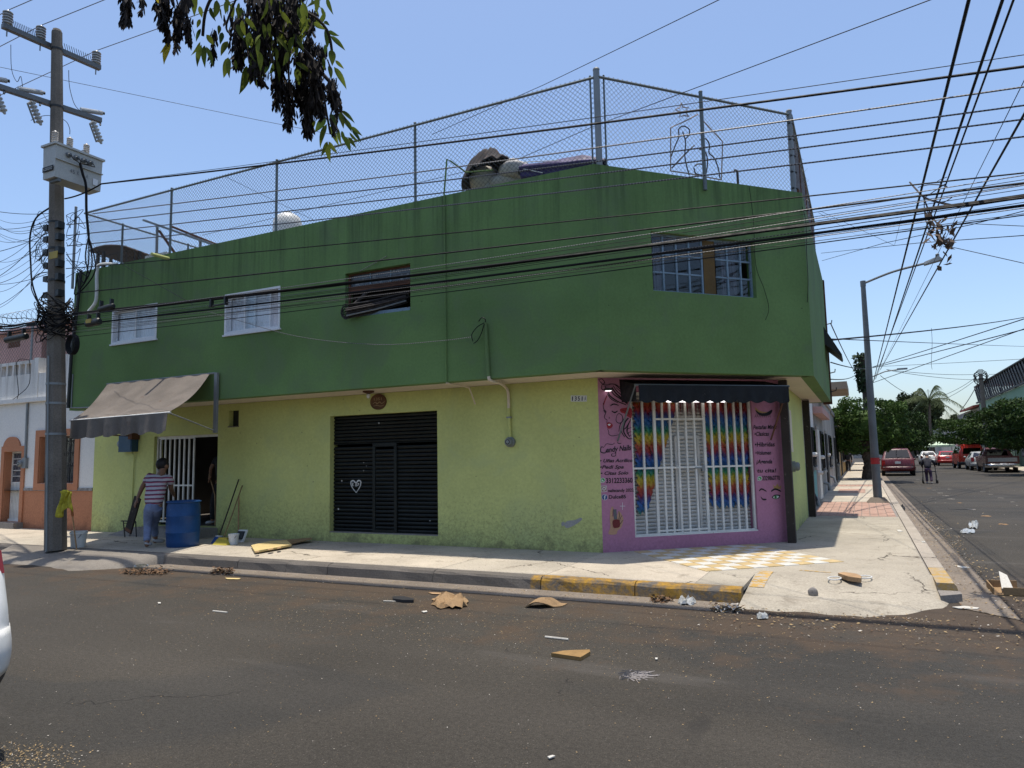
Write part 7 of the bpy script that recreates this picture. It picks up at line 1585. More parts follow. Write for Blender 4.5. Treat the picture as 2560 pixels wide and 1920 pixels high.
# ================================================================== people
def skin(name, verts, edges, radii, m, parent, root=0, sub=2):
    me = bpy.data.meshes.new(name); me.from_pydata([tuple(v) for v in verts], edges, []); me.materials.append(m)
    o = link(name, me, parent, Matrix())
    md = o.modifiers.new('skin', 'SKIN'); md.use_smooth_shade = True
    sv = me.skin_vertices[0].data
    for i, r in enumerate(radii): sv[i].radius = r if isinstance(r, tuple) else (r, r); sv[i].use_root = (i == root)
    o.modifiers.new('sub', 'SUBSURF').levels = sub; o.modifiers['sub'].render_levels = sub
    return o
class Sk:
    def __init__(s): s.v = []; s.e = []; s.r = []
    def add(s, p, r, par=None):
        s.v.append(V(p)); s.r.append(r); i = len(s.v)-1
        if par is not None: s.e.append((par, i))
        return i
    def chain(s, par, pts, rs):
        for p, r in zip(pts, rs): par = s.add(p, r, par)
        return par
def person(label, J, mats, group=None, hair_r=.098, scale=1.0, loc=None):
    """J: joints; body one skin mesh, clothes and hair as children"""
    k = scale; t_ = thing('person', label, 'person', loc or (J['footL']+J['footR'])/2, 0, group)
    s = Sk(); pel = s.add(J['pelvis'], (.125*k,.10*k)); ch = s.chain(pel, [J['pelvis'].lerp(J['chest'],.5), J['chest']], [(.12*k,.09*k),(.13*k,.095*k)])
    nk = s.add(J['neck'], .062*k, ch); hd = s.chain(nk, [J['neck'].lerp(J['head'],.55), J['head'], J['head']+(J['head']-J['neck']).normalized()*.09*k], [.062*k,.092*k,.070*k])
    hi = nk+2; f = J['face']; rgt = f.cross(V((0,0,1))).normalized()
    s.add(J['head']+f*.098*k+V((0,0,-.02)), .018*k, hi)
    for sd in (1,-1): s.add(J['head']+rgt*sd*.10*k+V((0,0,-.01)), .020*k, hi)
    for sd in 'LR':
        w_ = J['hand'+sd]; el = J['elbow'+sd]; sh = J['sh'+sd]; dr_ = (w_-el).normalized()
        a_ = s.chain(ch, [sh, el, el.lerp(w_,.9), w_], [.060*k,.042*k,.030*k,(.038*k,.020*k)])
        pm = s.add(w_+dr_*.06*k, (.040*k,.018*k), a_); sdv = dr_.cross(f).normalized(); crl = J.get('curl'+sd, f)*.5
        for q in range(4):
            o_ = sdv*(.028-.018*q)*k; b0 = w_+dr_*.085*k+o_; L = (.034,.038,.036,.028)[q]*k
            s.chain(pm, [b0, b0+(dr_+crl*.4).normalized()*L, b0+(dr_+crl*.4).normalized()*L+(dr_*.4+crl).normalized()*L*.8], [.010*k,.009*k,.008*k])
        s.chain(a_, [w_+sdv*.04*k+dr_*.025*k+crl*.02*k, w_+sdv*.052*k+dr_*.055*k+crl*.04*k], [.012*k,.009*k])
        s.chain(pel, [J['hip'+sd], J['knee'+sd], J['ankle'+sd], J['foot'+sd]], [.085*k,.055*k,.038*k,.035*k])
    skin('body', s.v, s.e, s.r, M['skin'], t_)
    s = Sk(); wz = J['pelvis']+(J['chest']-J['pelvis'])*-.08; a_ = s.add(wz, (.165*k,.132*k)); c_ = s.chain(a_, [J['pelvis'].lerp(J['chest'],.45), J['chest'], J['neck'].lerp(J['chest'],.35)], [(.168*k,.132*k),(.172*k,.122*k),(.088*k,.075*k)])
    for sd in 'LR':
        e = J['elbow'+sd]; fr_ = mats.get('sleeve', .62); pts = [J['sh'+sd], J['sh'+sd].lerp(e,min(fr_,1)*.5), J['sh'+sd].lerp(e,min(fr_,1))]; rs = [.078*k,.070*k,.068*k]
        if fr_ > 1: pts += [e.lerp(J['hand'+sd],.85)]; rs += [.045*k]
        s.chain(c_-1, pts, rs)
    skin('shirt', s.v, s.e, s.r, mats['shirt'], t_)
    s = Sk(); a_ = s.add(J['pelvis'], (.140*k,.112*k)); s.add(J['pelvis'].lerp(J['chest'],.12), (.138*k,.11*k), a_)
    for sd in 'LR': s.chain(a_, [J['hip'+sd], J['hip'+sd].lerp(J['knee'+sd],.5), J['knee'+sd], J['knee'+sd].lerp(J['ankle'+sd],.55), J['ankle'+sd]+V((0,0,.015))], [.098*k,.086*k,.070*k,.062*k,.060*k])
    skin('trousers', s.v, s.e, s.r, mats['trousers'], t_)
    for sd in 'LR':
        a0 = J['ankle'+sd]; f0 = J['toe'+sd]; gz = J['foot'+sd].z
        s = Sk(); i = s.chain(None, [a0+V((0,0,-.01))], [.045*k]); i = s.chain(i, [V((a0.x,a0.y,gz+.045))-(f0-a0).normalized()*.03], [(.048*k,.045*k)]); s.chain(i, [a0.lerp(f0,.5)*1.0, f0], [(.048*k,.042*k),(.042*k,.034*k)])
        s.v[2].z = gz+.042; s.v[3].z = gz+.036
        skin('shoe', s.v, s.e, s.r, mats['shoes'], t_, sub=1)
    hr = J['head']+(J['head']-J['neck']).normalized()*.035*k-f*.02*k
    MB().ell(hr, (hair_r*k,hair_r*k*1.06,hair_r*k*1.05), 16, 12, fn=lambda p: 1+.05*math.sin(p.x*17)*math.sin(p.y*15+p.z*12)-.14*max(0,(p.dot(f)-.25))).build('hair', mats['hair'], t_, smooth='all')
    return t_
def stripes():
    g = NG('striped_polo'); z = g.xyz()[2]; n = g.math('MULTIPLY', g.noise(7, 2), .02)
    ph = g.math('FRACT', g.math('MULTIPLY', g.math('ADD', z, n), 1/.074)); r = g.n('ValToRGB'); g.put(r.inputs[0], ph); cr = r.color_ramp; cr.interpolation = 'CONSTANT'
    for e, (p_, c_) in zip([cr.elements[0], cr.elements[1], cr.elements.new(.5), cr.elements.new(.7)], ((0,(.42,.38,.40)),(.42,(.06,.03,.06)),(.58,(.26,.06,.10)),(.84,(.06,.03,.06)))): e.position = p_; e.color = (*c_,1)
    g.bump(g.noise(9, 3), .6, .02)
    return g.fin(r.outputs[0], .9, 0, .1)
M['polo'] = stripes(); M['jeans'] = mat('faded_jeans', (.15,.18,.27), .9, var=.22, sc=7, bump=.6, bsc=22, bd=.02); M['hair_black'] = mat('black_hair', (.012,.010,.010), .6); M['hair_grey'] = mat('grey_hair', (.45,.44,.42), .8); M['shoe_grey'] = mat('grey_trainers', (.36,.36,.36), .7); M['navy'] = mat('navy_jacket', (.012,.013,.020), .85, bump=.5, bsc=14); M['plum'] = mat('plum_trousers', (.05,.03,.055), .9, bump=.4, bsc=14); M['dark_cloth'] = mat('dark_clothes', (.02,.02,.022), .9)
T_ = lambda x, y, Y: WY('T', x, y, Y)
def gfoot(p, z=S): return V((p.x, p.y, z+.02))
fL = gfoot(G('T',372,1490,S)); fy = fL.y
fR = gfoot(V((T_(455,1395,fy+.35).x, fy+.40, 0)))
J = dict(pelvis=T_(455,905,fy+.12), chest=T_(520,600,fy+.30), neck=T_(585,440,fy+.38), head=T_(600,360,fy+.42), face=V((.22,.97,-.1)).normalized(),
  shL=T_(410,505,fy+.26), shR=T_(690,520,fy+.40), elbowL=T_(305,655,fy+.22), handL=T_(240,815,fy+.16), elbowR=T_(705,680,fy+.50), handR=T_(735,735,fy+.68),
  hipL=T_(400,960,fy+.08), hipR=T_(510,960,fy+.18), kneeL=T_(385,1190,fy+.13), kneeR=T_(470,1170,fy+.34), ankleL=fL+V((.02,-.02,.075)), ankleR=fR+V((0,0,.10)), footL=fL, footR=fR, toeL=fL+V((-.02,.10,.02)), toeR=fR+V((.10,.13,.02)), curlL=V((0,.3,-.5)), curlR=V((0,.5,-.3)))
for kk in ('kneeL','kneeR'): J[kk].y += .0
man = person('man in a striped polo shirt and jeans, seen from behind at the entrance', J, dict(shirt=M['polo'], trousers=M['jeans'], shoes=M['shoe_grey'], hair=M['hair_black']), hair_r=.106, scale=1.07)
hand = J['handL']; pl = thing('plank', 'dark wooden plank held in the left hand of the man in striped shirt', 'plank', T_(100,1290,fy+.16))
pe = T_(112,1275,fy+.16); pv_ = (hand-pe).normalized(); MB().bar(pe, hand+pv_*.03, .17, .03, (0,1,0)).build('board', M['dark_wood'], pl); MB().bar(pe+pv_*.02+V((0,-.02,0)), pe+pv_*.07+V((0,-.02,0)), .17, .01, (0,1,0)).build('cleat', M['rust'], pl)
# person just inside the doorway
bx = T_(1345,700,10.85).x
zf = .335
D_ = lambda x, y, Y=10.85: WY('T', x, y, Y)
f1 = V((D_(1275,1190).x,10.85,zf+.01)); f2 = V((bx+.12,11.0,zf+.01))
hip = V((bx+.02,10.95,zf+.88)); J = dict(pelvis=hip, chest=hip+V((.05,0,.42)), neck=hip+V((.05,-.02,.60)), head=hip+V((.05,-.04,.72)), face=V((-.6,-.8,0)).normalized(), shL=hip+V((-.12,-.05,.50)), shR=hip+V((.22,0,.50)), elbowL=hip+V((-.20,-.12,.30)), handL=D_(1245,510,10.72), elbowR=hip+V((.30,.0,.22)), handR=hip+V((.22,-.2,.1)),
  hipL=hip+V((-.09,0,-.06)), hipR=hip+V((.10,0,-.06)), kneeL=V((f1.x+.02,10.84,zf+.47)), kneeR=f2+V((0,0,.46)), ankleL=f1+V((.0,.0,.08)), ankleR=f2+V((0,0,.08)), footL=f1, footR=f2, toeL=f1+V((-.09,-.11,.02)), toeR=f2+V((-.05,-.12,.02)))
person('person in dark clothes holding a stick, half hidden inside the doorway', J, dict(shirt=M['dark_cloth'], trousers=M['dark_cloth'], shoes=M['shoe_grey'], hair=M['hair_black']), loc=(bx,10.9,zf))
stk = thing('broom_stick', 'thin wooden stick held by the person inside the doorway', 'stick', D_(1300,800)); MB().tube([D_(1232,470,10.70), D_(1312,760,10.74), V((D_(1330,820,10.74).x,10.74,zf+.01))], .013, 6).build('handle', M['wood'], stk); MB().lathe([(.03,0),(.02,.12)], 8, (D_(1330,820,10.74).x,10.74,zf+.005)).build('tip', M['wood'], stk)
# old person with a walking frame in the side street
O_ = lambda x, y, Y: WY('F', x, y, Y); oy = 39.7
g1, g2 = V((O_(1190,1290,oy).x,oy+.1,.01)), V((O_(1224,1290,oy).x,oy-.12,.01))
J = dict(pelvis=O_(1192,1165,oy), chest=O_(1188,1100,oy+.22), neck=O_(1186,1072,oy+.36), head=O_(1184,1052,oy+.44), face=V((0,.85,-.5)).normalized(), shL=O_(1158,1098,oy+.26), shR=O_(1220,1098,oy+.26), elbowL=O_(1142,1128,oy+.25), handL=O_(1146,1150,oy+.52), elbowR=O_(1246,1118,oy+.28), handR=O_(1250,1142,oy+.52),
  hipL=O_(1180,1180,oy), hipR=O_(1208,1180,oy), kneeL=V((g1.x,oy+.16,.46)), kneeR=V((g2.x,oy+.05,.46)), ankleL=g1+V((0,0,.08)), ankleR=g2+V((0,0,.09)), footL=g1, footR=g2, toeL=g1+V((0,.14,.02)), toeR=g2+V((0,.14,.02)))
person('grey haired person in a navy jacket leaning on a walking frame in the side street', J, dict(shirt=M['navy'], trousers=M['plum'], shoes=M['shoe_grey'], hair=M['hair_grey'], sleeve=1.5))
wkx = [O_(1150,1150,oy+.5).x, O_(1254,1150,oy+.5).x]; wk = thing('walking_frame', 'dark four wheeled walking frame pushed along the side street', 'walker', ((wkx[0]+wkx[1])/2,oy+.5,0))
for x, s_ in ((wkx[0],-1),(wkx[1],1)):
    hz_ = J['handL'].z; MB().tube([(x,oy+.42,hz_),(x,oy+.60,hz_-.02),(x+.01*s_,oy+.62,.45),(x+.03*s_,oy+.85,.10)], .014, 6).build('front_leg', M['black_metal'], wk); MB().tube([(x+.01*s_,oy+.60,.60),(x+.03*s_,oy+.15,.10)], .014, 6).build('rear_leg', M['black_metal'], wk); MB().tube([(x,oy+.36,hz_),(x,oy+.50,hz_)], .020, 6).build('grip', M['bumper'], wk)
    for y in (.15,.85): MB().lathe([(.03,-.02),(.10,-.02),(.10,.02),(.03,.02)], 12, (x+.03*s_,oy+y,.10), axis=(1,0,0)).build('wheel', M['tyre'], wk)
MB().box(wkx[0],wkx[1],oy+.50,oy+.72,.56,.59).build('seat', M['bumper'], wk); MB().tube([(wkx[0],oy+.62,.75),(wkx[1],oy+.62,.75)], .012, 6).build('crossbar', M['black_metal'], wk)
# far pedestrian on the left pavement
fpz = WY('F',533,1140,58); hip = V((fpz.x,58,.98)); J = dict(pelvis=hip, chest=hip+V((0,.02,.42)), neck=hip+V((0,.02,.58)), head=hip+V((0,.03,.70)), face=V((0,1,0)), shL=hip+V((-.18,0,.48)), shR=hip+V((.18,0,.48)), elbowL=hip+V((-.25,0,.2)), handL=hip+V((-.24,.08,-.02)), elbowR=hip+V((.25,0,.2)), handR=hip+V((.24,.08,-.02)), hipL=hip+V((-.09,0,-.06)), hipR=hip+V((.09,0,-.06)), kneeL=hip+V((-.1,.08,-.42)), kneeR=hip+V((.1,-.04,-.42)), ankleL=hip+V((-.1,.1,-.73)), ankleR=hip+V((.1,-.16,-.72)), footL=hip+V((-.1,.1,-.815)), footR=hip+V((.1,-.16,-.815)), toeL=hip+V((-.1,.24,-.80)), toeR=hip+V((.1,-.02,-.80)))
person('dark figure walking on the left pavement beyond the ficus trunk', J, dict(shirt=M['dark_cloth'], trousers=M['dark_cloth'], shoes=M['black_metal'], hair=M['hair_black'], sleeve=1.5))
# ================================================================== things on the pavement
def px_m(c, n, p): return n/CR[c][2]/F*(V(p)-CAM).dot(fw)
bc = G('T',865,1488,S); br_ = px_m('T',222,bc); bc = bc+V((-.62,.78,0)).normalized()*0+ (V((bc.x,bc.y,0)).normalized())*br_*.9; bh = WY('T',865,835,bc.y).z-S
M['blue_plastic'] = mat('blue_barrel_plastic', (.008,.050,.155), .45, var=.14, sc=6, wear=((.05,.10,.18),.10,12), bump=.1)
ba = thing('plastic_barrel', 'blue plastic barrel standing on the pavement beside the man at the entrance', 'barrel', (bc.x,bc.y,S)); hb = bh
MB().lathe([(br_*.90,0),(br_*.95,.02),(br_*.97,.10),(br_*1.0,hb*.30),(br_*1.025,hb*.315),(br_*1.0,hb*.33),(br_*1.01,hb*.5),(br_*1.0,hb*.66),(br_*1.025,hb*.675),(br_*1.0,hb*.69),(br_*.98,hb*.88),(br_*.94,hb*.95),(br_*.99,hb*.965),(br_*.99,hb*.985),(br_*.93,hb),(br_*.90,hb*.97),(br_*.90,hb*.3),(0.02,hb*.28)], 40, (bc.x,bc.y,S)).build('shell', M['blue_plastic'], ba, smooth=True)
MB().tube([V((bc.x+br_*.995*math.cos(t),bc.y+br_*.995*math.sin(t),S+hb*.975)) for t in [6.2832*i/36 for i in range(36)]], .012, 6, closed=True).build('rim', M['blue_plastic'], ba, smooth=True)
def bucket(label, c, xb, yb, wpx, hpx, zb=S):
    p = G(c, xb, yb, zb); r = px_m(c, wpx/2, p); hh_ = px_m(c, hpx, p); p = p+V((p.x,p.y,0)).normalized()*r*.85; t_ = thing('bucket', label, 'bucket', (p.x,p.y,zb))
    MB().lathe([(r*.82,0),(r*.95,hh_*.82),(r*1.04,hh_*.84),(r*1.04,hh_*.9),(r,hh_*.92),(r*1.03,hh_),(r*.96,hh_),(r*.80,.03),(.01,.025)], 24, (p.x,p.y,zb)).build('pail', M['plastic_white'], t_, smooth=True)
    MB().tube([V((p.x+r*1.02*math.cos(t),p.y-r*.3*math.sin(t)-r*.3,zb+hh_*.86-hh_*.35*math.sin(t))) for t in [3.1416*i/12 for i in range(13)]], .006, 5).build('handle', M['galv'], t_)
    return p
bucket('white bucket with a wire handle beside the utility pole', 'C', 558, 1400, 112, 112); bucket('small white bucket beside the brooms against the wall', 'T', 1568, 1448, 145, 145)
wb0, wb1 = G('T',1600,1410,S), None; wbt = thing('white_tray', 'white plastic tray leaning behind the small white bucket', 'tray', G('T',1630,1410,S)); q = G('T',1635,1412,S); w2 = px_m('T',75,q); h2_ = px_m('T',160,q)
MB().hexa([q+V((-w2,0,0)),q+V((w2,0,0)),q+V((w2,.04,0)),q+V((-w2,.04,0)),q+V((-w2,.10,h2_)),q+V((w2,.10,h2_)),q+V((w2,.14,h2_)),q+V((-w2,.14,h2_))]).build('panel', M['plastic_white'], wbt); MB().hexa([q+V((-w2*.85,-.012,h2_*.25)),q+V((w2*.8,-.012,h2_*.25)),q+V((w2*.8,.022,h2_*.25)),q+V((-w2*.85,.022,h2_*.25)),q+V((-w2*.85,.065,h2_*.9)),q+V((w2*.8,.065,h2_*.9)),q+V((w2*.8,.098,h2_*.9)),q+V((-w2*.85,.098,h2_*.9))]).build('dark_inset', M['black_metal'], wbt)
def broom(label, foot, top, hm, headm, hw_, z=S):
    f_ = G('T',*foot,z); tp = WY('T',*top,10.37); t_ = thing('broom', label, 'broom', f_); dv = (tp-f_).normalized(); k0_ = f_+V((0,0,.14))+dv*.0
    MB().tube([f_+dv*.20, f_.lerp(tp,.5)+V((0,0,-.01)), tp], .013, 7).build('handle', hm, t_); b = MB()
    b.hexa([f_+V((-hw_,-.05,0)),f_+V((hw_,-.05,0)),f_+V((hw_,.05,0)),f_+V((-hw_,.05,0)),f_+dv*.15+V((-hw_*.72,-.03,0)),f_+dv*.15+V((hw_*.72,-.03,0)),f_+dv*.15+V((hw_*.72,.03,0)),f_+dv*.15+V((-hw_*.72,.03,0))]); b.build('bristles', headm, t_)
    MB().bar(f_+dv*.145+V((-hw_*.6,0,0)), f_+dv*.145+V((hw_*.6,0,0)), .05, .05).build('head_block', M['plastic_white'] if headm is not M['yellow_bristle'] else headm, t_)
M['blue_bristle'] = mat('blue_bristles', (.02,.07,.22), .8); M['yellow_bristle'] = mat('yellow_bristles', (.40,.33,.05), .8); M['tan_stick'] = mat('tan_stick', (.22,.16,.07), .7)
broom('blue headed broom leaning on the lime wall right of the doorway', (1335,1430), (1642,545), M['dark_wood'], M['blue_bristle'], .10); broom('yellow headed broom with a tan handle leaning on the lime wall', (1400,1450), (1690,632), M['tan_stick'], M['yellow_bristle'], .17)
s_ = thing('wooden_stick', 'short brown stick leaning upright behind the white tray', 'stick', G('T',1638,1400,S)); b0, b1 = V((WY('T',1636,1245,10.3).x,10.3,S)), WY('T',1642,778,10.37); MB().tube([b0, b1], .014, 7).build('shaft', M['wood'], s_); MB().lathe([(.02,0),(.016,.03)], 8, b0).build('ferrule', M['rust'], s_)
# folding stand by the wall
fs_ = thing('folding_stand', 'small dark folding stand against the wall left of the man', 'stand', G('T',80,1330,S)); q0, q1 = WY('T',25,1118,9.75), WY('T',120,1122,9.75); MB().bar(q0, q1+V((.1,0,0)), .05, .02).build('top', M['iron'], fs_)
for xa, xb, dy in ((45,70,0),(215,228,.1)): a_ = WY('T',xa,1120,9.75+dy); b_ = WY('T',xb,1300,9.75+dy); MB().tube([a_, V((b_.x,b_.y,S))], .012, 6).build('leg', M['iron'], fs_)
MB().tube([WY('T',50,1150,9.75), WY('T',225,1145,9.85)], .010, 6).build('brace', M['iron'], fs_)
# yellow cloth hung on a stick by the pole
cs = thing('leaning_stick', 'thin wooden stick leaning on the pole with a cloth hung on it', 'stick', G('C',550,1412,S)); a_ = G('C',548,1412,S); b_ = WY('C',500,1010,7.74); MB().tube([a_, b_], .012, 6).build('shaft', M['wood'], cs); MB().tube([a_.lerp(b_,.60), a_.lerp(b_,.76)], .022, 8).build('wrapping', mat('orange_tape', (.35,.14,.05), .7), cs)
M['yellow_cloth'] = mat('yellow_green_cloth', (.36,.31,.03), .9, var=.3, sc=14, bump=.5, bsc=20)
def ycl(u, v):
    x = 430+90*u+(-20+10*u)*v*1.2+8*math.sin(v*5+u*3); y = 985+ (30*abs(u-.35)) + 180*v*(.85+.25*math.sin(u*6))
    p = WY('C', x, y, 7.62); return p+V((.02*math.sin(u*14+v*3), .03*math.sin(u*18+2*v), 0))
tag(MB().sheet(ycl, 18, 12, .008).build('hung_cloth', M['yellow_cloth'], smooth='all'), 'crumpled yellow cloth hanging on the stick beside the pole', 'cloth')
# cardboard on the pavement
def flat(label, name, c, pts, m, z=S+.003, th=.012, lift=None, cat='litter', group='litter on the ground', parts=()):
    q = [G(c,x,y,z) for x, y in pts]
    if lift: q = [p+V((0,0,l)) for p, l in zip(q, lift)]
    return tag(MB().prism(q, (0,0,th)).build(name, m), label, cat, group)
M['carton'] = mat('yellowish_carton', (.52,.40,.18), .85, var=.1, wear=((.35,.24,.10),.15,10))  # yellowish board, the carton's own colour
bq = thing('cardboard_box', 'flattened yellowish cardboard box lying on the pavement by the shutter', 'cardboard', G('D',520,1400,S)); q = [G('D',x,y,S+.004) for x, y in ((405,1440),(680,1392),(640,1368),(515,1365),(378,1392))]
MB().prism([p+V((0,0,l)) for p, l in zip(q, (.02,.03,.05,.03,.02))], (0,0,.03)).build('panel', M['carton'], bq)
for pts in (((500,1410),(540,1404),(545,1394),(508,1398)),((572,1400),(600,1394),(596,1384),(570,1388)),((412,1426),(440,1421),(436,1414),(410,1418))): q = [G('D',x,y,S+.062) for x, y in pts]; MB().prism(q, (0,0,.003)).build('printed_mark', M['cardboard'], bq)
flat('dark cardboard sheet lying in the shade behind the yellowish box', 'cardboard_sheet', 'D', ((500,1362),(690,1372),(832,1352),(820,1340),(560,1345)), M['cardboard'], lift=(.0,.02,.06,.05,.01), cat='cardboard')
# litter in the road
def crumple(label, name, c, pts, m, z, h, seed, group='litter on the ground', cat='litter', nu=9, nv=7):
    xs_ = [p[0] for p in pts]; ys_ = [p[1] for p in pts]; rnd = random.Random(seed); x0_, x1_, y0_, y1_ = min(xs_), max(xs_), min(ys_), max(ys_); jit = [[(rnd.uniform(-.6,.6)/nu, rnd.uniform(-.5,.5)/nv, rnd.random()) for _ in range(nu+1)] for _ in range(nv+1)]
    def fn(u, v):
        i, j = round(u*nu), round(v*nv); a_, b_, hz2 = jit[j][i]; e = .35 if i in (0,nu) or j in (0,nv) else 1; rad = 1-.18*(abs(2*u-1)**3+abs(2*v-1)**3)
        p = G(c, (x0_+x1_)/2+(x1_-x0_)*(u-.5+a_*.8)*rad, (y0_+y1_)/2+(y1_-y0_)*(v-.5+b_*.8)*rad, z); return p+V((0,0,.004+h*hz2*e*(math.sin(math.pi*u)*.6+.4)))
    return tag(MB().sheet(fn, nu, nv, .003).build(name, m), label, cat, group)
crumple('crumpled brown cardboard lying in the road near the kerb', 'crumpled_cardboard', 'M', ((475,305),(770,405)), M['cardboard'], 0, .10, 1, cat='cardboard')
flat('dark shoe sole lying on the road left of the crumpled cardboard', 'shoe_sole', 'M', ((225,325),(300,322),(372,340),(370,350),(300,350),(228,340)), M['bumper'], .004, .03, cat='shoe sole')
cv = [G('M',x,y,0) for x, y in ((1158,378),(1415,372))]; tag(MB().sheet(lambda u, v: cv[0].lerp(cv[1],u)+V((0,(v-.5)*.30*(1-.5*abs(2*u-1)),.012+.085*math.sin(math.pi*min(1,u*1.25))*(1-.3*abs(2*v-1)))), 14, 6, .01).build('curved_board', M['cardboard']), 'curled dark cardboard piece on the road opposite the yellow kerb', 'cardboard', 'litter on the ground')
flat('four cornered piece of brown plywood in the middle of the road', 'plywood_piece', 'M', ((1322,722),(1525,752),(1592,712),(1588,698),(1460,702),(1400,706)), mat('plywood', (.24,.145,.055), .8, var=.2, sc=12), .003, .028, cat='plywood')
M['net'] = mat('grey_net', (.22,.20,.19), .9); b = MB(); rn = random.Random(5)
for i in range(90):
    p = G('M', rn.gauss(1915,42), rn.gauss(852,9), .002); an = rn.uniform(0,6.28); L = rn.uniform(.04,.12); b.tube([p, p+V((L*.5*math.cos(an),L*.5*math.sin(an),.006)), p+V((L*math.cos(an+.5),L*math.sin(an+.5),.002))], .0025, 3)
o = tag(b.build('torn_net', M['net']), 'torn scrap of pale netting flattened on the road', 'net', 'litter on the ground')
def stick_(label, c, p0_, p1_, r, m, z=.0): tag(MB().tube([G(c,*p0_,z)+V((0,0,r)), G(c,*p1_,z)+V((0,0,r))], r, 6).build('thin_stick', m), label, 'stick', 'litter on the ground')
stick_('thin white stick lying on the road above the plywood', 'M', (1280,594), (1440,612), .010, M['paper']); stick_('thin white straw left of the shoe sole', 'M', (163,341), (285,346), .006, M['paper']); stick_('small white stick on the road at the left', 'N', (1425,613), (1520,623), .008, M['paper'])
crumple('white plastic bag lying flat in the side street', 'plastic_bag', 'L', ((1450,745),(1600,782)), M['bag'], 0, .05, 2, cat='plastic bag'); crumple('puffed white plastic bag in the side street', 'plastic_bag', 'L', ((1520,688),(1622,742)), M['bag'], 0, .11, 3, cat='plastic bag'); crumple('grey plastic bag caught against the yellow kerb', 'plastic_bag', 'Y', ((998,345),(1115,392)), M['bag'], 0, .07, 4, cat='plastic bag'); crumple('pale plastic scrap in front of the corner ramp', 'plastic_scrap', 'Y', ((1435,442),(1512,466)), M['bag'], 0, .05, 6)
crumple('dark rag lying in the side gutter', 'dark_rag', 'L', ((942,560),(1010,596)), M['dark_cloth'], 0, .12, 7, cat='rag')
bx_ = thing('cardboard_tray', 'open cardboard tray with a torn paper in it at the right edge', 'cardboard', G('L',1870,1300,0)); o0 = G('L',1745,1290,0); o1 = G('L',2010,1300,0); ux = (o1-o0); uy = V((0,.5,0))
MB().hexa([o0,o1,o1+uy,o0+uy,o0+V((0,0,.012)),o1+V((0,0,.012)),o1+uy+V((0,0,.012)),o0+uy+V((0,0,.012))]).build('base', M['cardboard'], bx_); MB().bar(o0+ux*.3+V((0,0,.05)), o1+V((0,0,.05)), .012, .08).build('side', M['cardboard'], bx_); MB().bar(o0+uy+V((0,0,.05)), o1+uy+V((0,0,.05)), .012, .08).build('side', M['cardboard'], bx_); MB().bar(o0+V((0,.02,.04)), o0+uy+V((0,0,.05)), .012, .08).build('side', M['cardboard'], bx_); MB().prism([o0+ux*.3+V((0,.1,.06)),o0+ux*.7+V((0,.1,.03)),o0+ux*.65+V((0,.4,.16)),o0+ux*.4+V((0,.42,.2))], (0,0,.006)).build('torn_paper', M['paper'], bx_)
fm = thing('foam_strip', 'strip of foam with a bent white wire lying on the corner pavement', 'foam', G('L',550,1160,S)); q = [G('L',x,y,S) for x, y in ((450,1140),(500,1130),(600,1145),(645,1165),(640,1185),(540,1170))]; MB().prism([p+V((0,0,.0)) for p in q], (0,0,.05)).build('strip', M['wood'], fm)
for cx_, cy_, rx_, ry_ in ((420,1155,55,14),(670,1145,60,12)): MB().tube([G('L',cx_+rx_*math.cos(t),cy_+ry_*math.sin(t),S)+V((0,0,.012)) for t in [6.2832*i/16 for i in range(16)]], .008, 5, closed=True).build('wire_loop', M['plastic_white'], fm)
q = G('L',243,1305,rz_(*G('L',243,1305,.1).xy)); tag(MB().ell(q+V((0,0,.05)), (.055,.03,.055), 12, 8, fn=lump(3,.05)).build('dark_stone', M['grey_step'], smooth='all'), 'small round dark stone standing on the corner ramp', 'stone')
bt = thing('plastic_bottle', 'clear plastic bottle lying in the gutter by the driveway apron', 'bottle', G('C',1000,1555,.01)); a_, b_ = G('C',962,1560,.0)+V((0,0,.04)), G('C',1052,1545,.0)+V((0,0,.04)); ax = (b_-a_); L = ax.length
M['clear_plastic'] = glass('clear_plastic', (.85,.88,.88), .12); MB().lathe([(.01,0),(.036,.01),(.038,L*.2),(.034,L*.3),(.038,L*.4),(.038,L*.7),(.016,L*.92),(.014,L*.97)], 14, a_, axis=ax).build('bottle_body', M['clear_plastic'], bt, smooth=True); MB().lathe([(.017,0),(.017,.02)], 10, b_-ax*.03, axis=ax).build('cap', M['plastic_white'], bt)
for lb, c, pts, m in (('flat pale card lying in the side gutter near the corner','L',((1395,1388),(1500,1380),(1620,1395),(1600,1405),(1450,1400)),'paper'),('folded white paper in the side gutter','L',((1410,1045),(1450,1045),(1548,1060),(1480,1066)),'paper'),('small white paper on the kerb of the side street','L',((1138,842),(1170,842),(1172,851),(1142,850)),'paper'),('white paper scrap on the pavement beside the kerb','L',((932,748),(965,748),(988,760),(950,763)),'paper'),('pale torn card in the gutter under the shutter','D',((185,1615),(300,1618),(290,1626),(200,1624)),'carton'),('small white scrap on the road near the bottom edge','M',((1295,1420),(1330,1410),(1350,1415),(1310,1432)),'paper'),('white paper on the road below the plywood','M',((2040,735),(2058,735),(2055,746),(2042,745)),'paper'),('small white scrap below the crumpled cardboard','M',((425,412),(462,408),(465,415),(440,420)),'paper'),('white crumb on the road at the left','N',((1055,553),(1075,553),(1075,560),(1058,561)),'paper'),('pale flat piece beside the curled board','M',((470,282),(560,284),(575,295),(500,292)),'wood')):
    flat(lb, 'paper_scrap', c, pts, M[m], S+.003 if c == 'L' and pts[0][0] in (1138,932) else .008, .006)
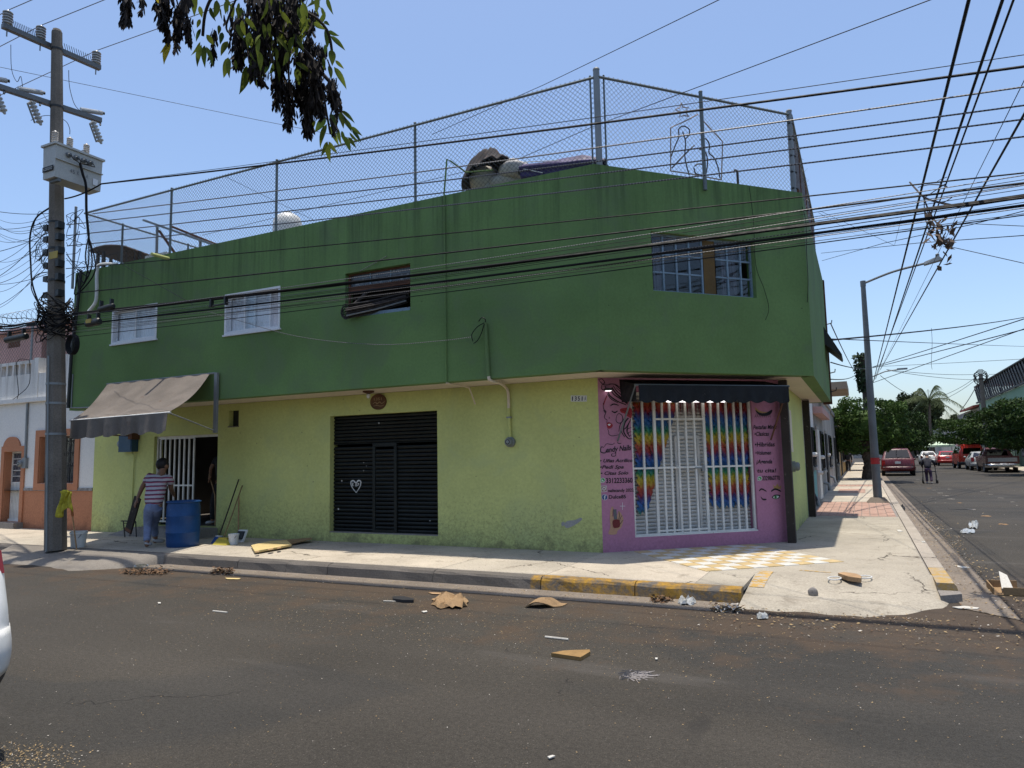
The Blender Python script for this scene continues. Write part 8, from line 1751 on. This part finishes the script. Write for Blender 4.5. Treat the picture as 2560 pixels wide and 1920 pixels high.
# leaf litter and grit: nobody could count it
rg = random.Random(12); LM = [mat('straw_bits', (.31,.22,.11), .9, var=.3, sc=40), mat('brown_leaf_bits', (.13,.075,.04), .9, var=.4, sc=40), mat('pale_bits', (.42,.39,.34), .9), mat('dark_bits', (.03,.025,.02), .9)]
def scatter(name, label, items, cat='leaf litter'):
    b = MB()
    for x, y, z, s, mi in items:
        an = rg.uniform(0,6.28); t = V((math.cos(an),math.sin(an),rg.uniform(-.3,.3)))*s; q = V((-math.sin(an),math.cos(an),rg.uniform(-.5,.5)))*s*rg.uniform(.25,.6); c_ = V((x,y,z+.004+s*.25))
        b.add([c_-t, c_+q, c_+t, c_-q*.8], [(0,1,2,3)], mi)
    o = b.build(name, LM); o['kind'] = 'stuff'; tag(o, label, cat); return o
it = []
def mi_(): r = rg.random(); return 0 if r < .55 else 1 if r < .80 else 2 if r < .93 else 3
for _ in range(2600): x = rg.uniform(-14,0.5); it.append((x, 7.98-abs(rg.gauss(0,.22)), .006, rg.uniform(.004,.014), mi_()))
for _ in range(5200):
    x = rg.gauss(-3.3,2.6); y = rg.gauss(6.4,.75)
    if y < 7.95: it.append((x, y, 0, rg.uniform(.0025,.009), mi_()))
for _ in range(5200): x, y = rg.uniform(-9,3.5), rg.uniform(2.6,8); it.append((x, y, 0, rg.uniform(.002,.007), mi_()))
_c = G('S',90,1900,0)
for _ in range(900): x = rg.gauss(_c.x-.1,.22); y = rg.gauss(_c.y-.05,.12); it.append((x, y, 0, rg.uniform(.003,.009), 0 if rg.random() < .8 else 2))
for _ in range(1800): y = rg.uniform(8.2,22); it.append((rg.choice((.95,1.2,1.3))+rg.gauss(0,.10), y, .008, rg.uniform(.006,.022), mi_()))
for _ in range(900): x, y = rg.uniform(-1.6,2.6), rg.gauss(7.6,.35); it.append((x, y, .006, rg.uniform(.006,.022), mi_()))
for _ in range(500): x, y = rg.uniform(1.2,8), rg.uniform(8,40); it.append((x, y, 0, rg.uniform(.008,.022), 2 if rg.random() < .5 else 0))
scatter('leaf_litter', 'straw, leaf bits and grit scattered over the road and along the gutter', it)
it = []
for _ in range(900): x = rg.uniform(-15,-3.6); it.append((x, rg.uniform(8.2,10.3), S, rg.uniform(.005,.013), mi_()))
for _ in range(400): x, y = rg.uniform(-1.1,.6), rg.uniform(9.8,18); it.append((x, y, S, rg.uniform(.005,.014), mi_()))
scatter('pavement_grit', 'small leaves and grit scattered over the sunlit pavement', it)
for lb, c, x0, x1, y, n, sd in (('heap of wet brown leaves in the gutter by the apron','C',840,1250,1582,420,1),('heap of dry leaves against the kerb beside the bottle','C',1500,1690,1578,260,2),('leaf heap in the gutter under the yellow kerb','Y',850,980,362,160,4),('pale litter heap in front of the corner ramp','Y',1180,1380,412,220,5)):
    b = MB(); rn = random.Random(sd)
    for _ in range(n):
        p = G(c, x0+(x1-x0)*rn.betavariate(2,2), y+rn.gauss(0,8 if c == 'C' else 6), 0); s = rn.uniform(.012,.035); an = rn.uniform(0,6.28); t = V((math.cos(an),math.sin(an),rn.uniform(-.6,.6)))*s; q = V((-math.sin(an),math.cos(an),rn.uniform(-.8,.8)))*s*.5; c_ = p+V((0,0,.008+rn.random()**2*.05)); b.add([c_-t,c_+q,c_+t,c_-q], [(0,1,2,3)], rn.choice((1,1,3,1) if sd < 5 else (2,0,1,2)))
    o = b.build('leaf_heap', LM); o['kind'] = 'stuff'; tag(o, lb, 'leaf heap')
